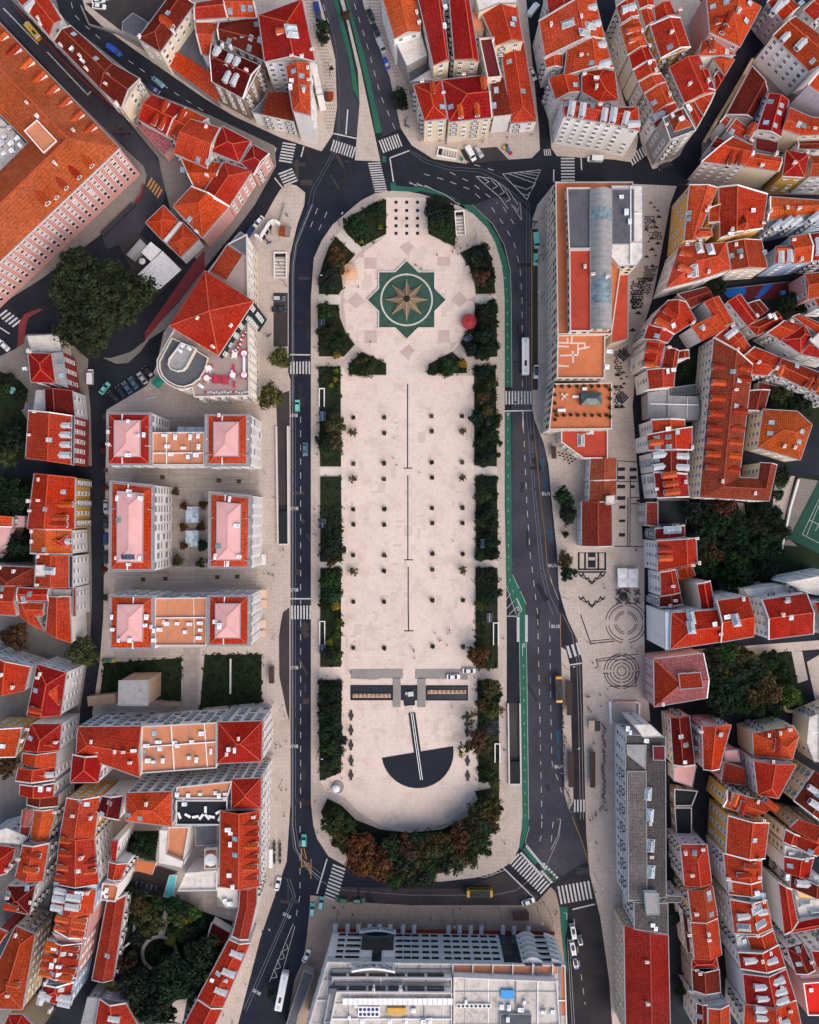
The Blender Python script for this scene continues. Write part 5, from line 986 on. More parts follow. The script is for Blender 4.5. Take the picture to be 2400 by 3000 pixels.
# housing decks, alleys between blocks, odd yards
sheet('deck', ['I880,500 1740,495 1990,500 2180,500 2180,700 2130,700 1725,690 1300,630 915,600', 'I985,1370 2170,1330 2160,1490 960,1540', 'M960,300 1540,280 1535,370 960,405'], DECK, ZP+.012)
sheet('deck', ['I1440,660 1725,690 1760,1330 1430,1320', 'I1300,60 1740,60 1740,200 1300,200', 'M1545,280 1685,280 1670,800 1535,800'], DECK2, ZP+.014)
sheet('yard', ['A720,30 1180,-30 1420,-30 1160,330 1020,260', 'E1000,330 1160,240 1560,540 1260,840', 'L240,-500 480,-500 480,900 300,1000'], ASPB, ZP+.016)
sheet('courtyard', ['R0,45 108,45 105,200 0,230', 'R0,455 105,455 105,740 270,770 230,850 -160,690 -230,600', 'Q1640,50 1725,50 1725,210 1650,220'], DECK2, ZP+.2)
sheet('sandy_path', ['L1350,560 1520,560 1430,930 1330,860', 'P1110,295 1235,335 1430,800 1360,640 1260,480', 'L1035,780 1090,790 1175,1280 1120,1150', 'P1490,310 1580,310 1630,550 1545,580', 'P1620,400 1760,320 1760,760 1690,720', 'Q1385,760 1430,820 1380,1000 1330,995','Q1370,1560 1580,1500 1540,1720 1380,1680'], CALC, ZP+.03)
sheet('stair_lane', ['P250,320 420,325 800,325 1110,292 1230,330 1760,290 1760,215 1290,250 800,285'], CALC, ZP+.05)
# plaza floors
sheet('plaza', ['F1165,800 1190,620 1300,430 1480,300 1530,250 1530,-60 G140,-60 160,250 370,360 500,520 550,700 550,850 500,1000 420,1170 360,1240 160,1345 160,1440 545,1440 545,1345 K545,0 548,1725 O560,470 570,540 575,1480 460,1650 330,1750 S150,90 0,115 R1725,120 1500,60 1300,-60 N1180,1540 1020,1480 970,1400 1160,1320 1155,550 965,545 965,450 1150,440 J1150,480 F1150,1360 1210,1450 1530,1440 1530,1330 1330,1230 1200,1080'], PLAZA, ZP+.014)
sheet('plaza_step', ['F1530,1395 1725,1395 G0,1395 160,1395 160,1425 0,1425 F1530,1425', 'F1110,260 1160,205 1330,380 1275,430', 'F960,765 1155,765 1140,840 960,835', 'G555,765 730,765 730,830 555,830', 'J970,490 1155,490 1155,550 970,550','J970,1285 1155,1285 1155,1325 970,1325','K545,485 740,485 740,545 545,545','K550,1275 745,1275 745,1320 550,1320'], STONE, ZP+.022)
GRAN = mat_flat('paving_rose_grey', (.50,.37,.34), (.40,.29,.27), .5, .8)
sheet('paving_pattern', ['F1640,355 1725,300 1725,450', 'F1345,445 1450,445 1450,540 1345,540', 'F1280,735 1350,810 1270,875 1200,810','F1345,1060 1450,1060 1450,1165 1345,1165', 'F1725,1170 1725,1320 1640,1240','F1280,440 1340,390 1340,445','F1150,770 1200,810 1150,840','G0,320 40,355 0,400','G235,440 340,440 340,515 235,515','G420,725 490,800 425,865 350,800','G240,1055 340,1055 340,1160 240,1160','G0,1180 45,1225 0,1280','G490,800 550,770 550,830','G340,1160 400,1165 350,1225'], GRAN, ZP+.020)
GREYS = mat_flat('plaza_grey_slab', (.27,.245,.225), (.16,.14,.13), .5, 1.2)
sheet('paving_pattern', ['N1230,458 1670,455 1670,538 1490,538 1440,550 1230,540', 'O47,458 490,455 490,550 47,540'], GREYS, ZP+.02)
# green beds and lawns
BEDS = ['F1165,190 1240,95 1380,20 1530,-40 1530,250 1320,360 1200,250', 'F1105,270 1265,430 1150,560 1165,700 1130,760 965,755 960,620 1000,480 1050,350', 'F950,840 1130,845 1140,950 1190,1080 1265,1180 1175,1280 965,1280',
 'F1325,1240 1530,1340 1530,1435 1215,1435 1215,1350', 'F960,1365 1145,1365 J1150,480 975,480', 'J975,565 1150,565 1160,1280 975,1280', 'J975,1335 1150,1335 N1150,440 975,440', 'N960,550 1155,550 1150,1330 1050,1370 970,1400',
 'G140,-60 310,-60 385,60 385,330 375,355 160,250', 'G425,410 540,350 640,340 690,450 725,750 560,755 545,640 500,520', 'G555,840 730,840 740,1280 590,1295 490,1260 430,1165 540,960', 'G160,1345 360,1240 485,1350 480,1420 160,1425',
 'G545,1355 725,1355 K735,480 545,470', 'K555,560 735,560 745,1260 560,1270', 'K555,1335 740,1335 O745,450 560,450', 'O570,555 750,555 755,1410 580,1410',
 'V690,1680 720,1695 750,1725 800,1745 862,1752 930,1745 985,1720 1010,1690 1000,1665 1052,1655 1050,1700 1020,1790 940,1835 860,1850 770,1830 700,1760 676,1710']
sheet('planting_bed', BEDS, mat_flat('bed_ground', (.016,.021,.010), (.055,.033,.02), .45, .3), ZP+.35, .45, STONE)
sheet('lawn', ['M880,410 1530,365 1530,730 840,690', 'N0,340 480,335 480,740 -40,790'], LAWN, ZP+.03)
sheet('garden_ground', ['L620,770 1320,775 1430,790 1720,1320 1250,1480 720,1380 700,1100 640,960', 'L1520,560 1760,560 1760,1400 1300,1480 1200,1300 1380,1150', 'P780,330 1110,300 1400,800 1400,850 800,810 820,480', 'P1240,340 1490,320 1610,600 1500,800 1400,700', 'Q1100,640 1500,660 1725,790 1725,1420 1560,1720 1150,1720 1000,1350 1060,1100', 'Q1060,100 1340,95 1310,350 1040,350', 'R-30,770 240,860 200,1000 0,1390 -60,1400', 'I-50,560 280,560 280,1280 -50,1290', 'I-50,-350 120,-100 250,120 220,410 -50,480', 'H780,620 920,620 910,720 850,760 780,740', 'H1280,760 1600,800 1560,920 1420,960 1300,850', 'H1320,1560 1760,1700 1760,1860 1300,1800', 'E0,1400 170,1480 240,1560 200,1725 -40,1725', 'H505,1300 700,1300 700,1505 505,1510'], LAWN, ZP+.025)

# ---- road paint: one mesh of paint per kind
WL = MB(); YL = MB(); BL = MB(); RL = MB(); BK = MB()
def strip(mb, pts, wd, z, dash=None):
    pts = [Vector((p[0], p[1])) for p in pts]; carry = 0.; on = True
    for a, b in zip(pts, pts[1:]):
        L = (b-a).length
        if L < 1e-3: continue
        t = (b-a)/L; n = Vector((-t.y, t.x))*wd/2
        def seg(s0, s1):
            p, q = a+t*s0, a+t*s1
            mb.face([(*(p-n), z), (*(q-n), z), (*(q+n), z), (*(p+n), z)], 0, up=(0,0,1))
        if not dash: seg(-wd*.2, L+wd*.2); continue
        s_ = 0.
        while s_ < L:
            left = (dash[0] if on else dash[1])-carry; e = min(L, s_+left)
            if on: seg(s_, e)
            if e-s_ >= left-1e-6: on = not on; carry = 0.
            else: carry += e-s_
            s_ = e
def zebra(p0, p1, vec, n, mb=None, duty=.5, z=.016):
    a, b = P1(p0), P1(p1); o = P1(p0[0]+'%g,%g' % tuple(map(float, vec.split(',')))) - P1(p0[0]+'0,0')
    st = (b-a)/max(1, n-1); wv = st*duty/2
    for i in range(n):
        c = a+st*i; q = [c-wv-o/2, c+wv-o/2, c+wv+o/2, c-wv+o/2]
        (mb or WL).face([(p.x, p.y, z) for p in q], 0, up=(0,0,1))
for a in [('B712,1212','B680,1360','110,18',7), ('B680,1445','B725,1540','115,-45',5), ('B1078,1225','B1255,1285','-28,92',9), ('B1490,1235','B1640,1180','40,105',8), ('B1428,1375','B1490,1630','105,-6',14),
  ('C1138,1285','C1186,1282','8,55',4), ('C1332,1335','C1335,1518','115,0',8), ('D142,1355','D248,1275','35,75',6), ('F725,1372','F882,1372','0,105',7), ('G815,1625','G1022,1625','0,112',9), ('J735,1708','J888,1708','0,115',7),
  ('E25,915','E140,1000','70,-55',5), ('R1132,405','R1060,670','105,42',10), ('S862,315','S1140,585','-78,85',14), ('S1268,640','S1518,595','28,150',9), ('O1345,315','O1425,290','30,100',3), ('O1392,1612','O1470,1612','0,105',4), ('F-1420,-640','F-1340,-540','-1,1',2)][:-1]: zebra(*a)
zebra('A1262,1535', 'A1345,1630', '-40,70', 5, YL)
zebra('E835,165', 'E900,195', '60,-40', 3)
def lines(s, wd=.16, dash=None, mb=None, z=.014): strip(mb or WL, P(s), wd, z, dash)
D1 = (2.1, 2.6)
for s in ['A600,20 625,120 690,190 860,340 1040,480 1240,620 1440,760 1570,845 1725,940 B110,1020 180,1060', 'J808,60 808,1640', 'N808,50 808,1700', 'R803,60 803,640 770,820', 'F950,30 880,220', 'F1030,60 940,260', 'G690,20 790,160 880,320 930,520 948,800 950,1100', 'G950,1480 952,1560', 'K955,30 990,820 1015,1200 1080,1725', 'O1080,40 1095,700 1115,1725', 'S1115,20 1110,140 1080,240', 'S1210,20 1190,230', 'G790,20 905,200', 'C430,1370 560,1390 760,1450', 'C120,1465 300,1515 520,1600 630,1700', 'C340,1450 530,1545 650,1640 740,1710', 'A0,50 -20,30', 'O1180,60 1190,800 1200,1250 1260,1420 1280,1500', 'S1385,840 1430,1200 1480,1560', 'B1260,30 1380,420 1480,800 1620,1130','B1000,40 1060,250']: lines(s, .17, D1)
for s in ['B228,1083 600,1250 575,1330', 'A30,70 320,370', 'A400,440 740,800 765,770', 'B1090,1125 1285,1168', 'B835,1235 812,1320', 'B590,1500 655,1580', 'B1560,1330 1720,1270', 'B1560,1330 1590,1530', 'B1205,925 1190,1130', 'F720,1262 888,1264', 'J725,1593 895,1593', 'K805,12 1035,8', 'R1030,335 945,625', 'S770,390 1050,665', 'C1445,1330 1450,1430', 'C1215,1430 1215,1530', 'S1375,760 1560,715', 'O820,15 925,15', 'E0,1035 80,1085','K955,20 957,160', 'O1355,425 1455,410']: lines(s, .42)
for s in ['C785,1465 1105,1430 990,1682 785,1465', 'C830,1462 1060,1545 1015,1625', 'C880,1458 1075,1510','C930,1453 1085,1480','C985,1447 1095,1455', 'C880,1560 985,1595 1050,1560', 'C940,1630 990,1645 1015,1620','C560,1485 700,1505 830,1600 915,1725', 'C560,1485 640,1560 760,1660 830,1760','C620,1500 670,1530 640,1545','C690,1515 740,1570 700,1590','C745,1545 800,1620 760,1640', 'C800,1590 850,1680 810,1700', 'G860,0 945,130 930,-20','G880,10 915,60 920,20','R745,880 545,1370','R760,900 660,1270','R690,1050 700,1090 640,1120','R655,1120 670,1170 610,1190','R620,1200 640,1250 580,1270','R590,1280 610,1330 560,1340',
   'C0,1545 150,1575 300,1640 420,1725', 'C0,1530 60,1570','C60,1542 130,1575','C130,1560 190,1590', 'O815,15 925,12', 'K812,1480 900,1725', 'K815,1600 850,1550','K815,1680 880,1610','K840,1725 905,1660', 'K900,1590 945,1690 915,1725','S390,450 540,480 640,490 800,430', 'S460,450 520,475','S530,450 600,480','S590,445 660,480','S640,437 705,470','S690,425 745,455','S725,410 775,440', 'D0,1590 230,1590']: lines(s, .16)
for s in ['G530,0 700,160 800,340 850,560 858,800 862,1540', 'K868,1390 985,1640', 'O925,230 950,1725', 'O985,230 1005,1725', 'S1010,60 975,190 1000,240', 'K1045,100 1090,560 1150,1200 1160,1320 1190,1440 1255,1600', 'F905,0 830,180 770,330 745,500 742,620 742,1725', 'J742,0 742,1725 N742,1725 R742,60 770,250 860,400 980,500', 'S1275,0 1250,140 1190,260']: lines(s, .12)
for i in range(16):
    for x in (915, 985): lines('O%d,%d %d,%d' % (x, 10+14*i, x, 16+14*i), .9)
for i in range(12):
    for q in (0, 1):
        x0, y0 = (985+14*i, 225+17*i) if q else (940+15.5*i, 285+17*i)
        x1 = x0+7; lines('S%g,%g %g,%g' % (x0, y0, x1, y0+8), .8)
for i in range(6):
    lines('S%g,%g %g,%g' % (1128+22*i, 375+22*i, 1136+22*i, 383+22*i), .8); lines('S%g,%g %g,%g' % (1115+15*i, 440+17*i, 1122+15*i, 448+17*i), .8)
for s in ['N668,40 715,40 668,90 715,140 664,190 715,243 662,298 715,350 662,404 715,455 662,508 715,558 660,610 715,660 664,712 710,768 670,768', 'R815,245 815,410', 'R835,245 858,335', 'R812,330 895,410', 'R895,335 895,500','R820,400 880,370','R865,390 895,470', 'G1028,200 1030,1560','K1045,110 1100,680 1150,1180 1165,1350 1215,1500','A0,0 1,1']: lines(s, .22, None, YL)
for s in ['O1270,0 1275,290', 'S1370,-20 1450,180 1510,370']: lines(s, .14, None, YL)
# tram rails
for s in ['F890,0 815,180 755,330 732,500 728,620 728,1725 J728,1725 N728,1725 R728,60 750,240 840,400 960,510 1100,590 1725,640 S400,640 700,640 900,600 1150,400 1260,150 1275,0 O1240,1725', 'F912,0 837,190 777,340 757,500 752,620 752,1725 J765,0 765,1725 N765,1725 R765,60 790,230 870,370 990,470', 'B1130,1120 1075,1290 900,1600 F870,0', 'B1148,1120 1095,1300 925,1610 F905,0', 'B1010,0 1100,350 1135,700 1130,1120', 'C0,1275 130,1370 330,1430 600,1450 800,1560 900,1650 990,1725 G985,200 985,1725', 'C0,1262 150,1350 340,1405 620,1425 830,1520 960,1640 1010,1725 G1010,200 1008,1725 K1010,0 1060,700 1130,1350 1180,1560 1260,1725', 'K985,0 1040,700 1105,1350 1160,1600 1210,1725','O1290,0 1370,160 1410,400 1425,900 1440,1725','O1315,0 1395,160 1432,400 1450,900 1465,1725', 'R690,500 745,650 640,900 330,1600','R715,500 765,650 660,900 350,1620','S1330,1000 1370,1725','S1345,1000 1390,1725']: lines(s, .10, None, RL, .010)
struct(WL.build('road_marking', [PAINTW])); struct(YL.build('road_marking', [PAINTY])); struct(RL.build('tram_track', [RAIL]))
# patches and manhole covers on the asphalt
rr_ = random.Random(8); PT = MB(); MH = MB(); PL2 = MB()
for k in range(150):
    s = rr_.choice(['J%g,%g' % (rr_.uniform(725,885), rr_.uniform(0,1725)), 'N%g,%g' % (rr_.uniform(725,885), rr_.uniform(0,1725)), 'K%g,%g' % (rr_.uniform(890,1120), rr_.uniform(0,1725)), 'O%g,%g' % (rr_.uniform(1010,1270), rr_.uniform(0,1725)), 'B%g,%g' % (rr_.uniform(700,1500), rr_.uniform(1250,1600)), 'S%g,%g' % (rr_.uniform(1000,1500), rr_.uniform(100,700)), 'R%g,%g' % (rr_.uniform(700,1700), rr_.uniform(560,700)), 'G%g,%g' % (rr_.uniform(880,1020), rr_.uniform(300,1700)), 'F%g,%g' % (rr_.uniform(730,880), rr_.uniform(600,1700)), 'A%g,%g' % (lambda t: (300+t*800, 350+t*850))(rr_.random())])
    p = P1(s); a = rr_.choice((0, 0, 1.57, .5)); w_, l_ = rr_.uniform(.5,2.2), rr_.uniform(1.2,7); z = .0118+.00001*k
    if k % 3 == 0: PT.cyl((p.x, p.y), .36, z, z+.004, 12, 0)
    else:
        c_, s_ = math.cos(a), math.sin(a); q = [(p.x+c_*u-s_*v, p.y+s_*u+c_*v, z) for u, v in ((-w_/2,-l_/2),(w_/2,-l_/2),(w_/2,l_/2),(-w_/2,l_/2))]
        (MH if k % 3 == 1 else PL2).face(q)
struct(PT.build('manhole_cover', [mat_plain('cast_iron', (.012,.012,.015), .6)])); struct(MH.build('road_patch', [ASPD])); struct(PL2.build('road_patch', [ASPB]))
PV = MB()
for k in range(240):
    p = P1(rr_.choice(['J%g,%g' % (rr_.uniform(1180,1700), rr_.uniform(0,1725)), 'N%g,%g' % (rr_.uniform(1180,1700), rr_.uniform(0,400)), 'K%g,%g' % (rr_.uniform(20,530), rr_.uniform(0,1725)), 'N%g,%g' % (rr_.uniform(1180,1700), rr_.uniform(800,1100)), 'O%g,%g' % (rr_.uniform(120,480), rr_.uniform(760,1090)), 'F%g,%g' % (rr_.uniform(1200,1440), rr_.uniform(480,1200)), 'G%g,%g' % (rr_.uniform(240,500), rr_.uniform(480,1200)), 'J%g,%g' % (rr_.uniform(1180,1700), rr_.uniform(0,1725))])); z = ZP+.0145+.00001*k
    x0 = round(p.x/.9)*.9; y0 = round(p.y/.9)*.9; w_, l_ = rr_.choice((.84, .84, 1.74, 2.64, .84)), rr_.choice((.84, 1.74, .84, 3.54)); PV.face([(x0,y0,z+.004),(x0+w_,y0,z+.004),(x0+w_,y0+l_,z+.004),(x0,y0+l_,z+.004)])
struct(PV.build('replaced_slab', [mat_flat('plaza_slabs_worn', (.60,.475,.41), (.42,.31,.25), .55, .6)]))
# green bicycle lanes
BIKE = ['B1565,1600 1610,1565 1725,1575 C100,1575 250,1610 400,1680 G420,0 520,0 640,110 750,280 810,440 845,600 855,800 862,1535 800,1535 798,800 780,560 720,360 640,200 520,70 400,-40 C240,1640 100,1610 B1725,1620 1600,1625',
 'K805,15 855,15 865,1390 985,1635 985,1725 O985,220 1000,700 1005,1725 S1005,40 965,190 945,250 920,240 950,100 945,0 O945,1725 925,220 920,0 K920,1725 812,1470', 'S945,250 990,240 1090,350 1060,385', 'S1100,400 1130,385 1250,500 1215,540', 'B1080,-20 1115,-20 1215,350 1285,700 1305,860 1250,760 1215,500','B1180,-20 1200,-20 1340,450 1495,1115 1440,1125 1390,850 1290,420', 'B1485,1315 1525,1315 1530,1365 1490,1365', 'B1565,1540 1610,1540 1610,1590 1565,1590','S1265,740 1330,740 1335,880 1310,1000 1335,1320 1310,1230 1285,1130 1255,960 1275,880']
bz = [sheet('bicycle_lane', [s], GREENP, ZP+.004 if i in (4, 5) else .009+.0006*i) for i, s in enumerate(BIKE)]
WB = MB()
for s in ['G470,30 590,130 700,290 770,470 810,640 825,830 828,1500', 'K828,60 835,1400 880,1560', 'O960,420 975,1700']: strip(WB, P(s), .12, .022, (.9, 3.))
for s in ['O952,250 952,350','O965,240 975,275 955,275 965,240','K840,30 820,30 830,55 840,30', 'S1300,790 1325,790 1325,850', 'K905,1590 945,1680','B1440,1010 1470,1120', 'K915,1655 930,1690 905,1690 915,1655']: strip(WB, P(s), .16, .022)
struct(WB.build('road_marking', [PAINTW]))
# lettering on the bus lanes
def lettering(txt, at, size, rot, z=0, name='road_lettering', mat=PAINTW, sx=1.):
    cu = bpy.data.curves.new(name, 'FONT'); cu.body = txt; cu.size = size; cu.align_x = 'CENTER'; cu.align_y = 'CENTER'; cu.space_character = 1.15; cu.offset = .02*size
    tmp = bpy.data.objects.new('tmp', cu); COL.objects.link(tmp); bpy.context.view_layer.update()
    me = bpy.data.meshes.new_from_object(tmp.evaluated_get(bpy.context.evaluated_depsgraph_get()))
    bpy.data.objects.remove(tmp); me.materials.clear(); me.materials.append(mat)
    return put(name, me, None, at, rot, (sx, 1, 1)), me
for s, r in [('K1150,710',0),('K1205,1315',0),('O1230,102',0),('O1258,1285',0),('J753,832',180),('J753,1517',180),('J748,47',180),('N753,447',180),('N751,1110',180),('R693,810',153),('R440,1455',150)]:
    p = P1(s); struct(lettering('BUS', (p.x, p.y, .022), 1.55, (0,0,math.radians(r)), ZP)[0])
BM = MB()
for s in ['K1120,400 1124,510', 'K1138,590 1145,660', 'K1180,1010 1186,1115','O1248,970 1250,1090','O1255,1150 1256,1220']:
    strip(BM, P(s), .7, .013)
for s in ['K1105,440 1118,400 1132,440','K1165,1040 1180,1005 1196,1040','O1236,1000 1247,960 1262,1000']: strip(BM, P(s), .4, .0135)
BM.build('road_marking', [mat_flat('line_blue', (.012,.08,.13), (.02,.05,.07), .5, 2)]); struct(bpy.data.objects['road_marking.003'])
# black channels and inlays on the plaza floor
for s in ['F1709,1510 1709,1725 J1709,0 1709,490', 'J1675,493 1725,493 K0,493 22,493','J1711,555 1711,1262','J1680,1265 1725,1265 K0,1265 28,1265','J1714,1325 1714,1725 N1716,0 1716,135','N1682,138 1725,138 O0,138 32,138']: strip(BK, P(s), .38, ZP+.03)
# geometric inlays on the east pavement
def arc(cx, cy, r, a0, a1, t='V', n=14): return ' '.join(t+'%g,%g' % (cx+r*math.cos(math.radians(a0+(a1-a0)*i/n)), cy-r*math.sin(math.radians(a0+(a1-a0)*i/n))) for i in range(n+1))
IN = []
for x in (1425, 1478, 1590, 1648): IN.append(('K%d,1205 %d,1345' % (x, x), .45))
for y in (1345, 1368): IN.append(('K1420,%d 1652,%d' % (y, y), .4))
IN += [('K1510,1220 1560,1220', 1.0), ('K1515,1300 1555,1300', 1.7), ('K1420,1205 1652,1205', .15),('K1505,1240 1565,1240 1565,1275 1505,1275 1505,1240',.15)]
for y0 in (1400, 1595):
    for sx in (-1, 1):
        c = 1535
        IN.append((' '.join('K%g,%g' % (c+sx*d_, y0+e_) for d_, e_ in ((110,-20),(95,5),(78,-5),(75,-22),(60,5),(45,25),(30,15),(22,30),(14,48),(0,70))), .28))
        IN.append((' '.join('K%g,%g' % (c+sx*d_, y0+e_) for d_, e_ in ((95,-10),(70,20),(40,30),(12,60),(0,45))), .22))
for a0 in (10, 100, 190, 280):
    for r in (66, 78): IN.append((arc(1318, 1311, r*.55, a0, a0+70), .2))
    for r in (40, 48): IN.append((arc(1318, 1311, r*.5, a0, a0+70), .18))
for r in (12, 22, 31, 40, 47):
    for a0 in (5, 95, 185, 275): IN.append((arc(1309, 1413, r*.78, a0, a0+80), .2))
IN += [('P0,350 200,335', .2), ('P0,385 180,370', .2), ('P180,480 182,605 -40,605', .2), ('P180,483 215,483', .2), ('O1440,0 1525,245 1725,225', .25), ('O1520,225 1725,205', .2), ('O1560,450 1590,440 1570,380 1725,355', .2), ('O1580,395 1725,375', .2), ('O1630,495 1680,500', .2)]
for s, wd in IN: strip(BK, P(s), wd*1.45, ZP+.012)
for x, y, a, b in [(60,502,60,30),(158,505,60,30),(57,573,62,28),(158,573,60,28),(57,648,68,32),(155,650,34,24),(57,745,70,32),(204,767,34,20),(66,822,52,26),(65,937,52,22),(64,1055,52,30)]:
    q = 'L%g,%g %g,%g %g,%g %g,%g' % (x-a/2,y-b/2,x+a/2,y-b/2,x+a/2,y+b/2,x-a/2,y+b/2); BK.face([(p[0],p[1],ZP+.012) for p in ccw([(v.x, v.y) for v in P(q)])])
for s in ['L0,430 210,442','L0,605 215,605','L0,1150 245,1155','L135,590 130,1150','L115,740 112,1150','L25,440 25,600','L130,740 245,740','L145,793 245,793']: strip(BK, P(s), .3, ZP+.012)
# triangles of dark stone, laid in drifts
rt = random.Random(3)
TZ = PX('H230,-190 500,-160 400,430 300,760 230,960 180,1160 150,1420 100,1700 L20,150 -60,150 H-40,1250 118,1180 122,560 240,440'); TZ = [(a, b) for a, b in TZ]
def tri(cx, cy, s_):
    if not all(inside((cx+dx*s_, cy), TZ) for dx in (-1, 1)): return
    q = [W(cx-s_, cy+s_*.45), W(cx+s_, cy+s_*.45), W(cx, cy-s_*.5)]; BK.face([(p.x, p.y, ZP+.012) for p in q], 0, up=(0,0,1))
def uv_(u, v): return 1582+.67*u, 527+.67*v
for u, v, k in [(485,100,8),(500,118,7),(515,133,7),(520,160,11),(497,181,11),(542,200,12),(510,207,10),(465,216,10),(488,255,10),(516,276,11),(456,286,8),(490,303,12),(466,335,10),(520,352,11),(492,374,9),(505,330,7),(475,270,7),(430,580,13),(400,605,11),(405,655,13),(422,640,12),(398,700,12),(412,560,11),(440,600,9),(420,690,9),(340,852,12),(366,842,9),(330,1066,13),(345,1074,9),(356,906,11),(368,890,9),(335,992,11),(360,990,11),(375,975,9),(330,905,9),(355,868,8),(380,860,7)]:
    tri(*uv_(u, v), k*.86)
for u0, u1, v0, v1, k, sk in [(452,500,160,215,10,.5),(470,530,225,262,9,.6),(460,515,378,440,11,-.35),(430,490,430,500,11,-.4),(395,450,445,560,15,-.1),(325,352,735,850,13,.15),(355,385,720,770,11,-.3),(326,352,900,1002,14,.1),(392,440,500,560,18,.2)]:
    v = v0
    while v < v1:
        u = u0+(v-v0)*sk*.4+(k*.5 if int((v-v0)/k) % 2 else 0)
        while u < u1+(v-v0)*sk*.4:
            if rt.random() < .84: tri(*uv_(u, v), k*.42)
            u += k*.9
        v += k*.62
for cx, cy in ((1827, 1040), (1822, 1165)):
    for i in range(-5, 6):
        for j in range(-5, 6):
            if abs(i)+abs(j) < 6 and (i+j) % 2 == 0:
                q = [W(cx+(i+dx)*4.2, cy+(j+dy)*4.2) for dx, dy in ((-.9,0),(0,-.9),(.9,0),(0,.9))]; BK.face([(p.x,p.y,ZP+.0135) for p in q], 0, up=(0,0,1))
for i in range(5): 
    for j in range(4-abs(i-2)): BK.face([(p.x,p.y,ZP+.012) for p in (W(1632+i*11+j*3, 1327+j*9+i*3), W(1642+i*11+j*3, 1327+j*9+i*3), W(1637+i*11+j*3, 1321+j*9+i*3))], 0, up=(0,0,1))
struct(BK.build('paving_pattern', [BLACKP]))
# little dark pinwheels on the avenue pavement
PW = MB(); rp = random.Random(5)
AV = [PX('B835,-30 915,-30 1000,300 1090,550 1100,1000 1040,1120 1000,1040 1000,560 940,350 860,60'), PX('B1330,-30 1480,-30 1540,250 1640,640 1600,640 1490,350 1370,60')]
for poly in AV:
    for i in range(0, 120):
        for j in range(0, 46):
            x, y = 885+i*6.2+(j % 2)*3, -8+j*9.6
            if inside((x, y), poly):
                for a in range(4):
                    t = math.pi/2*a+.4; q = [W(x, y), W(x+2.6*math.cos(t), y+2.6*math.sin(t)), W(x+2.2*math.cos(t+.7), y+2.2*math.sin(t+.7))]
                    PW.face([(p.x,p.y,ZP+.012) for p in q], 0, up=(0,0,1))
struct(PW.build('paving_pattern', [BLACKP]))
# ---------------------------------------------------------------- trees, shrubs, planting
def leaf_mesh(name, seed, clumps, per, leaf, flat=1., core=.0, spread=.26, gap=.0):
    rd = random.Random(seed); V = []; F = []; U = []
    for c in range(clumps):
        while True:
            d = Vector((rd.gauss(0,1), rd.gauss(0,1), rd.gauss(0,1))).normalized()
            if d.z > -.45: break
        lob = 1+.22*math.sin(3*math.atan2(d.y, d.x)+seed)+.12*math.sin(7*math.atan2(d.y, d.x)+seed*2)
        r = (.45+.5*rd.random()**.6)*lob*.86; cc = Vector((d.x*r, d.y*r, d.z*r*flat)); cv = rd.random(); cs = spread*(.6+.8*rd.random())
        for l in range(per):
            o = Vector((rd.gauss(0,1), rd.gauss(0,1), rd.gauss(0,1))).normalized()*cs*(.55+.45*rd.random()); o.z *= .75
            p = cc+o; n = (o.normalized()+Vector((rd.uniform(-.6,.6), rd.uniform(-.6,.6), rd.uniform(.1,.9)))).normalized()
            u = n.cross(Vector((rd.random()-.5, rd.random()-.5, .2))).normalized(); v = n.cross(u)
            a = leaf*(.6+.8*rd.random()); b = a*.62; lv = rd.random()
            i = len(V); V += [tuple(p-u*a), tuple(p-v*b), tuple(p+u*a), tuple(p+v*b)]; F.append((i,i+1,i+2,i+3)); U += [cv, lv]*4
    me = bpy.data.meshes.new(name); me.from_pydata(V, [], F); me.materials.append(LEAF)
    me.uv_layers.new(name='uv').data.foreach_set('uv', U); me.update(); return me
CROWN = [leaf_mesh('crown', 11+i, 62, 42, .085, .8) for i in range(4)]
SPARSE = [leaf_mesh('crown', 31+i, 26, 30, .085, .8, spread=.2) for i in range(2)]
BIG = leaf_mesh('crown', 77, 420, 62, .030, .55, spread=.115)
SHRUB = [leaf_mesh('foliage', 51+i, 20, 26, .15, .85, spread=.34) for i in range(3)]
def trunk_mesh():
    b = MB(); b.tube([(0,0,0),(.02,.03,.9),(0,0,1.8)], .16, .10, 7)
    for k in range(5):
        a = k*1.257+.4; b.tube([(0,0,1.3+.1*k), (.5*math.cos(a), .5*math.sin(a), 2.0+.1*k), (1.1*math.cos(a), 1.1*math.sin(a), 2.6+.1*k)], .075, .025, 5)
    return b.mesh('trunk', [BARK])
TRUNK = trunk_mesh()
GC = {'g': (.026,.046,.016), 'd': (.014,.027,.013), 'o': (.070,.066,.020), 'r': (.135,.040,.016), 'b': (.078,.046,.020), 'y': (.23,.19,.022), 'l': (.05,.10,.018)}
GN = {'g': 'green', 'd': 'dark green', 'o': 'olive', 'r': 'rust red', 'b': 'brown tinged', 'y': 'yellowing', 'l': 'bright green'}
def tree(px, py, rad, c, label, group=None, mesh=None, base=ZP, cat='tree', tall=1.0, name='tree', jit=True):
    """px, py: where the crown shows; rad: crown radius in metres"""
    rd = random.Random(int(px*7+py*3))
    zc = base+rad*1.45*tall+.6; p = W(px, py, zc)
    t = empty(name, (p.x, p.y, base), 0, label, cat, group)
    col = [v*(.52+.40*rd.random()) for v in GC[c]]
    me = mesh or rd.choice(CROWN)
    put('trunk', TRUNK, t, (0,0,0), (0,0,rd.random()*6), (rad*.42, rad*.42, (zc-base)*.42))
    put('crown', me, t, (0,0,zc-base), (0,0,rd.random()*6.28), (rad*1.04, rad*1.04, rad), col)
    return t
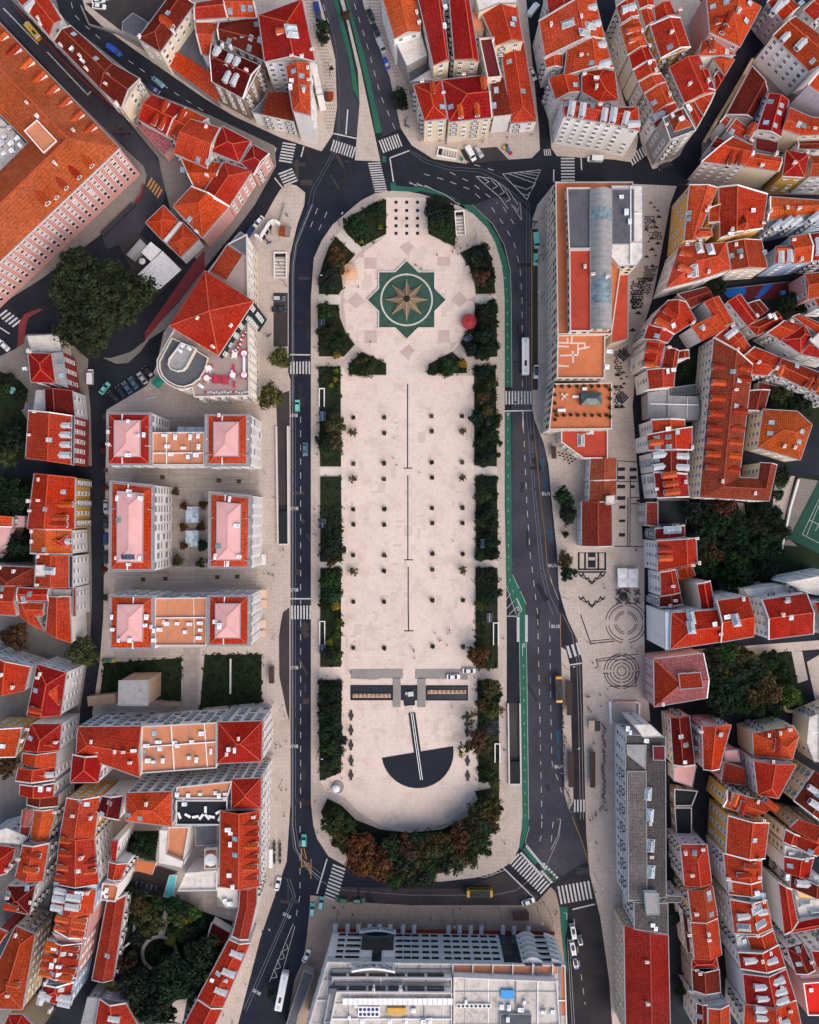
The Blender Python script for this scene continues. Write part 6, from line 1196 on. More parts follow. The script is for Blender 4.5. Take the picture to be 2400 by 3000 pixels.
def grove(where, spec, end='north', lab='tree', group=None, mesh=None, base=ZP):
    L = []
    for s in spec.split(';'):
        pos, r, c = s.split(); x, y = PX(pos)[0]; L.append((x, y, float(r)/2.875*S, c))
    byc = {}
    for q in L: byc.setdefault(q[3], []).append(q)
    for c, qs in byc.items():
        qs.sort(key=lambda q: {'north': q[1], 'west': q[0]}[end])
        for i, (x, y, r, _) in enumerate(qs):
            pos = '' if len(qs) == 1 else ', %s from the %s' % (ordn(i), end)
            tree(x, y, r, c, '%s %s %s%s' % (GN[c], lab, where, pos), group or 'trees '+where, mesh, base)
x, y = PX('E810,800')[0]
bt = tree(x, y, 17.6, 'g', 'giant dark evergreen tree filling the yard below the pink hospital block', None, BIG, tall=.62); 
for ch in bt.children: ch.scale = (17.6,18.6,12) if ch.name.startswith('crown') else (3.2,3.2,5.5)
grove('on the west pavement by the hotel', 'F630,1290 88 o;F555,1610 108 o')
grove('by the cobbled ramp on the left', 'M135,190 118 b;M690,320 128 o')
grove('in the left edge back gardens', 'I130,250 125 d;I55,390 95 o;I150,730 125 d;I70,860 100 d;I150,1130 105 d;I30,640 90 d;I20,260 80 d;M50,1270 100 o;E90,1470 50 d;E30,1560 60 g;E170,1600 60 d')
grove('on the avenue pavement at the top', 'B990,220 58 d;B1000,310 62 d;B1190,130 42 b;B1640,800 66 d;B1650,870 60 d;B1068,578 18 d')
grove('in the sunken housing court', 'I1545,815 34 r;I1545,990 36 r;I1545,1150 34 r;I1700,985 42 b;I1712,1145 50 d;I1715,805 40 b;J40,1280 28 o;I1500,1270 48 o;I1690,1290 40 g;I1480,690 34 o')
grove('along the narrow west lane', 'I872,340 26 r;I893,655 32 r;I880,1350 32 r;I885,1582 30 b')
grove('beside the old chapel', 'K1295,720 74 d;K1320,790 62 d;K1335,895 76 d;K1312,1050 30 d;K1305,1260 66 b;K1340,1375 70 d')
grove('in the west beds of the plaza', 'F1260,160 88 d;F1330,240 60 g;F1460,40 80 d;F1480,190 22 y;F1320,310 20 y;F1050,600 88 d;F1030,690 66 d;F1110,420 78 b;F1130,520 66 b;F1020,890 72 g;F1030,1080 84 d;F1100,1150 80 d;F1160,1190 50 g;F1110,1262 36 y;F1370,1390 66 g;F1320,1330 50 b;J1100,110 86 o;J1010,265 76 d;J1095,265 78 o;J1020,330 60 g;J1050,1090 90 d;J1110,1150 82 d;J1010,1230 50 d;J1060,1280 46 b;F1110,1395 20 y;F1100,1470 22 y;F1065,1520 20 y')
grove('in the long west hedge', 'J1060,1440 80 g;J1030,1540 66 d;J1090,1560 70 g;J1105,1650 40 y;J1010,1640 50 d;N1130,80 44 o;N1110,170 30 l;N1050,235 30 y;N1040,330 62 d;N1120,350 50 l;N1005,600 60 d;N1080,640 72 d;N1010,720 60 d;N1080,790 74 d;N1010,860 62 d;N1080,930 78 d;N1020,1010 66 d;N1120,1060 74 d;N1050,1120 72 g;N1130,1150 52 d;N1030,1220 62 d;N1090,1240 60 g')
grove('in the east beds of the plaza', 'G210,50 78 d;G310,70 74 d;G225,180 74 g;G310,220 70 g;G610,390 70 d;G570,470 56 g;G645,480 60 d;G600,610 72 b;G665,640 60 d;G685,560 40 d;G690,860 62 d;G640,930 70 d;G690,1010 60 d;G640,1090 78 d;G690,1190 66 d;G520,1220 60 d;G610,1250 66 d;G335,1370 76 g;G185,1400 42 d;G450,1335 40 y;G552,620 26 y')
grove('in the long east hedge', 'G620,1420 50 d;G690,1500 52 g;G620,1620 50 b;K565,75 62 d;K720,85 62 d;K660,20 52 o;K690,190 74 d;K730,270 52 d;K620,260 52 d;K690,370 66 d;K600,440 48 d;K700,600 50 d;K620,720 62 g;K715,730 40 d;K690,860 62 d;K610,940 56 d;K700,960 60 d;K690,1110 66 d;K700,1210 56 d;K590,1240 40 g;K640,1390 66 d;K710,1420 56 d;K720,1550 62 d;K640,1600 58 d;K600,1640 46 o;O580,350 92 b;O530,330 50 b;O650,400 70 g;O690,620 78 b;O740,690 48 d;O620,760 60 b;O700,800 76 o;O590,1040 78 b;O560,1110 64 b;O640,1120 56 b;O670,1330 46 g;O720,1430 46 o')
grove('near the east benches', 'O495,890 70 o;O460,1130 62 o', mesh=SPARSE[0]); grove('by the east queue kiosk', 'O545,830 40 o;O440,1180 34 y', mesh=SPARSE[1])
def sample(poly, n, dmin, seed):
    rd = random.Random(seed); pl = PX(poly); xs = [a for a, b in pl]; ys = [b for a, b in pl]; out = []; t = 0
    while len(out) < n and t < 6000:
        t += 1; q = (rd.uniform(min(xs), max(xs)), rd.uniform(min(ys), max(ys)))
        if inside(q, pl) and all((q[0]-o[0])**2+(q[1]-o[1])**2 > dmin**2 for o in out): out.append(q)
    return out
def grove_poly(where, poly, n, dmin, rmin, rmax, cols, seed, end='west'):
    qs = sample(poly, n, dmin, seed); rd = random.Random(seed+1); L = []
    for q in qs:
        c = cols(q, rd) if callable(cols) else rd.choice(cols); L.append((q[0], q[1], rmin+(rmax-rmin)*rd.random(), c))
    byc = {}
    for q in L: byc.setdefault(q[3], []).append(q)
    for c, ls in byc.items():
        ls.sort(key=lambda q: q[0] if end == 'west' else q[1])
        for i, (x, y, r, _) in enumerate(ls):
            tree(x, y, r, c, '%s tree %s, %s from the %s' % (GN[c], where, ordn(i), end), 'trees '+where)
def cres(q, rd):
    x = q[0]/1.3913
    if x < 735: return rd.choice('ggo')
    if x < 820: return rd.choice('rrb')
    if x < 880: return rd.choice('rbgg')
    return rd.choice('oggb')
grove_poly('in the curved south grove', 'V694,1712 735,1748 800,1768 862,1774 935,1766 985,1738 1012,1698 1040,1680 1046,1712 1012,1790 935,1840 860,1856 775,1832 705,1765', 62, 16, 3.0, 4.7, cres, 9)
grove_poly('in the monastery gardens', 'L660,800 1020,800 1120,1300 1060,1440 760,1340 700,1080', 24, 34, 2.6, 4.6, 'ddddgb', 21)
grove_poly('beside the tennis court path', 'L1120,820 1290,830 1400,960 1380,1180 1250,1400 1180,1150', 18, 30, 2.2, 4.0, 'dddgb', 23)
grove_poly('on the wooded slope', 'P800,350 1100,310 1260,520 1360,760 1330,840 840,780 830,500', 34, 30, 2.8, 4.6, 'dddgdo', 25)
grove_poly('under the long stair', 'P1250,350 1340,330 1500,540 1430,560', 8, 24, 1.6, 2.6, 'ddg', 27)
grove_poly('west in the walled garden', 'Q1170,680 1340,700 1330,930 1210,980 1150,1000', 9, 34, 2.2, 3.3, 'dgo', 29)
grove_poly('north in the walled garden', 'Q1460,690 1700,800 1720,930 1600,1000 1480,960', 10, 32, 2.2, 3.4, 'dgol', 31)
grove_poly('in the shady garden south', 'Q1040,1420 1320,1330 1560,1180 1720,1060 1700,1420 1500,1420 1340,1640 1120,1680', 22, 40, 4.0, 6.0, 'ddd', 33)
grove('by the round garden path', 'Q1340,1120 58 d;Q1540,985 46 l;Q1520,1310 60 b;Q1060,1230 80 b;Q1110,1150 50 b;Q1550,860 60 y;Q1440,1030 44 y')
grove('by the garden pool', 'Q1190,230 100 d;Q1270,170 70 d;Q1090,300 70 d;Q1250,280 60 g;Q1120,180 50 d;Q1190,630 60 d;Q1090,610 50 d')
grove('among the eastern lanes', 'H850,650 80 d;H900,690 54 d;H1440,850 70 d;H1500,800 60 g;H1585,870 52 d;H1400,1610 84 o;H1480,1690 80 d;H1570,1660 86 d;H1380,1560 50 g;L1410,540 80 d;L1400,600 60 g;L1380,720 50 d;L1280,840 60 d;L1360,860 52 d;P1490,690 92 l;P1560,720 50 g;L1050,1420 130 d;L950,1380 80 d;L1130,1310 44 l;L1155,1355 46 y;T510,830 60 d;T560,1440 50 d;H580,1400 60 d;R565,1460 44 d;P1290,1420 20 d', end='north')
def palm(s, label):
    x, y = PX(s)[0]; zc = 6.; p = W(x, y, zc); t = empty('palm_tree', (p.x, p.y, ZP), 0, label, 'palm')
    b = MB(); b.tube([(0,0,0),(.1,0,3),(0,0,zc)], .32, .26, 8); b.build('trunk', [BARK], t)
    rd = random.Random(int(x)); V = []; F = []; U = []
    for k in range(46):
        a = rd.random()*6.28; el = rd.uniform(-.2, 1.2); L = 3.0; cv = rd.random(); prev = None
        for j in range(8):
            s_ = j/7; rr = L*s_; z = rr*math.sin(el)*.6-1.5*s_*s_; q = Vector((rr*math.cos(a)*math.cos(el*.6), rr*math.sin(a)*math.cos(el*.6), z)); sd = Vector((-math.sin(a), math.cos(a), 0))*(.30*(1-abs(s_-.4)*1.2)+.03)
            if prev: i = len(V); V += [tuple(prev[0]-prev[1]), tuple(q-sd), tuple(q+sd), tuple(prev[0]+prev[1])]; F.append((i,i+1,i+2,i+3)); U += [cv, s_]*4
            prev = (q, sd)
    me = bpy.data.meshes.new('crown'); me.from_pydata(V, [], F); me.materials.append(LEAF); me.uv_layers.new(name='uv').data.foreach_set('uv', U)
    put('crown', me, t, (0,0,zc), color=(.10,.085,.025))
palm('Q950,1430', 'palm tree with dry orange fronds beside the long strip roof'); palm('Q1412,1490', 'palm tree with dry orange fronds at the gravel end of the garden')
# low planting too dense to count
def shrubbery(polys, n_per_m2, hgt, cols, seed, name='shrubbery', z=ZP+.35, size=.42):
    rd = random.Random(seed); V = []; F = []; U = []
    for s in polys:
        pl = [(p.x, p.y) for p in P(s)]; xs = [a for a, b in pl]; ys = [b for a, b in pl]
        n = int(abs(area(pl))*n_per_m2)
        for _ in range(n):
            q = (rd.uniform(min(xs), max(xs)), rd.uniform(min(ys), max(ys)))
            if not inside(q, pl): continue
            k = math.sin(q[0]*.31+seed)+math.sin(q[1]*.23+seed*2)+math.sin((q[0]+q[1])*.11)
            if k < -.5 and rd.random() < .75: continue
            h_ = hgt*(.35+.65*rd.random())*(1 if k > .3 else .5); cv = rd.random()
            for l in range(15):
                p = Vector((q[0]+rd.gauss(0,.42), q[1]+rd.gauss(0,.42), z+h_*rd.random())); nrm = Vector((rd.uniform(-1,1), rd.uniform(-1,1), .9)).normalized()
                u = nrm.cross(Vector((rd.random()-.5, rd.random()-.5, .1))).normalized(); v = nrm.cross(u); a = size*(.4+.7*rd.random())
                i = len(V); V += [tuple(p-u*a), tuple(p-v*a*.6), tuple(p+u*a), tuple(p+v*a*.6)]; F.append((i,i+1,i+2,i+3)); U += [cv, rd.random()]*4
    me = bpy.data.meshes.new(name); me.from_pydata(V, [], F); me.materials.append(LEAF); me.uv_layers.new(name='uv').data.foreach_set('uv', U); me.update()
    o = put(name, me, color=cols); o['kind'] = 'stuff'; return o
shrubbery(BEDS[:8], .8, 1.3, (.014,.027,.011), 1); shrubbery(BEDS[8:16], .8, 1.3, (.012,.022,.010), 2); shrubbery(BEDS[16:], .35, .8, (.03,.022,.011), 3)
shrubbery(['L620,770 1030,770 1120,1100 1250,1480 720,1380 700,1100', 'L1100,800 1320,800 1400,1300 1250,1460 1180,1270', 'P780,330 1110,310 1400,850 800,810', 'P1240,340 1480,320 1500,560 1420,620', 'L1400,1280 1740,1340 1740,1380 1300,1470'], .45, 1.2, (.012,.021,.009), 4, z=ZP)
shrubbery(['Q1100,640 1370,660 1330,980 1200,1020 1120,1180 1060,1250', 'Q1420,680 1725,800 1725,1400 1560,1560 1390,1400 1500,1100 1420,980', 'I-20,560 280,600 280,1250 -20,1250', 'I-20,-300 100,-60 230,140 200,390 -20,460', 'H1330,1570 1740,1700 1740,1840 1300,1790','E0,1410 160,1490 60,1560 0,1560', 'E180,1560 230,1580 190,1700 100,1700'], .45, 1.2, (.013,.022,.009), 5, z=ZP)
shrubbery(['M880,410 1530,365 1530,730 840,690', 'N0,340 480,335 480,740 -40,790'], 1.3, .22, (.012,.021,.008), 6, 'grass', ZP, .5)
# square planters on the plaza
pr = Random = random.Random(12)
rows = [1224, 1269, 1359, 1404, 1493, 1537, 1627, 1673, 1763, 1805+93]
rown = ['first','second','third','fourth','fifth','sixth','seventh','eighth','ninth','tenth']
pb = MB(); pb.box((0,0,0),(1.25,1.25,.42),0,0,1); PLB = pb.mesh('planter', [mat_plain('planter_grey', (.16,.14,.13), .8), SOIL])
for ri, y in enumerate(rows):
    for cx, cn, edge in ((1036,'outer west',1),(1126,'inner west',0),(1265,'inner east',0),(1354,'outer east',1)):
        yy = y-(4 if cx > 1200 else 0)
        p = W(cx+(ri*.35 if cx > 1200 else 0), yy)
        big = edge and ri in (1, 3, 7)
        c = pr.choice('ddgdo'); t = empty('planter_shrub', (p.x, p.y, ZP+.014), 0, '%s planter shrub, %s row from the fountain, %s column' % ('spreading' if big else 'small dark', rown[ri], cn), 'shrub', 'planted squares on the plaza floor')
        put('planter', PLB, t); r_ = (1.7 if big else .68)*(.85+.35*pr.random())
        put('foliage', SPARSE[0] if big else pr.choice(SHRUB), t, (pr.uniform(-.2,.2), pr.uniform(-.2,.2), .5+r_*.7), (0,0,pr.random()*6), (r_, r_, r_), [v*1.1 for v in GC['o' if big else c]])
# ---------------------------------------------------------------- plaza monuments and furniture
ZQ = ZP+.014
def atp(s, z=ZP): 
    p = P1(s); return Vector((p.x, p.y, z))
c = atp('F1701,803', ZQ)
t = empty('fountain', c, 0, 'eight pointed star fountain with green water and bronze star at the north of the plaza', 'fountain')
def star(Ro, Ri, n=8, a0=0.): return [((Ro if i % 2 == 0 else Ri)*math.cos(a0+math.pi*i/n), (Ro if i % 2 == 0 else Ri)*math.sin(a0+math.pi*i/n)) for i in range(2*n)]
so1 = star(13.6, 10.4); si = star(13.1, 10.02)
b = MB(); n = len(so1)
for i in range(n):
    j = (i+1) % n; h_ = .55
    b.face([(*so1[i],0),(*so1[j],0),(*so1[j],h_),(*so1[i],h_)], 0); b.face([(*si[j],0),(*si[i],0),(*si[i],h_),(*si[j],h_)], 0)
    b.face([(*so1[i],h_),(*so1[j],h_),(*si[j],h_),(*si[i],h_)], 0, up=(0,0,1))
b.build('basin', [STONE], t)
b = MB(); b.face([(x,y,.22) for x, y in si]); b.build('water', [WGREEN], t)
b = MB()
for i in range(64):
    a0, a1 = 2*math.pi*i/64, 2*math.pi*(i+1)/64; q = [(r*math.cos(a), r*math.sin(a)) for r, a in ((8.3,a0),(8.85,a0),(8.85,a1-.01),(8.3,a1-.01))]
    b.prism(q, .2, .34, 0)
b.build('stone_ring', [STONE], t)
b = MB(); ss = star(6.9, 3.2); ap = 1.2
for i in range(16):
    j = (i+1) % 16; a0, a1 = math.pi*i/8, math.pi*(i+1)/8
    inn = [(1.15*math.cos(a0), 1.15*math.sin(a0), 2.0), (1.15*math.cos(a1), 1.15*math.sin(a1), 2.0)]
    zi = .45 if i % 2 == 0 else 1.15; zj = .45 if j % 2 == 0 else 1.15
    b.face([(*ss[i], zi), (*ss[j], zj), inn[1], inn[0]], 0, up=(0,0,1)); b.face([(*ss[i],.2),(*ss[j],.2),(*ss[j],zj),(*ss[i],zi)], 0)
    if i % 2 == 0: b.bar((*ss[i],.47), (inn[0][0],inn[0][1],2.02), .22, .16, 1)
st_ = b.build('bronze_star', [BRONZE, mat_plain('bronze_edge', (.42,.29,.15), .5)], t)
b = MB(); b.cyl((0,0),1.1,1.5,2.04,8,0); b.build('well', [DARK], st_)
# black pools
def pool(s, label, walk=True):
    q = [(p.x, p.y) for p in P(s)]; c = cen(q); t = empty('pool', (c[0], c[1], ZQ), 0, label, 'pool'); q = [(x-c[0], y-c[1]) for x, y in ccw(q)]; inn = offset(q, -.35)
    b = MB()
    for i in range(len(q)):
        j = (i+1) % len(q); b.face([(*q[i],.16),(*q[j],.16),(*inn[j],.16),(*inn[i],.16)], 0, up=(0,0,1)); b.face([(*q[i],0),(*q[j],0),(*q[j],.16),(*q[i],.16)], 0); b.face([(*inn[j],0),(*inn[i],0),(*inn[i],.16),(*inn[j],.16)], 0)
    b.build('rim', [BLACKP], t); b = MB(); b.face([(x,y,.06) for x, y in inn]); b.build('water', [WBLACK], t); return t
pool('N1228,595 1585,595 1585,722 1228,722', 'long black pool with a beige sculpted bar, west of the two footbridges')
pool('N1653,595 1725,597 O65,595 65,722 45,722 45,765 0,765 N1683,772 1673,722 1653,722', 'small black pool between the two footbridges')
pool('O138,597 492,597 492,724 138,724', 'long black pool with a beige sculpted bar, east of the two footbridges')
cx_, cy_ = 1223.5, 2203; ang_ = math.atan2(2185-2219, 1327-1119)
hd = [(cx_+105.5*math.cos(ang_+math.pi*i/24), cy_+105.5*math.sin(ang_+math.pi*i/24)) for i in range(25)]
def poolpx(pxs, label):
    q = [(W(x, y).x, W(x, y).y) for x, y in pxs]; c = cen(q); t = empty('pool', (c[0], c[1], ZQ), 0, label, 'pool'); q = [(x-c[0], y-c[1]) for x, y in ccw(q)]; inn = offset(q, -.3); b = MB()
    for i in range(len(q)):
        j = (i+1) % len(q); b.face([(*q[i],.16),(*q[j],.16),(*inn[j],.16),(*inn[i],.16)], 0, up=(0,0,1)); b.face([(*q[i],0),(*q[j],0),(*q[j],.16),(*q[i],.16)], 0)
    b.build('rim', [BLACKP], t); b = MB(); b.face([(x,y,.1) for x, y in inn]); b.build('floor', [BLACKP], t); return t
poolpx(hd, 'big black half disc pool near the south end of the plaza')
t = empty('water_channel', (0,0,ZQ), 0, 'straight black water channel with white rails running into the half disc pool', 'channel')
pts_ = P('O20,828 101,1390')
b = MB(); b.bar(pts_[0]+Vector((0,0,.02)), pts_[1]+Vector((0,0,.02)), 2.3, .2, 0); b.build('channel_bed', [BLACKP], t)
for dx in (-.32, .32): b = MB(); b.bar(pts_[0]+Vector((dx,0,.2)), pts_[1]+Vector((dx,0,.2)), .22, .22, 0); b.build('rail', [WHITE], t)
for s, lab in [('N1587,540 1650,540 1650,778 1587,778', 'grey slab footbridge across the pools, the western one'), ('O70,540 135,540 135,778 70,778', 'grey slab footbridge across the pools, the eastern one')]:
    q = P(s); c = cen(q); b = MB(); b.prism([(p.x-c[0], p.y-c[1]) for p in q], .05, .36, 0); o = b.build('footbridge', [GREYS], None, (0,0,0)); o.location = (c[0], c[1], ZQ); tag(o, lab, 'bridge')
def sculpt(s0, s1, lab, seed):
    a, e = P1(s0), P1(s1); rd = random.Random(seed); t = empty('sculpted_bar', ((a.x+e.x)/2, a.y, ZQ), 0, lab, 'sculpture'); L = e.x-a.x
    b = MB(); b.box((0,0,.06),(L,1.3,.5),0,0); b.build('plinth', [CALCW], t)
    b = MB(); k = int(L/1.3)
    for i in range(k): b.box((-L/2+L*(i+.5)/k,0,.56),(.55,.9,.25+.5*rd.random()),rd.uniform(-.5,.5),0)
    b.build('blocks', [mat_flat('sculpture_rust', (.42,.19,.11), (.2,.08,.05), .5, 2)], t)
sculpt('N1248,682','N1566,682','beige sculpted bar with rust blocks in the west black pool',1); sculpt('O153,650','O475,650','beige sculpted bar with rust blocks in the east black pool',2)
t = empty('cube_sculpture', atp('O10,665',ZQ), 0, 'pale stacked cubes standing in the small middle pool', 'sculpture')
b = MB(); b.box((0,0,.05),(1.9,1.5,1.3),.1,0); b.build('large_block', [STONE], t); b = MB(); b.box((-1.4,.1,.05),(.8,.9,.8),-.1,0); b.build('small_block', [STONE], t)
# round kiosks
def kiosk(s, r, col, edge, lab, n=14):
    p = atp(s, ZQ); t = empty('kiosk', p, 0, lab, 'kiosk')
    b = MB(); b.cyl((0,0),r*.62,0,2.3,n,0); b.build('drum', [WALL['c']], t)
    b = MB(); b.cyl((0,0),r,2.35,2.55,n,0,r*1.0); b.cyl((0,0),r,2.55,3.3,n,0,.35); b.cyl((0,0),.32,3.3,3.55,8,1)
    for k in range(n): a = 2*math.pi*k/n; b.bar((r*math.cos(a), r*math.sin(a), 2.57), (.3*math.cos(a), .3*math.sin(a), 3.33), .08, .05, 1)
    b.build('roof', [col, edge], t)
    b = MB(); b.box((0,-r*.62-.02,.9),(1.6,.1,1.0),0,0); b.build('hatch', [DARK], t)
kiosk('F1217,585', 2.85, mat_flat('kiosk_cream', (.62,.37,.23), (.45,.25,.15), .4, 1.5), MATS['sculpture_rust'], 'round cream kiosk with ribbed conical roof on the west rim of the fountain circle')
kiosk('G497,997', 2.65, mat_flat('kiosk_red', (.33,.045,.06), (.2,.03,.04), .5, 1.5), REDL, 'round red kiosk with ribbed conical roof on the east rim of the fountain circle')
p = atp('N1120,1452', ZQ); t = empty('kiosk', p, 0, 'little white domed kiosk on a grey round base at the southwest of the plaza', 'kiosk')
b = MB(); b.cyl((0,0),2.1,0,.5,20,0); b.build('base', [GREYS], t)
bm = bmesh.new(); bmesh.ops.create_uvsphere(bm, u_segments=18, v_segments=10, radius=1.45); me = bpy.data.meshes.new('dome'); bm.to_mesh(me); bm.free(); me.materials.append(WHITE); me.polygons.foreach_set('use_smooth', [True]*len(me.polygons)); put('dome', me, t, (-.6,-.3,.9), None, (1,1,.9))
# dark stone squares north of the fountain
SQ = MB()
for x in (1160.5, 1192, 1223.5):
    for y in (593, 617, 640, 662, 684): p = W(x, y); SQ.box((p.x,p.y,ZQ+.002),(1.05,1.05,.012),0,0)
struct(SQ.build('paving_pattern', [BLACKP]))
# stone seats of the south plaza
sm = MB(); sm.cyl((0,0),.85,0,.5,16,0); SM = sm.mesh('table_top', [IRON]); qm = MB(); qm.box((0,0,0),(.75,.75,.45),0,0); QM = qm.mesh('stool', [IRON])
for i, s in enumerate(['N1235,850','N1234,975','N1233,1100','N1234,1230','N1233,1352','O486,860','O485,985','O488,1110','O489,1232','O490,1357']):
    t = empty('stone_table', atp(s, ZQ), 0, 'round stone table with two stools, %s from the north, %s side' % (ordn(i % 5), 'west' if i < 5 else 'east'), 'table', 'stone tables of the south plaza'); put('table_top', SM, t)
    for sy in (-1, 1): put('stool', QM, t, (0, sy*1.3, 0))
# metro stairs, vents
def stairwell(s, w_, l_, rot, lab, cat='metro entrance', name='metro_entrance', z=ZP):
    p = atp(s, z); t = empty(name, p, rot, lab, cat); b = MB(); th = .3; h_ = 1.05
    for sx in (-1, 1): b.box((sx*(w_/2-th/2),0,0),(th,l_,h_),0,0)
    b.box((0,l_/2-th/2,0),(w_-2*th-.01,th,h_),0,0); b.build('parapet', [WALL['w']], t)
    b = MB(); n = 14
    for k in range(n): y = -l_/2+(l_-.4)*(k+.5)/n; b.box((0,y,.01),(w_-2*th-.05,(l_-.4)/n-.06,.06+.02*(k % 2)),0,0 if k % 2 else 1)
    b.build('steps', [GREYS, STONE], t); b = MB(); b.box((0,l_/2-.9,.02),(w_-2*th-.1,1.1,.1),0,0); b.build('dark_mouth', [DARK], t); return t
stairwell('F640,512', 4.4, 8.6, 0, 'metro stairs with white parapet on the west pavement by the hotel'); stairwell('G425,158', 3.3, 8.2, math.radians(4), 'metro stairs with white parapet inside the northeast plaza corner'); stairwell('C318,1298', 3.2, 6.8, math.radians(78), 'metro stairs with pale parapet in front of the cream balconied block')
for i, (s, w_, l_, lab) in enumerate([('F988,1625',2.0,6.2,'pale stair parapet in the west bed beside the small yellow bushes'), ('N992,155',2.0,8.2,'pale stair parapet in the south part of the west beds'), ('O725,160',1.9,7.6,'pale stair parapet in the east beds near the bicycle lane arrow'), ('O738,1160',1.9,6.4,'pale stair parapet beside the dark grille in the southeast bed')]):
    t = stairwell(s, w_, l_, 0, lab, 'stair parapet', 'stair_parapet')
vm = MB(); vm.box((0,0,0),(1.9,3.1,.7),0,0,1); vm.box((0,0,.7),(.12,3.0,.06),0,0); VM = vm.mesh('vent_box', [STONE, mat_glass('vent_glass', (.02,.03,.06), .2)])
for s, r, lab in [('J993,57',0,'glazed vent box at the top of the long west hedge row'),('J995,957',0,'glazed vent box halfway down the west beds'),('N993,290',0,'glazed vent box below the stair parapet in the west beds'),('K617,1128',0,'glazed vent box with white frame in the middle east bed'),('G488,1130',-.95,'tilted glazed vent box beside the round red kiosk'),('O672,25',0,'glazed vent box at the north edge of the last east bed'),('F988,1005',0,'glazed vent box in the west bed opposite the dark car bay'),('K670,95',0,'glazed vent box among the east bed trees near the crossing')]:
    o = put('vent_box', VM, None, atp(s, ZP+.36), (0,0,r)); tag(o, lab, 'vent')
t = empty('grille', atp('O693,943', ZP+.36), 0, 'large dark ventilation grille in the southeast bed', 'grille'); b = MB(); b.box((0,0,0),(4.6,4.8,.3),0,0); b.build('frame', [IRON], t); b = MB()
for k in range(5): b.box((0,-2.0+k,.3),(4.4,.5,.12),0,0)
b.build('louvre', [DARK], t)
# underpass ramps
def ramp_(s, lab):
    q = P(s); t = empty('underpass_ramp', (0,0,0), 0, lab, 'ramp'); a, b_, c_, d_ = q; zt = 1.0+ZP; b = MB()
    for e0, e1 in ((a, d_), (b_, c_)): b.bar(e0+Vector((0,0,.0)), e1+Vector((0,0,.0)), .5, zt, 0)
    b.bar(d_, c_, .5, zt, 0); b.build('side_wall', [CORN], t)
    b = MB(); n = 12
    for k in range(n):
        u0, u1 = k/n, (k+1)/n; i0, i1 = a.lerp(d_, u0), b_.lerp(c_, u0); j0, j1 = a.lerp(d_, u1), b_.lerp(c_, u1); z = ZP+.03
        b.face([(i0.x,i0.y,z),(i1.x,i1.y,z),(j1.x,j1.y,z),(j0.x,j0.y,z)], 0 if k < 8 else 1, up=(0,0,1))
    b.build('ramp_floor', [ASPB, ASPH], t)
    b = MB(); dr = (d_-a).normalized(); e0, e1 = a.lerp(d_, .72), b_.lerp(c_, .72); b.prism([(v.x, v.y) for v in (e0, e1, c_, d_)], zt-.45, zt-.3, 0, bottom=True); b.build('tunnel_lid', [DARK], t)
ramp_('J606,140 702,140 708,1135 620,1135', 'long sunken underpass ramp with pale walls on the west pavement'); ramp_('O828,745 928,745 936,1425 838,1425', 'sunken underpass ramp with pale walls beside the east bicycle lane')
# shelters, kiosks, walls
def shelter(s, w_, l_, rot, col, lab, name='bus_shelter', cat='bus shelter', hh=2.5):
    p = atp(s); t = empty(name, p, rot, lab, cat); b = MB(); b.box((0,0,hh),(w_,l_,.16),0,0); b.box((0,0,hh+.16),(w_*.9,l_*.96,.05),0,0); n = max(2, int(l_/2))
    for k in range(n+1): b.box((0,-l_/2+.1+(l_-.2)*k/n,hh+.2),(w_*.92,.06,.05),0,1)
    b.build('roof', [col, IRON], t); b = MB(); b.box((w_/2-.12,0,.3),(.05,l_-.3,2.0),0,0); b.build('back_panel', [CARGLASS], t)
    for y in (-l_/2+.2, l_/2-.2):
        b = MB(); b.cyl((w_/2-.1, y),.06,0,hh,6,0); b.cyl((-w_/2+.15,y),.05,0,hh,6,0); b.build('post', [IRON], t)
    b = MB(); b.box((w_/2-.5,0,.42),(.4,l_*.6,.06),0,0); b.build('bench', [IRON], t)
BRN = mat_flat('shelter_brown', (.060,.038,.036), (.03,.02,.02), .4, 2)
for s, w_, l_, r, lab in [('O1336,695',1.8,11.2,0,'dark brown bus shelter beside the halted tram'),('O1349,1290',1.8,11.6,0,'dark brown bus shelter with the long queue, on the kerb island'),('O1530,1290',1.7,11.8,0,'dark brown bus shelter on the pavement side of the tram lane'),('N572,500',1.7,5.4,0,'brown slatted bus shelter beside the zigzag bus bay'),('K1205,365',1.6,4.2,.05,'small brown shelter near the cream podium'),('S930,790',5.4,2.6,0,'dark bus shelter in front of the white and grey hotel')]: shelter(s, w_, l_, r, BRN, lab)
def stall(s, w_, l_, r, c1, c2, lab):
    p = atp(s); t = empty('kiosk', p, r, lab, 'kiosk'); b = MB(); b.box((0,0,0),(w_*.85,l_*.8,2.3),0,0); b.build('cabin', [WALL['c']], t); b = MB(); b.box((-w_*.25,0,2.32),(w_*.5-.03,l_,.14),0,0); b.build('roof', [c1], t); b = MB(); b.box((w_*.25,0,2.28),(w_*.5-.03,l_,.12),0,0); b.build('awning', [c2], t); b = MB(); b.box((0,-l_*.41,.9),(w_*.6,.06,1.1),0,0); b.build('hatch', [DARK], t)
stall('B1047,838', 3.4, 3.0, 0, BRN, ROOF['b'], 'square kiosk with brown and orange roof on the avenue pavement'); stall('F685,243', 3.9, 3.6, -.12, ROOF['n'], CALCG, 'square grey and brown kiosk north of the metro stairs'); stall('O1546,925', 3.8, 3.4, 0, CALCW, IRON, 'beige kiosk with a dark half roof beside the tram lane')
b = MB(); aw = P('F435,280 482,300 560,175 600,160 640,185'); t = empty('arch_wall', atp('F540,230'), 0, 'free standing white wall with arched openings on the west pavement', 'wall'); o0 = atp('F540,230')
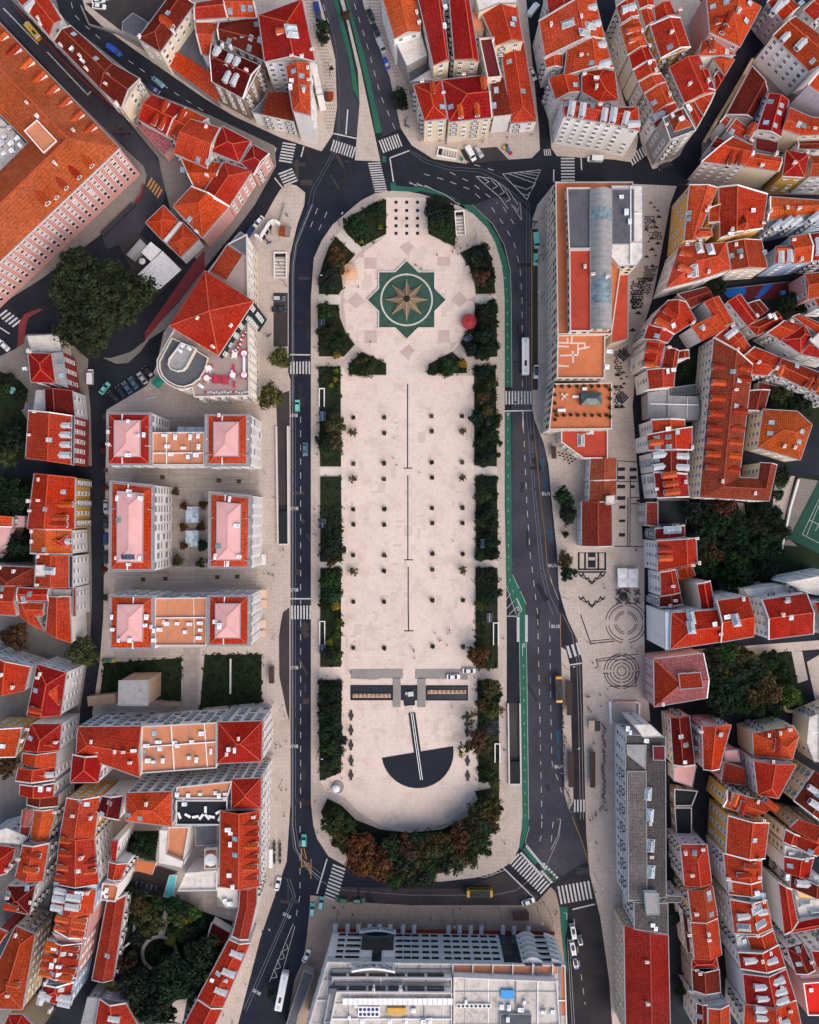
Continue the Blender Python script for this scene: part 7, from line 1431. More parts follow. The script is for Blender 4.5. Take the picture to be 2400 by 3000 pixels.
for a, e in zip(aw, aw[1:]): b.bar(a-o0+Vector((0,0,ZP)), e-o0+Vector((0,0,ZP)), .9, 3.6, 0)
b.build('wall', [WALL['w']], t); b = MB()
for k in range(3): q = aw[1].lerp(aw[2], (k+.5)/3)-o0; b.box((q.x,q.y,ZP),(1.5,1.3,2.6),math.atan2((aw[2]-aw[1]).y,(aw[2]-aw[1]).x),0)
b.build('arch_opening', [DARK], t)
b = MB(); a, e = P1('F640,150'), P1('F680,0'); b.bar(a+Vector((0,0,ZP)), e+Vector((0,0,ZP)), .3, 1.2, 0); o = b.build('mural_wall', [mat_flat('mural_paint', (.35,.38,.33), (.6,.38,.2), .8, .6)]); tag(o, 'low painted wall with orange and green patches north of the arched white wall', 'wall')
# canopies, parasols
t = empty('pergola', atp('E1370,560'), 0, 'white slatted pergola roof beside the giant tree', 'pergola'); o0 = atp('E1370,560', 0)
for s in ('E1190,400 1272,312 1362,385 1272,478', 'E1160,590 1370,390 1530,550 1285,770'):
    q = [p-o0 for p in P(s, 3.4)]; b = MB(); n = 16
    for k in range(n):
        u0, u1 = k/n, (k+.86)/n; i0, i1 = q[0].lerp(q[3], u0), q[1].lerp(q[2], u0); j0, j1 = q[0].lerp(q[3], u1), q[1].lerp(q[2], u1)
        b.prism([(v.x, v.y) for v in (i0, i1, j1, j0)], 3.3, 3.38+.05*(k % 2), 0)
    b.build('slatted_roof', [WHITE], t)
    for v in q: b = MB(); b.cyl((v.x*.97, v.y*.97),.09,0,3.3,6,0); b.build('post', [IRON], t)
def parasol(s, r, col, lab, n=8, z=ZP, group=None, hz=2.4):
    x, y = PX(s)[0]; p = W(x, y, z+hz); t = empty('parasol', (p.x, p.y, z), random.random(), lab, 'parasol', group); b = MB(); b.cyl((0,0),.04,0,hz+.5,6,0); b.cyl((0,0),.3,0,.1,10,0); b.build('pole', [IRON], t)
    b = MB(); b.cyl((0,0),r,hz,hz+.62,n,0,.03)
    for k in range(n): a = 2*math.pi*k/n; b.bar((r*math.cos(a), r*math.sin(a), hz+.01), (0,0,hz+.64), .07, .03, 0)
    put('canopy', b.mesh('canopy', [TINT]), t, color=col)
    return t
parasol('E1198,475', 1.15, (.7,.68,.68), 'round white parasol on the dark terrace by the pergola'); parasol('E1332,1495', 2.3, (.02,.22,.17), 'square teal green parasol under the rounded hotel terrace', 4)
parasol('R52,345', 2.1, (.75,.72,.7), 'round cream parasol on the inner courtyard terrace', 8, 13.1)
for i, (s, lab) in enumerate([('L70,1378','northwest'),('L160,1382','northeast'),('L72,1455','southwest'),('L158,1455','southeast')]): parasol(s, 2.35, (.80,.74,.72), 'square white parasol on the east pavement, the %s of four' % lab, 4, ZP, 'white parasols on the east pavement').rotation_euler = (0,0,math.pi/4+.03)
parasol('L78,1575', 1.6, (.02,.02,.025), 'black octagonal parasol among purple chairs on the east pavement')
# tables and chairs
def m_table(r=.55):
    b = MB(); b.cyl((0,0),r,.70,.75,14,0); b.cyl((0,0),.05,.04,.7,6,1); b.cyl((0,0),.3,0,.04,10,1); return b.mesh('table_top', [TINT, IRON])
TAB = m_table(); TABL = m_table(.95); RT = MB(); RT.box((0,0,.68),(1.0,2.6,.07),0,0)
for sx in (-.4,.4):
    for sy in (-1.15,1.15): RT.box((sx,sy,0),(.07,.07,.68),0,1)
RT = RT.mesh('table', [TINT, IRON])
def m_chair():
    b = MB(); b.box((0,0,.42),(.48,.48,.07),0,0); b.box((0,.23,.5),(.48,.06,.45),0,0)
    for sx in (-.2,.2):
        for sy in (-.2,.2): b.box((sx,sy,0),(.05,.05,.42),0,1)
    return b.mesh('chair', [TINT, IRON])
CHR = m_chair()
RED_, WH_ = (.50,.02,.06), (.74,.70,.69)
def furn(me, s, z, rot, col, lab, cat, name, group, sc=1.):
    x, y = PX(s)[0]; p = W(x, y, z); o = put(name, me, None, p, (0,0,rot), (sc,)*3, col); tag(o, lab, cat, group); return o
zt = 20.03
tabs = [('F335,1255',1,'north end of the long white table'),('F335,1435',1,'south end of the long white table'),('F255,1268',1,'below the teal logo wall'),('F240,1437',1,'beside the painted floor line'),('F40,1380',1,'at the west edge of the rooftop'),('F20,1462',1,'near the grey curved roof')]
for s, w_, lab in tabs: furn(TABL, s, zt, 0, WH_, 'round white rooftop table '+lab, 'table', 'table', 'rooftop tables of the hotel')
furn(RT, 'F335,1345', zt, 0, WH_, 'long narrow white rooftop table between two round ones', 'table', 'table', 'rooftop tables of the hotel', 1.9).scale = (.8, 2.5, 1)
for s, lab in [('F96,1472','west'),('F170,1480','middle'),('F245,1375','small upper'),('F250,1516','small lower')]: furn(RT, s, zt, 0, RED_, 'long red rooftop table, the %s one' % lab, 'table', 'table', 'rooftop tables of the hotel', 1.1 if 'small' not in lab else .75)
rc = random.Random(4); ci = 0
spots = []
for s, w_, lab in tabs:
    x, y = PX(s)[0]
    for k in range(6): a = k*1.047+rc.random()*.3; spots.append((x+11*math.cos(a), y+11*math.sin(a), -a-math.pi/2, RED_ if lab.find('long') >= 0 or rc.random() < .35 else WH_))
for s in ('F96,1472','F170,1480'):
    x, y = PX(s)[0]
    for k in (-1,1):
        for j in (-9,0,9): spots.append((x+k*9.5, y+j, 0 if k < 0 else math.pi, RED_))
for k in range(16): t_ = k/15; spots.append((722-29*t_+rc.uniform(-3,3), 975+54*t_+rc.uniform(-3,3), .7, RED_ if k % 3 else WH_))
for k in range(16): spots.append((603+k*8.2, 1151+rc.uniform(-3,2), math.pi, WH_ if rc.random() < .6 else RED_))
spots.sort(key=lambda q: q[0]); cr = cw = 0
for x, y, a, col in spots:
    p = W(x, y, zt); o = put('chair', CHR, None, p, (0,0,a), (1.15,)*3, col)
    if col is RED_: cr += 1; lab = 'red chair on the hotel rooftop, %s red one from the west' % ordn(cr-1)
    else: cw += 1; lab = 'white chair on the hotel rooftop, %s white one from the west' % ordn(cw-1)
    tag(o, lab, 'chair', 'rooftop chairs of the hotel')
ci = 0
for s in ['L35,1535','L108,1525','L190,1540','L35,1612','L110,1620','L188,1612']:
    x, y = PX(s)[0]; furn(TAB, s, ZP, 0, (.06,.03,.05), 'dark cafe table, %s of six around the black parasol' % ordn(ci), 'table', 'table', 'cafe tables on the east pavement')
    for k in range(4): a = k*1.571+.6; p = W(x+8*math.cos(a), y+8*math.sin(a), ZP); o = put('chair', CHR, None, p, (0,0,-a-math.pi/2), None, (.10,.035,.05)); tag(o, 'purple cafe chair at the %s table around the black parasol' % ordn(ci), 'chair', 'cafe chairs on the east pavement')
    ci += 1
for i in range(8):
    x, y = 600+(588+(i % 2)*48)/2.875, 2400+(205+(i//2)*45)/2.875
    p = W(x, y, ZP); o = put('table', TAB, None, p, None, None, (.03,.03,.035)); tag(o, 'black cafe table, %s row from the north, %s side' % (ordn(i//2), 'wall' if i % 2 == 0 else 'kerb'), 'table', 'cafe tables on the west pavement')
    for k in (-1, 1): o = put('chair', CHR, None, W(x, y+k*6.5, ZP), (0,0,0 if k < 0 else math.pi), None, (.5,.48,.48) if (i+k) % 3 == 0 else (.04,.04,.045)); tag(o, 'cafe chair %s of the %s black table row, %s side' % ('north' if k < 0 else 'south', ordn(i//2), 'wall' if i % 2 == 0 else 'kerb'), 'chair', 'cafe chairs on the west pavement')
# dark roof deck furniture and pool garden
for i, s in enumerate(['N10,1640','N25,1700','N60,1700','N120,1660','N130,1710','M1515,1690','M1585,1690','M1650,1700','M1700,1700','M1550,1580']):
    furn(RT, s, 20.05, i*.7, WH_, 'white table on the dark roof deck, %s of ten' % ordn(i), 'table', 'table', 'white tables on the dark roof deck', .8)
t = empty('swimming_pool', atp('Q1430,568'), 0, 'narrow turquoise swimming pool beside the dark timber deck', 'swimming pool'); o0 = atp('Q1430,568', 0); q = [p-o0 for p in P('Q1428,470 1490,470 1458,665 1375,655', 1.)]
b = MB(); b.prism([(v.x, v.y) for v in q], 0, .9, 0); b.build('basin', [WHITE], t); b = MB(); b.face([(x,y,.92) for x, y in offset([(v.x, v.y) for v in q], -.15)]); b.build('water', [WTURQ], t)
sheet('deck', ['Q1130,445 1340,390 1500,440 1425,470 1372,655 1090,590'], mat_flat('deck_timber', (.035,.026,.026), (.02,.015,.015), .5, 1), .6, .6)
b = MB(); b.box((0,0,.3),(.7,1.9,.1),0,0); b.box((0,.75,.4),(.68,.6,.3),0,0)
for sy in (-.8,.8): b.box((0,sy,0),(.6,.08,.3),0,1)
LNG = b.mesh('lounger', [TINT, IRON])
for i, s in enumerate(['Q1195,548','Q1238,558','Q1278,568','Q1318,578','Q1155,540']): furn(LNG, s, .62, -.25, (.05,.07,.11), 'dark blue sun lounger on the timber pool deck, %s' % ordn(i), 'lounger', 'sun_lounger', 'loungers on the pool deck')
b = MB(); q = P('Q1150,340 1312,372 1280,470 1132,430', 2.); b.prism([(v.x, v.y) for v in q], 0, 2., 1, 0); o = b.build('terrace', [MATS['terrace_orange'], WALL['w']]); tag(o, 'raised orange terrace between the courtyard trees and the timber deck', 'terrace')
# sports courts
t = empty('tennis_court', (0,0,0), 0, 'green tennis court with white lines at the right edge', 'tennis court'); b = MB(); b.prism([(p.x,p.y) for p in P('L1725,590 1470,1090 1880,1290 2100,900 1900,540')], 0, .4, 0); b.build('surface', [mat_flat('court_green', (.020,.065,.045), (.015,.04,.03), .5, .4)], t); b = MB()
for s in ['L1760,670 1580,1052 1790,1160 1960,770 1760,670', 'L1725,790 1615,1062', 'L1640,930 1900,1060','L1770,860 1690,1020']: strip(b, P(s), .14, .415)
b.build('lines', [PAINTW], t); b = MB(); strip(b, P('L1745,640 1498,1078 1800,1230'), .1, .41); strip(b, P('L1650,1000 1800,1080'), .1, .42); b.build('faint_lines', [GREENP], t)
sheet('court_apron', ['L1550,575 1725,600 1470,1090 1540,1150 1400,1140 1500,700'], CALCG, .2, .2)
t = empty('playground', (0,0,0), 0, 'sunken play court painted blue and dark red between tall houses', 'playground'); b = MB(); b.prism([(p.x,p.y) for p in P('H885,725 1465,655 1465,785 1130,790 960,790')], 0, .25, 0); b.build('surface', [mat_flat('court_red', (.10,.012,.022), (.06,.01,.015), .4, .6)], t); b = MB()
for s in ('H900,715 1110,680 1100,760 960,785', 'H1270,670 1350,662 1220,788 1180,788'): q = P(s); b.face([(x,y,.262) for x, y in ccw([(p.x,p.y) for p in q])])
b.build('blue_area', [mat_flat('court_blue', (.01,.10,.36), (.01,.06,.22), .3, .6)], t); b = MB(); b.box((*P1('H1410,750').xy,.26),(1.6,1.4,1.2),.1,0); b.build('play_box', [mat_plain('play_blue', (.03,.22,.5), .5)], t)
b = MB()
for a, e in zip(P('H890,715 1465,650'), P('H1465,650 1500,560')): b.bar(P1('H890,715'), P1('H1470,648'), .3, 1.8, 0)
o = b.build('garden_wall', [CORN]); tag(o, 'white wall along the north side of the painted play court', 'wall')
def gwall(s, lab, mat=None, h_=1.8, w_=.5):
    q = P(s); b = MB()
    for a, e in zip(q, q[1:]): b.bar(a, e, w_, h_, 0)
    o = b.build('garden_wall', [mat or WALL['s']]); tag(o, lab, 'wall')
gwall('M770,715 1000,690', 'rubble ruin wall running west from the stone tower', MATS['wall_stone'], 3.5, 3.2); gwall('M1370,745 1535,748', 'rubble ruin wall running east from the stone tower', None, 2.5, 1.4); gwall('N222,370 220,665', 'thin pale wall standing across the second lawn', CORN, 1.2, .45)
gwall('A690,60 760,220 1000,290 1200,410 1420,570','stone wall edging the police yard along the curved road', CALCG, 1.2); gwall('A130,60 300,260 540,520 830,800 1030,960','maroon edged wall along the hospital road', REDP, 1.2, .5); gwall('D1150,520 950,870 870,1000 740,1220','old stone wall along the dark diagonal street', WALL['T'], 2.2, .9)
gwall('E1320,1620 1230,1640','low wall at the corner of the rounded hotel terrace', CORN, 1.); gwall('L1540,590 1470,830 1390,1210','white blue parapet beside the tennis court steps', WALL['w'], 1.5, .6); gwall('P1110,295 1235,340 1430,805 1500,810','sandy retaining wall winding down the wooded slope', WALL['T'], 2.0, .8)
gwall('P170,730 205,745 205,850','white parapet beside the stairs near the paving rings', WALL['w'], 1.2, .5); gwall('P0,735 190,735','pale terrace wall above the office block forecourt', WALL['p'], 1.2, .8); gwall('Q1165,690 1130,1000 1010,1100','white garden wall behind the long strip roof', WALL['w'], 2., .5); gwall('O1680,730 1690,910','white terrace wall at the head of the office block', WALL['w'], 1.6, .6)
gwall('L690,945 795,950 805,1145', 'thin orange topped ruin wall in the monastery garden', ROOF['t'], 1.6, .5); gwall('A1215,1560 1195,1650 1140,1715','red and black barrier wall at the hospital corner', REDP, 1.1, .5); gwall('E1130,0 865,255','black planter wall down the middle of the hospital lane', IRON, 1.0, 1.6)
t = empty('garden_basin', atp('L1385,645'), 0, 'small round stone fountain in the stair garden', 'fountain'); b = MB(); b.cyl((0,0),1.5,0,.5,18,0); b.build('rim', [STONE], t); b = MB(); b.cyl((0,0),1.2,.4,.52,18,0); b.build('water', [WGREEN], t); b = MB(); b.cyl((0,0),.3,.5,1.3,10,0,.15); b.build('spout', [ROOF['t']], t)
t = empty('garden_basin', atp('E110,1565'), 0, 'tiny lobed turquoise basin in the left edge garden', 'fountain'); b = MB(); b.cyl((0,0),1.2,0,.4,10,0); b.build('rim', [STONE], t); b = MB(); b.cyl((0,0),.95,.3,.43,10,0); b.build('water', [WTURQ], t)
sheet('garden_path', ['Q%g,%g %g,%g %g,%g %g,%g' % (1345+130*math.cos(a), 1130+130*math.sin(a), 1345+158*math.cos(a), 1130+158*math.sin(a), 1345+158*math.cos(a+.4), 1130+158*math.sin(a+.4), 1345+130*math.cos(a+.4), 1130+130*math.sin(a+.4)) for a in [i*.3927 for i in range(16)]], CALC, .24)
# glass roofs over the sunken courts
def rooflight(s, lab, h_=1.6):
    q = P(s); c_ = cen(q); t = empty('rooflight', (c_[0], c_[1], ZP), 0, lab, 'rooflight'); q = [(p.x-c_[0], p.y-c_[1]) for p in q]; b = MB(); b.prism(q, 0, h_, 0, 1); b.build('glass', [WHITE, mat_glass('rooflight_glass', (.30,.38,.45), .2)], t); b = MB(); A, B_, C_, D_ = [Vector((*v, h_)) for v in q]; L = max(2, int((D_-A).length/1.2))
    for k in range(L+1): b.bar(A.lerp(D_, k/L), B_.lerp(C_, k/L), .12, .1, 0)
    b.bar((A+B_)/2, (D_+C_)/2, .14, .12, 0); b.build('glazing_bar', [WHITE], t)
rooflight('I1575,820 1680,820 1682,950 1576,950', 'glass rooflight in the sunken court, north half'); rooflight('I1575,1020 1680,1020 1680,1150 1574,1150', 'glass rooflight in the sunken court, south half'); rooflight('I1505,150 1740,152 1740,192 1505,192', 'long strip of glass panes behind the northern housing block')
for i, s in enumerate(['I885,60','I893,512','I1370,570','J120,597','J288,604','I1208,1430','I1395,1424','J108,1412','J275,1406']):
    o = put('tree_pit', PLB, None, atp(s, ZP+.015), None, (1.2,1.1,.2)); tag(o, 'empty dark square tree pit on the housing deck, %s in reading order' % ordn(i), 'tree pit', 'tree pits on the housing decks')
# bins
for i, (s, col) in enumerate([('M878,385',(.06,.08,.12)),('M897,385',(.10,.22,.10)),('M921,385',(.05,.15,.05)),('M942,385',(.03,.2,.35)),('M964,385',(.62,.36,.03)),('C795,1255',(.6,.36,.04)),('C825,1270',(.03,.18,.42)),('C848,1298',(.5,.02,.03)),('C815,1238',(.05,.05,.06)),('C440,1348',(.02,.24,.13))]):
    nm = ['navy','moss green','dark green','bright blue','yellow','yellow','bright blue','red','black','round green'][i]; where = 'by the tower lawn' if i < 5 else 'on the north forecourt'
    t = empty('recycling_bin', atp(s), .1*i, '%s recycling bin %s' % (nm, where), 'bin', 'recycling bins '+where); b = MB(); b.box((0,0,0),(.85,.85,1.15),0,0); put('body', b.mesh('body', [TINT]), t, color=col); b = MB(); b.box((0,0,1.15),(.95,.95,.14),0,0); put('lid', b.mesh('lid', [TINT]), t, color=[v*.8 for v in col])
# street lamps
lb = MB(); lb.tube([(0,0,0),(0,0,4),(0,0,8.2)], .09, .06, 6); lb.tube([(0,0,8.1),(.9,0,8.5),(1.9,0,8.45)], .05, .04, 5); LP_ = lb.mesh('pole', [IRON]); lb = MB(); lb.box((2.15,0,8.36),(.75,.28,.14),0,0); LH_ = lb.mesh('lamp_head', [ZINC])
for i, (s, r, lab) in enumerate([('J590,740',0,'west pavement beside the ramp'),('J590,1300',0,'west pavement below the ramp'),('N590,180',0,'west pavement opposite the zigzag bay'),('N655,765',0,'west pavement at the end of the zigzag bay'),('N652,1395',0,'west pavement by the southern terraces'),('N955,1160',0,'plaza edge beside the long west hedge'),('F1138,180',.8,'plaza edge at the northwest bed'),('F950,650',0,'plaza edge west of the cream kiosk'),('F690,690',3.1,'west pavement south of the metro stairs'),('G548,300',2.2,'plaza edge southeast of the metro stairs'),('G1120,470',3.1,'east pavement beside the teal cars'),('O1300,430',.5,'kerb island north of the tram'),('O1335,1090',.3,'kerb island between the two shelters'),('O1650,680',.6,'east pavement near the queue'),('O1490,225',.5,'east pavement by the ruled paving lines'),('S1550,450',-1.,'southeast pavement by the crossing'),('S1165,750',-1.2,'pavement at the east end of the hotel forecourt'),('S1070,730',-1.2,'hotel forecourt beside the white police car'),('S755,745',-1.4,'hotel forecourt facing the yellow tram'),('S365,755',-1.5,'hotel forecourt in front of the blue grey facade'),('R1125,760',-1.7,'hotel forecourt at its west end'),('K1300,1580',.6,'east pavement near the second bus lettering'),('C618,1190',1.5,'north forecourt between the stairs and the vans'),('B1060,640',2.9,'avenue pavement near the brown kiosk'),('R600,880',2.,'west pavement near the lower bus lettering'),('G1110,790',3.1,'east pavement halfway along the shopping block')]):
    t = empty('street_lamp', atp(s), r, 'slim dark street lamp on the '+lab, 'street lamp', 'street lamps'); put('pole', LP_, t); put('lamp_head', LH_, t)
# hotel front
r_, o_, f_ = find('two curved name signs')
fa = W(600+1035/2.875, 2400+1195/2.875, 22); fb = W(600+3035/2.875, 2400+1222/2.875, 22); fd = (fb-fa); FL = fd.length; fd.normalize(); fn = Vector((-fd.y, fd.x, 0)); rot_ = math.atan2(fd.y, fd.x)
def fpt(u, z, d=0): q = fa+fd*(u*FL)+fn*d; return Vector((q.x-o_.x, q.y-o_.y, z))
def fbox(mb, u0, u1, z0, z1, d, m=0, d0=0.):
    q = [fpt(u0,0,d0), fpt(u1,0,d0), fpt(u1,0,d), fpt(u0,0,d)]; mb.prism([(v.x, v.y) for v in q], z0, z1, m, bottom=True)
BG = mat_wall('wall_blue_grey', (.60,.62,.67), (.16,.18,.22), .4)
b = MB(); fbox(b, .475, .79, 3.2, 21.9, .06); fbox(b, .0, .47, 18.9, 21.9, .06); fbox(b, .30, .475, 3.2, 18.9, .05); fbox(b, .79,.80,3.2,21.9,.06); b.build('facade_panel', [BG], r_)
b = MB(); fbox(b, .135, .275, 3., 14.5, .55, 0); fbox(b, .185, .225, 14.5, 21.9, .4); fbox(b, .745, .82, 3.2, 21.5, .25); b.build('glass_front', [mat_glass('curtain_glass', (.012,.02,.028), .1)], r_)
for k in range(6):
    b = MB(); b9 = MB(); z = 4.2+k*3.3; n = 8
    for q in range(n):
        u0, u1 = .825+.08*q/n, .825+.08*(q+1)/n; bow = 1.3*math.sin(math.pi*(q+.5)/n)+.5; fbox(b, u0, u1, z, z+1.0, bow)
        fbox(b9, .945+.045*q/n, .945+.045*(q+1)/n, z, z+1.0, 1.1*math.cos(math.pi*.5*(q+.3)/n)+.3)
    b.build('balcony', [WALL['w']], r_); b9.build('balcony', [WALL['w']], r_)
b = MB()
for k in range(6):
    for u in (.83,.87,.95): fbox(b, u, u+.032, 5.3+k*3.3, 7.0+k*3.3, .12)
b.build('balcony_glazing', [PANE], r_)

win_u = [.045, .085, .115, .30, .335, .37, .415, .455, .51, .55, .59, .635, .675, .715, .915, .935]
for kf in range(5):
    for u in win_u:
        z = 4.2+kf*3.7; p = fpt(u, z, .14); put('window', HWIN, r_, p, (0,0,rot_+math.pi))
def curved_sign(u0, u1, z0, z1, d, lab):
    b = MB(); n = 14
    for q in range(n):
        a0, a1 = q/n, (q+1)/n; e0, e1 = d+.9*math.sin(math.pi*a0), d+.9*math.sin(math.pi*a1)
        p0, p1 = fpt(u0+(u1-u0)*a0, z0, e0), fpt(u0+(u1-u0)*a1, z0, e1); i0, i1 = fpt(u0+(u1-u0)*a0, z0, e0-.6), fpt(u0+(u1-u0)*a1, z0, e1-.6)
        b.prism([(v.x, v.y) for v in (p0, p1, i1, i0)], z0, z1, 0, bottom=True)
    s = b.build('sign_board', [WHITE], r_)
    um = (u0+u1)/2; p = fpt(um, (z0+z1)/2, d+1.0); 
    cu = bpy.data.curves.new('lettering', 'FONT'); cu.body = 'HOTEL MUNDIAL'; cu.size = (z1-z0)*.8; cu.align_x = 'CENTER'; cu.align_y = 'CENTER'; cu.space_character = 1.35; cu.offset = .03; cu.extrude = .06
    tmp = bpy.data.objects.new('tmp', cu); COL.objects.link(tmp); bpy.context.view_layer.update(); me = bpy.data.meshes.new_from_object(tmp.evaluated_get(bpy.context.evaluated_depsgraph_get())); bpy.data.objects.remove(tmp); me.materials.clear(); me.materials.append(mat_plain('sign_blue', (.03,.04,.12), .5))
    wd = max(v.co.x for v in me.vertices)-min(v.co.x for v in me.vertices); span = (u1-u0)*FL*.86
    for v in me.vertices:                                               # bend the letters round the board
        t_ = v.co.x/wd*span/((u1-u0)*FL); v.co.y, v.co.z, v.co.x = (-(d+.93+.0)-.9*(math.sin(math.pi*(.5+t_))-1)*1 + (d+.93) - v.co.z, v.co.y, v.co.x*span/wd)
    put('lettering', me, s, fpt(um, (z0+z1)/2, d+.93), (0,0,rot_+math.pi))
curved_sign(.12, .285, 2.6, 4.9, 1.0, 'low'); curved_sign(.105, .285, 22.6, 26.2, -.8, 'high')
b = MB()
for u in (.012,.066,.115,.165,.21,.258,.315,.365,.52,.57,.62,.668,.765,.815,.88):
    q = fpt(u, 0, 0); b2 = MB()
    for k in range(8):
        a0, a1 = math.pi*k/8, math.pi*(k+1)/8
        q0 = [fpt(u, 2.9+.75*math.sin(a), 0)+fd*(.75*math.cos(a)) for a in (a0, a1)]; b2.face([q0[0], q0[1], q0[1]+fn*3.2, q0[0]+fn*3.2], 0, up=(0,0,1))
    b2.build('awning', [ZINC], r_)
b = MB(); fbox(b, .0, .999, 2.6, 2.85, 1.1); b.build('canopy_band', [ROOF['b']], r_)
# rooftop plant of the hotel
b = MB(); x, y = 600+1382/2.875, 2400+1622/2.875; p = W(x, y, 28.6)-o_; b.box((p.x,p.y,27.5),(6.6,3.2,1.2),rot_,0)
for i in range(5):
    for j in range(2): b.cyl((p.x-2.5+i*1.25, p.y-.75+j*1.5), .5, 28.7, 28.78, 12, 1)
b.build('cooling_unit', [WHITE, mat_plain('fan_blue', (.02,.03,.15), .5)], r_)
b = MB(); p = W(1200+825/2.875, 2400+1478/2.875, 26)-o_; b.box((p.x,p.y,25.02),(4.0,2.6,.9),rot_,0); b.build('blue_cover', [mat_plain('tarp_blue', (.03,.28,.62), .5)], r_)
b = MB(); p = W(600+1615/2.875, 2400+1622/2.875, 28.6)-o_; b.box((p.x,p.y,27.5),(5.6,2.0,.9),rot_,0); b.build('yellow_duct', [mat_plain('duct_yellow', (.62,.34,.06), .6)], r_)
b = MB()
for k in range(8): p = W(1200+(415+36*k)/2.875, 2400+1578/2.875, 26)-o_; b.box((p.x,p.y,25.02),(1.25,1.2,.8),rot_,0); b.cyl((p.x,p.y),.42,25.82,25.9,10,1)
b.build('fan_row', [WHITE, IRON], r_)
b = MB()
for k in range(22): p = W(600+(1185+42*k)/2.875, 2400+1545/2.875, 29.2)-o_; b.box((p.x,p.y,28.6),(1.62,2.0,.12),rot_,0)
b.build('white_awning', [WHITE], r_)
b = MB()
for row, z in ((1345, 24.55), (1455, 27.55)):
    for k in range(6): p = W(600+(1120+165*k)/2.875, 2400+row/2.875, z)-o_; b.box((p.x,p.y,z-1.9),(5.2,1.6,1.5),rot_,0)
b.build('terrace_glazing', [PANE], r_)
b = MB()
for k in range(6): p = W(1200+(365+168*k)/2.875, 2400+1262/2.875, 23)-o_; b.box((p.x,p.y,22.2),(.25,3.4,1.3),rot_,0)
b.build('terrace_divider', [WALL['w']], r_)

# roof terrace of the shopping block
r_, o_, f_ = find('grey barrel vault')
b = MB(); o0 = W(1200+1530/2.875, 600+1635/2.875, 19)-o_; b.box((o0.x,o0.y,17.02),(6.2,3.6,2.2),0,0); b.build('roof_pavilion', [WALL['e']], r_)
b = MB(); q = [Vector((o0.x+x*3.3, o0.y+y*2.0, 19.25)) for x, y in ((-1,-1),(1,-1),(1,1),(-1,1))]; a0, a1 = Vector((o0.x-1.5,o0.y,20.3)), Vector((o0.x+1.5,o0.y,20.3))
for f_q in ([q[0],q[1],a1,a0],[q[1],q[2],a1],[q[2],q[3],a0,a1],[q[3],q[0],a0]): b.face(f_q, 0, up=(0,0,1))
b.build('pavilion_roof', [mat_glass('pavilion_glass', (.035,.05,.05), .3)], r_)
b = MB(); rw = random.Random(2)
for x0, y0, x1, y1 in [(1250,1160,1330,1165),(1330,1120,1335,1170),(1250,1190,1345,1195),(1345,1165,1480,1165),(1370,1110,1365,1165),(1420,1170,1420,1260),(1475,1165,1480,1215),(1425,1215,1520,1195),(1270,1270,1420,1265),(1375,1230,1380,1330),(1255,1355,1345,1360)]:
    p0, p1 = W(1200+x0/2.875, 600+y0/2.875, 21.1)-o_, W(1200+x1/2.875, 600+y1/2.875, 21.1)-o_; p0.z = p1.z = 21.004+rw.random()*.004; b.bar(p0, p1, .5, .012, 0)
b.build('sealant_patch', [mat_flat('sealant_pale', (.62,.50,.45), (.5,.3,.2), .5, 2)], r_)
pm = [('G%d,1530' % x) for x in range(1225, 1700, 62)]+[('G1225,%d' % y) for y in range(1600, 1860, 70)]+[('G1690,%d' % y) for y in range(1560, 1860, 75)]+[('K%d,48' % x) for x in range(1240, 1700, 60)]
for i, s in enumerate(pm):
    x, y = PX(s)[0]; p = W(x, y, 17.6); t = empty('potted_plant', (p.x, p.y, 17.02), 0, 'potted plant on the shopping block terrace, %s in order round the parapet' % ordn(i), 'plant', 'potted plants on the shopping terrace'); put('pot', PLB, t, None, None, (.6,.6,1.2)); put('foliage', SHRUB[i % 3], t, (0,0,.9), (0,0,i), (.62,.62,.6), GC['god'[i % 3]])
for i, (s, sc_) in enumerate([('G1302,1618',1),('G1397,1618',1),('K1280,8',1.2)]):
    if i == 0:
        furn(TAB, s, 17.02, 0, (.6,.45,.36), 'round table with four chairs on the shopping block terrace', 'table', 'table', None); x, y = PX(s)[0]
        for k in range(4): a = k*1.57+.78; o = put('chair', CHR, None, W(x+9*math.cos(a), y+9*math.sin(a), 17.02), (0,0,-a-math.pi/2), (1.3,)*3, (.55,.5,.46)); tag(o, 'armchair %s of the round table on the shopping terrace' % ('northeast','northwest','southwest','southeast')[k].replace('north','SOUTH').replace('south','north').replace('SOUTH','south'), 'chair', 'armchairs on the shopping terrace')
    else: furn(RT, s, 17.02, 1.57, WH_, ('small white table beside the roof pavilion','long white table near the south parapet of the shopping terrace')[i-1], 'table', 'table', None, sc_*.8)
# ---------------------------------------------------------------- vehicles
def hull(stations, n_round=.12):
    """stations: (y, half width, z bottom, z top) along the length; a closed tapered shell"""
    b = MB(); rings = []
    for y, w_, z0, z1 in stations:
        rings.append([Vector(q) for q in ((-w_*.94,y,z0),(-w_,y,z0+(z1-z0)*.35),(-w_*.97,y,z1-n_round),(-w_*.86,y,z1),(w_*.86,y,z1),(w_*.97,y,z1-n_round),(w_,y,z0+(z1-z0)*.35),(w_*.94,y,z0))])
    for A, B_ in zip(rings, rings[1:]):
        for i in range(8): b.face([A[i], A[(i+1) % 8], B_[(i+1) % 8], B_[i]])
    b.face(rings[0][::-1]); b.face(rings[-1]); return b
def smooth(me):
    bm = bmesh.new(); bm.from_mesh(me); bmesh.ops.remove_doubles(bm, verts=bm.verts, dist=.001); bmesh.ops.recalc_face_normals(bm, faces=bm.faces); bm.to_mesh(me); bm.free(); return me
wb = MB()
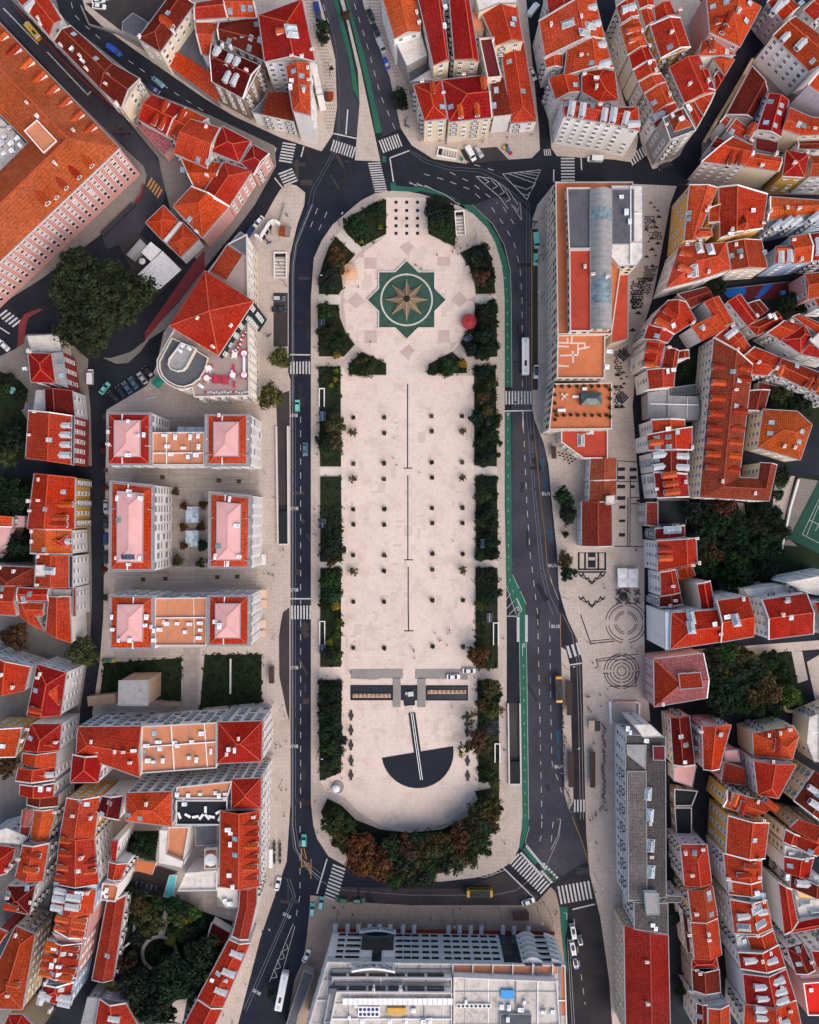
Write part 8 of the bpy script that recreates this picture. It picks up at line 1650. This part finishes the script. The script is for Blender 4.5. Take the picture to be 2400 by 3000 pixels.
def wheel_mesh(r=.32, w_=.2):
    b = MB(); n = 14
    for x0, x1, rr, m in ((-w_/2, w_/2, r, 0), (w_/2-.01, w_/2+.015, r*.62, 1)):
        A = [Vector((x0, rr*math.cos(2*math.pi*i/n), rr*math.sin(2*math.pi*i/n))) for i in range(n)]; B_ = [Vector((x1, v.y, v.z)) for v in A]
        for i in range(n): b.face([A[i], B_[i], B_[(i+1) % n], A[(i+1) % n]], m)
        b.face(B_, m); b.face(A[::-1], m)
    return b.mesh('wheel', [RUBBER, ZINC])
WH = wheel_mesh(); WHB = wheel_mesh(.48, .3)
def car_proto(kind):
    t = empty('car', (0,0,-50))
    if kind == 'van': L, w_ = 5.2, .98; body = hull([(-2.6,.9,.3,1.9),(-2.5,.97,.25,2.2),(1.2,.98,.25,2.2),(1.75,.95,.25,1.25),(2.5,.9,.3,1.05),(2.6,.8,.4,.8)]); cab = None
    elif kind == 'hatch': L, w_ = 4.1, .88; body = hull([(-2.05,.74,.35,.9),(-1.95,.85,.25,1.0),(-.9,.88,.22,1.0),(.7,.88,.22,.98),(1.8,.82,.25,.82),(2.05,.66,.35,.6)]); cab = [(-1.95,.70,.96,1.0),(-1.75,.72,.96,1.45),(-.4,.74,.96,1.52),(.35,.72,.96,1.46),(1.15,.68,.94,.97)]
    else: L, w_ = 4.6, .9; body = hull([(-2.3,.74,.35,.85),(-2.15,.86,.25,.97),(-1.2,.9,.22,1.0),(.8,.9,.22,.98),(2.05,.84,.25,.82),(2.3,.66,.35,.58)]); cab = [(-1.75,.70,.96,.99),(-1.1,.72,.96,1.42),(-.2,.74,.96,1.46),(.4,.72,.96,1.42),(1.25,.68,.94,.97)]
    put('body', smooth(body.mesh('body', [PAINT])), t)
    if cab:
        put('cabin', smooth(hull(cab, .08).mesh('cabin', [CARGLASS])), t)
        b = MB(); y0, y1 = cab[1][0], cab[3][0]; b.prism([(-.6,y0+.02),(.6,y0+.02),(.62,(y0+y1)/2),(.6,y1-.02),(-.6,y1-.02),(-.62,(y0+y1)/2)], cab[1][3]-.03, cab[2][3]+.035, 0); put('roof', b.mesh('roof', [PAINT]), t)
    else:
        b = MB(); b.face([(-.82,1.22,2.12),(.82,1.22,2.12),(.80,1.74,1.3),(-.80,1.74,1.3)], 0, up=(0,1,1)); b2 = MB()
        for v in b.v: pass
        put('windscreen', MBs([(-.82,1.26,2.14),(.82,1.26,2.14),(.80,1.80,1.30),(-.80,1.80,1.30)]), t)
        for sx in (-1, 1): b = MB(); b.box((sx*.97,.75,1.35),(.05,.9,.55),0,0); put('side_window', b.mesh('side_window', [CARGLASS]), t)
    for sx in (-1, 1):
        for y in (-L*.3, L*.3): put('wheel', WH, t, (sx*(w_-.1), y, .32), (0,0,0 if sx > 0 else math.pi))
        b = MB(); b.box((0,0,0),(.32,.14,.16),0,0); put('headlight', b.mesh('headlight', [LAMPW]), t, (sx*.56, L/2-.14, .58)); put('tail_light', b.mesh('tail_light', [REDL]), t, (sx*.6, -L/2+.08, .75))
        b = MB(); b.box((0,0,0),(.2,.12,.13),0,0); put('mirror', b.mesh('mirror', [PAINT]), t, (sx*(w_+.08), L*.16, .98 if kind != 'van' else 1.3))
    return t
def MBs(pts):
    b = MB(); p = [Vector(q) for q in pts]; n = (p[1]-p[0]).cross(p[2]-p[0]).normalized()
    if n.z < 0: n = -n
    top = [q+n*.03 for q in p]; b.face(top, 0, up=tuple(n)); b.face([q-n*.03 for q in p], 0, up=tuple(-n))
    for i in range(4): j = (i+1) % 4; b.face([p[i]-n*.03, p[j]-n*.03, top[j], top[i]], 0)
    return b.mesh('windscreen', [CARGLASS])
PROTO = {k: car_proto(k) for k in ('sedan', 'hatch', 'van')}
COLS = {'white': (.72,.71,.71), 'black': (.012,.013,.016), 'navy': (.012,.03,.14), 'blue': (.02,.06,.36), 'teal': (.05,.36,.33), 'green': (.01,.11,.06), 'steel': (.06,.14,.22), 'silver': (.42,.43,.45), 'yellow': (.72,.42,.02), 'grey': (.10,.11,.13), 'mint': (.16,.52,.45), 'skyblue': (.10,.28,.38)}
def car(kind, s, s2, col, lab, cat='car', group=None, z=.006, roofcol=None):
    a, e = P1(s), P1(s2); d = e-a; c_ = (a+e)/2; r = dup(PROTO[kind], (c_.x, c_.y, z), math.atan2(d.y, d.x)-math.pi/2, lab, group, None, None, cat)
    r.name = {'van': 'van'}.get(kind, 'car')
    for ch in r.children:
        nm = ch.name.split('.')[0]
        if nm in ('body', 'mirror'): ch.color = (*COLS[col], 1)
        if nm == 'roof': ch.color = (*COLS[roofcol or col], 1)
    return r
ZK = ZP+.02
for a in [
 ('van','A930,410','A1010,465','blue','long bright blue pickup van climbing the curved road','van'),('sedan','A1300,670','A1375,730','skyblue','pale teal car following the curved road behind the blue pickup'),('sedan','A1270,740','A1330,780','navy','dark blue car pulled in at the bend under the cream gable wall'),
 ('sedan','A790,20','A880,10','white','white and blue police car in the yard, upper','police car',None,ZK),('sedan','A790,60','A895,70','white','white and blue police car in the yard, lower','police car',None,ZK),
 ('van','B935,30','B968,180','navy','dark blue delivery van by the avenue trees','van'),('sedan','B1380,95','B1420,185','black','black car first in the avenue parking row'),('sedan','B1420,215','B1465,310','black','black car behind the first black car in the avenue row'),('van','B1460,340','B1515,460','silver','beige box van parked in the avenue row','van'),('hatch','B1508,490','B1550,595','blue','blue and white car parked below the beige box van'),
 ('van','C1005,140','C1075,45','white','white box van in the alley at the top','van'),('sedan','C1020,590','C1050,670','white','white car in the narrow alley beside the red arcade wing'),('van','C480,1250','C545,1360','white','white police van on the north forecourt','police van',None,ZK),('hatch','C555,1250','C610,1330','silver','silver white car beside the police van','car',None,ZK),('van','C1625,1350','C1490,1345','white','white pickup van on the east street','van'),('sedan','D470,1390','D375,1420','black','black car at the foot of the diagonal street'),
 ('sedan','F495,105','F420,195','white','white taxi on the slip road by the hotel'),('sedan','F400,205','F365,265','navy','dark blue car behind the white taxi'),('hatch','F585,795','F675,795','grey','dark car with pale roof in the west loading bay','car',None,ZK,'silver'),('sedan','F570,885','F680,883','black','black car in the west loading bay','car',None,ZK),('hatch','F782,1735','F782,1655','mint','mint green taxi on the west road','taxi'),('sedan','J847,280','J848,390','steel','dark teal car on the west road'),
 ('van','E770,1520','E770,1385','white','white van parked at the west lane corner','van'),('sedan','E850,1595','E925,1500','mint','mint green car parked alone at the lane corner'),('sedan','E985,1640','E935,1590','black','black car, westmost of the diagonal parking row'),('sedan','E1055,1620','E990,1530','black','black car in the diagonal row beside the westmost'),('sedan','E1105,1585','E1045,1500','steel','steel blue car in the diagonal parking row'),('sedan','E1155,1545','E1100,1460','steel','teal car in the diagonal parking row'),('sedan','E1235,1505','E1170,1420','silver','silver car in the diagonal parking row'),('sedan','E1290,1450','E1220,1370','black','black car, last of the diagonal parking row'),('sedan','E80,1225','E0,1150','white','white car on the left edge square'),
 ('van','G1060,260','G1070,360','mint','large mint green taxi van by the shopping block','taxi',None,ZK),('hatch','G1060,425','G1060,505','mint','mint green taxi parked behind the taxi van','taxi',None,ZK),('sedan','G1067,1350','G1062,1470','white','white car with dark roof beside the long white bus','car',None,ZK,'navy'),
 ('sedan','I900,760','I900,875','silver','silver car in the west lane parking strip'),('sedan','I895,895','I897,1000','black','black car in the west lane parking strip'),('hatch','I897,1040','I897,1140','navy','dark blue car in the west lane parking strip'),('sedan','I900,1195','I900,1290','black','black car, southmost in the west lane parking strip'),
 ('sedan','O315,522','O422,522','white','white police car on the grey plaza slab','police car',None,ZK),('sedan','O450,470','O553,472','white','white police car parked northeast of the other plaza one','police car',None,ZK),
 ('hatch','R838,215','R838,130','teal','teal taxi with mint roof on the west road bend','taxi',None,.006,'mint'),('hatch','R975,750','R990,640','teal','teal taxi with mint roof at the zebra crossing kerb','taxi',None,ZK,'mint'),('hatch','R905,805','R912,695','teal','teal taxi with mint roof on the hotel corner pavement','taxi',None,ZK,'mint'),('hatch','R1205,675','R1100,668','green','dark green taxi, westward of two on the south street','taxi'),('hatch','R1245,680','R1355,678','green','dark green taxi, eastward of two on the south street','taxi'),('sedan','R605,590','R632,480','white','white police car on the west pavement by the cafe','police car',None,ZK),('sedan','R835,1195','R885,1085','white','white and blue police car by the hotel west side','police car',None,ZK),('sedan','S945,705','S1050,670','white','white police car on the street east of the yellow tram','police car'),
]: car(*a)
for k in PROTO.values():
    for ch in list(k.children): bpy.data.objects.remove(ch)
    bpy.data.objects.remove(k)
def bus(s, s2, lab, col, w_=1.27, name='bus', cat='bus', hh=3.0, roof=None, front=None, z=.006):
    a, e = P1(s), P1(s2); d = e-a; c_ = (a+e)/2; L = d.length; t = empty(name, (c_.x, c_.y, z), math.atan2(d.y, d.x)-math.pi/2, lab, cat)
    put('body', smooth(hull([(-L/2,w_*.9,.35,hh-.3),(-L/2+.25,w_,.3,hh),(L/2-.5,w_,.3,hh),(L/2,w_*.88,.35,hh-.5)]).mesh('body', [PAINT])), t, color=col)
    for sx in (-1, 1):
        b = MB(); b.box((sx*(w_+.005),0,1.25),(.06,L-1.6,1.0),0,0); put('side_window', b.mesh('side_window', [CARGLASS]), t)
        for y in (-L*.3, L*.3): put('wheel', WHB, t, (sx*(w_-.12), y, .48), (0,0,0 if sx > 0 else math.pi))
        b = MB(); b.box((0,0,0),(.35,.12,.2),0,0); put('headlight', b.mesh('headlight', [LAMPW]), t, (sx*.8, L/2-.05, .75))
    b = MB(); b.box((0,L/2-.16,1.2),(w_*1.6,.14,1.3),0,0); put('windscreen', b.mesh('windscreen', [CARGLASS]), t)
    if roof:
        b = MB(); b.prism([(-w_*.92,-L/2+.9),(w_*.92,-L/2+.9),(w_*1.02,0),(w_*.92,L/2-.9),(-w_*.92,L/2-.9),(-w_*1.02,0)], hh-.02, hh+.14, 0); put('roof', b.mesh('roof', [TINT]), t, color=roof)
        b = MB(); b.box((0,L*.08,hh+.12),(1.0,1.6,.25),0,0); b.bar((0,-L*.1,hh+.2),(0,-L*.36,hh+.9),.1,.08,0); put('roof_box', b.mesh('roof_box', [IRON]), t)
    else:
        b = MB(); b.box((0,-L*.2,hh-.02),(.8,1.9,.1),0,0); put('roof_grille', b.mesh('roof_grille', [IRON]), t); b = MB(); b.box((0,L*.12,hh-.02),(.06,L*.3,.05),0,0); put('roof_seam', b.mesh('roof_seam', [IRON]), t)
        b = MB()
        for y in (L*.38, -L*.4): b.box((0,y,hh-.02),(.75,1.0,.16),0,0)
        put('roof_hatch', b.mesh('roof_hatch', [UNIT]), t)
    if front:
        for y in ((L/2-.45,) if len(front) == 1 else (L/2-.45, -L/2+.4)): b = MB(); b.prism([(-w_*.86,y-.45),(w_*.86,y-.45),(w_*.7,y+.4),(-w_*.7,y+.4)], hh-.35, hh+.03, 0); put('end_cap', b.mesh('end_cap', [TINT]), t, color=front[0])
    return t
bus('G970,1440','G968,1128','long white bus on the east road beside the shopping block', (.74,.72,.71)); bus('R625,1580','R688,1262','long white bus on the lower west road below the striped island', (.74,.73,.75))
bus('A345,345','A235,215','short yellow bus on the road beside the pink hospital', (.72,.42,.03), 1.1, 'minibus', 'bus', 2.4)
bus('O1252,730','O1245,510','dark roofed tram with orange front halted at the bus shelter', (.60,.30,.03), 1.15, 'tram', 'tram', 3.1, (.022,.022,.028), [(.72,.30,.02)]); bus('S480,600','S695,600','dark roofed yellow tram crossing the south street', (.70,.40,.04), 1.2, 'tram', 'tram', 3.1, (.022,.022,.026), [(.68,.36,.03),1])
for i, (s, s2, lab) in enumerate([('S1382,990','S1362,870','first white carriage of the sightseeing road train'),('S1380,1125','S1357,1005','second white carriage of the sightseeing road train'),('S1400,1240','S1380,1140','blue engine with a white roof at the tail of the road train'),('S1437,1040','S1420,970','small white trailer beside the road train')]): bus(s, s2, lab, (.70,.70,.72) if i != 2 else (.05,.06,.3), .82 if i != 3 else .7, 'road_train_carriage', 'road train', 2.2, (.72,.71,.72))
# motorbikes
b = MB(); b.tube([(0,-.75,.75),(0,-.2,.8),(0,.35,.82),(0,.7,.75)], .16, .09, 7); b.box((0,-.35,.78),(.3,.6,.1),0,0); b.box((0,.05,.35),(.3,.55,.35),0,0); MB_BODY = b.mesh('frame', [TINT]); b = MB(); b.bar((-.38,.55,1.0),(.38,.55,1.0),.05,.05,0); MB_H = b.mesh('handlebar', [IRON])
for i, s in enumerate(['B1690,1040','B1705,1070','B1700,1010','F530,310','F550,325','F565,235','G1055,150','G1050,175','F520,1100','F545,1105']):
    t = empty('motorbike', atp(s), i*1.3, 'parked motorbike %s' % (['by the avenue corner, eastern','by the avenue corner, southern','by the avenue corner, northern','beside the arched wall, western','beside the arched wall, eastern','behind the arched wall','north of the taxi van, first','north of the taxi van, second','by the hotel wall, western','by the hotel wall, eastern'][i]), 'motorbike', 'parked motorbikes')
    put('frame', MB_BODY, t, color=[(.03,.03,.04),(.02,.04,.2),(.3,.3,.32)][i % 3]); put('handlebar', MB_H, t)
    for y in (-.68,.68): put('wheel', WH, t, (0,y,.32), None, (.5,1,1))
# ---------------------------------------------------------------- people
def body(pose, seed=0):
    J = {'pel': (0,0,.95), 'waist': (0,0,1.12), 'chest': (0,.0,1.34), 'neck': (0,.0,1.5), 'chin': (0,.02,1.57), 'head': (0,.02,1.68), 'top': (0,.01,1.77)}
    RD = {'pel': .145, 'waist': .125, 'chest': .15, 'neck': .06, 'chin': .085, 'head': .105, 'top': .06}
    E_ = [('pel','waist'),('waist','chest'),('chest','neck'),('neck','chin'),('chin','head'),('head','top')]
    st = .26 if pose == 'walk' else .04
    for sx, n in ((-1,'l'),(1,'r')):
        f = st*sx if pose == 'walk' else st*.3*sx
        J[n+'hip'] = (sx*.1,0,.88); J[n+'kn'] = (sx*.11,f*.6+.03,.48); J[n+'an'] = (sx*.11,f,.09); J[n+'toe'] = (sx*.12,f+.17,.05)
        J[n+'sh'] = (sx*.19,0,1.42); J[n+'el'] = (sx*.25,-f*.5-.02,1.15); J[n+'wr'] = (sx*.25,-f*.9+.08,.93); J[n+'hd'] = (sx*.25,-f*.95+.11,.82)
        if pose == 'hold' : J[n+'el'] = (sx*.24,.03,1.16); J[n+'wr'] = (sx*.12,.26,1.2); J[n+'hd'] = (sx*.06,.34,1.24)
        for k, r_ in (('hip',.1),('kn',.065),('an',.05),('toe',.045),('sh',.075),('el',.05),('wr',.036),('hd',.034)): RD[n+k] = r_
        E_ += [('pel',n+'hip'),(n+'hip',n+'kn'),(n+'kn',n+'an'),(n+'an',n+'toe'),('chest',n+'sh'),(n+'sh',n+'el'),(n+'el',n+'wr'),(n+'wr',n+'hd')]
    ks = list(J); me = bpy.data.meshes.new('b'); me.from_pydata([J[k] for k in ks], [(ks.index(a), ks.index(e)) for a, e in E_], [])
    o = bpy.data.objects.new('b', me); COL.objects.link(o); m = o.modifiers.new('s', 'SKIN'); sv = me.skin_vertices[0].data
    for k, v in zip(ks, sv): v.radius = (RD[k], RD[k]*(.72 if k in ('pel','waist','chest') else 1)); v.use_root = k == 'pel'
    m2 = o.modifiers.new('u', 'SUBSURF'); m2.levels = 1; m2.render_levels = 1; bpy.context.view_layer.update()
    r = bpy.data.meshes.new_from_object(o.evaluated_get(bpy.context.evaluated_depsgraph_get())); bpy.data.objects.remove(o)
    r.materials.clear()
    for mm in (SKIN, CLOTH, HAIR, IRON): r.materials.append(mm)
    for f in r.polygons:
        c_ = f.center; f.use_smooth = True
        hand = c_.z < .9 and abs(c_.x) > .19 and c_.z > .7
        if c_.z > 1.66 or (c_.z > 1.56 and c_.y < -.01): f.material_index = 2
        elif c_.z > 1.49 or hand: f.material_index = 0
        elif c_.z < .1: f.material_index = 3
        elif c_.z < .93 and abs(c_.x) < .22: f.material_index = 3 if seed % 2 else 1
        else: f.material_index = 1
    return r
PM = [body('stand'), body('walk', 1), body('walk', 2), body('hold', 1), body('stand', 1)]
CL = [('black',(.015,.015,.02)),('navy',(.02,.03,.12)),('grey',(.15,.15,.16)),('white',(.65,.64,.63)),('blue',(.04,.10,.36)),('red',(.40,.03,.04)),('dark green',(.03,.08,.05)),('beige',(.42,.33,.24)),('purple',(.10,.04,.16))]
pq = random.Random(17)
def person(s, where, pose=None, col=None, z=ZP, group=None, rot=None, cnt={}):
    i = pq.randrange(len(PM)) if pose is None else pose; cn, cc = CL[pq.randrange(len(CL))] if col is None else CL[col]
    x, y = PX(s)[0] if isinstance(s, str) else s; p = W(x, y, z)
    k = (where, cn, i in (1,2)); cnt[k] = cnt.get(k, 0)+1
    lab = 'person in %s %s %s' % (cn, 'walking' if i in (1,2) else 'standing', where)
    o = put('person', PM[i], None, p, (0,0,pq.random()*6.28 if rot is None else rot), (pq.uniform(.94,1.05),)*3, cc); PEOPLE.append((o, lab, group)); return o
PEOPLE = []
for s in ['J1597,240','J1590,410','J1615,468','K83,532','K368,1108','O213,155','O335,130','O322,162','O338,150','O250,222','O262,215','O316,258','O12,272','O36,296','O38,312','O40,367','O530,130','O357,775','F1398,1158','F1395,1188','F1296,695','G232,425','G65,520','G50,512','G90,542','G105,545','N1230,480','N1232,495','N1035,517','N1250,1268','O505,500']: person(s, 'on the open plaza floor', group='people on the plaza floor')
for s in ['G390,345','G425,350','G432,372','G378,370','G487,352','G362,400','G410,420','G395,322','N1165,565','N1160,590','O530,628','O555,590','O550,530','O585,470','O555,640','O560,1325','O558,1385','N1155,1375','N1060,1408','N1040,1470']: person(s, 'by the plaza beds', group='people by the plaza beds')
for s in ['F700,100','F712,190','F690,85','F650,535','F625,495','J510,532','J503,1382','J540,1380','J545,1390','J572,1388','J580,1400','J665,1245','N498,425','N575,740','N605,1095','N600,1120','N640,1107','N548,1178','N570,1172','N690,1072','N613,1560','N648,1475','N690,1470','N672,1690','N675,855','J660,1170','J670,1185','J650,1200','R690,485','R600,645','R490,935','R345,1390','R280,1515','R235,1700','R160,1640','R560,545']: person(s, 'on the west pavement', group='people on the west pavement')
for s in ['J925,838','J935,900','J925,938','J915,1050','J940,1058','F925,1205','F940,1365','J950,380','N930,1572','O815,770','O800,800','O782,860','O785,800','O790,1135','O805,1140','O787,200','G740,1490','G742,1510','G745,1470','S803,200','R950,105']: person(s, 'on the plaza edge', group='people on the plaza edge')
for s in ['G1125,355','G1130,420','G1105,430','G1115,120','G1130,250','K1080,85','K1130,215','K1145,210','K1640,1470','K1640,1500','L175,1180','L185,1185','P50,330','P140,272','P185,305','P225,285','O1540,405','O1505,685','O1515,690','O1490,690','O1500,780','O1515,800','O1525,815','O1550,1080','O1600,960','O1610,770','O1665,625','O1600,675','S1570,195','S1595,350','S1560,600','S1240,770','S1225,790','S1130,700','S1105,710','S840,830','S815,820','S425,745','S180,825','R1170,735','R1250,795','R1085,735','R1095,740','R1135,790','C310,1215','C255,1195','C85,1185','C615,1200','C820,1165','C1025,1145','B1215,1205','K1315,1175','O1660,1640','O1640,1640']: person(s, 'on the outer pavements', group='people on the outer pavements')
qn = 0
for k in range(64):
    t_ = k/63; y = 725+t_*930; x = 1292+22*math.sin(y*.013)*.5+pq.uniform(-13, 13)+ (t_*48 if t_ > .8 else t_*14); person((1200+x/2.875, 1800+y/2.875), 'in the bus lane queue', None, None, ZP, 'queue along the bus lane kerb')
for k in range(70):
    t_ = k/69; y = 925+t_*800; x = 1632+pq.uniform(-16, 16)-(t_*0 if t_ < .85 else (t_-.85)*700); person((1200+x/2.875, 1800+y/2.875), 'in the office block queue', None, None, ZP, 'queue beside the office block')
bylab = {}
for o, lab, gp in PEOPLE: bylab.setdefault(lab, []).append((o, gp))
for lab, L in bylab.items():
    L.sort(key=lambda q: -q[0].location.y)
    for i, (o, gp) in enumerate(L): tag(o, lab if len(L) == 1 else '%s, %s from the north' % (lab, ordn(i)), 'person', gp)
# awnings and small canopies over shops
for s, rot, w_, d_, col, lab in [('H145,1358',-.08,2.2,4.4,(.72,.68,.66),'white box awning on the curved red row facing the paving'),('J508,1262',0,1.4,3.6,(.62,.58,.56),'grey awning on the middle housing block'),('J508,1545',0,2.0,2.6,(.62,.40,.26),'tan awning of the southern housing block, north one'),('J508,1630',0,2.0,2.6,(.60,.38,.25),'tan awning of the southern housing block, middle one'),('N502,72',0,2.0,2.6,(.62,.42,.29),'tan awning of the southern housing block beside the zebra stripes'),('N502,155',0,2.0,2.2,(.58,.38,.26),'tan awning of the southern housing block, south one'),('R568,305',0,1.2,6.2,(.72,.68,.66),'long cream awning over the black cafe tables')]:
    p = atp(s); t = empty('shop_awning', p, rot, lab, 'awning'); b = MB(); b.face([(-w_/2,-d_/2,3.1),(w_/2,-d_/2,2.7),(w_/2,d_/2,2.7),(-w_/2,d_/2,3.1)], 0, up=(0,0,1)); b.face([(-w_/2,-d_/2,3.04),(w_/2,-d_/2,2.64),(w_/2,d_/2,2.64),(-w_/2,d_/2,3.04)], 0, up=(0,0,-1)); b.box((w_/2,0,2.5),(.05,d_,.2),0,0); put('cloth', b.mesh('cloth', [TINT]), t, color=col)
    for y in (-d_/2+.1, d_/2-.1): b = MB(); b.bar((-w_/2,y,2.7),(w_/2,y,2.6),.06,.06,0); b.build('arm', [IRON], t)
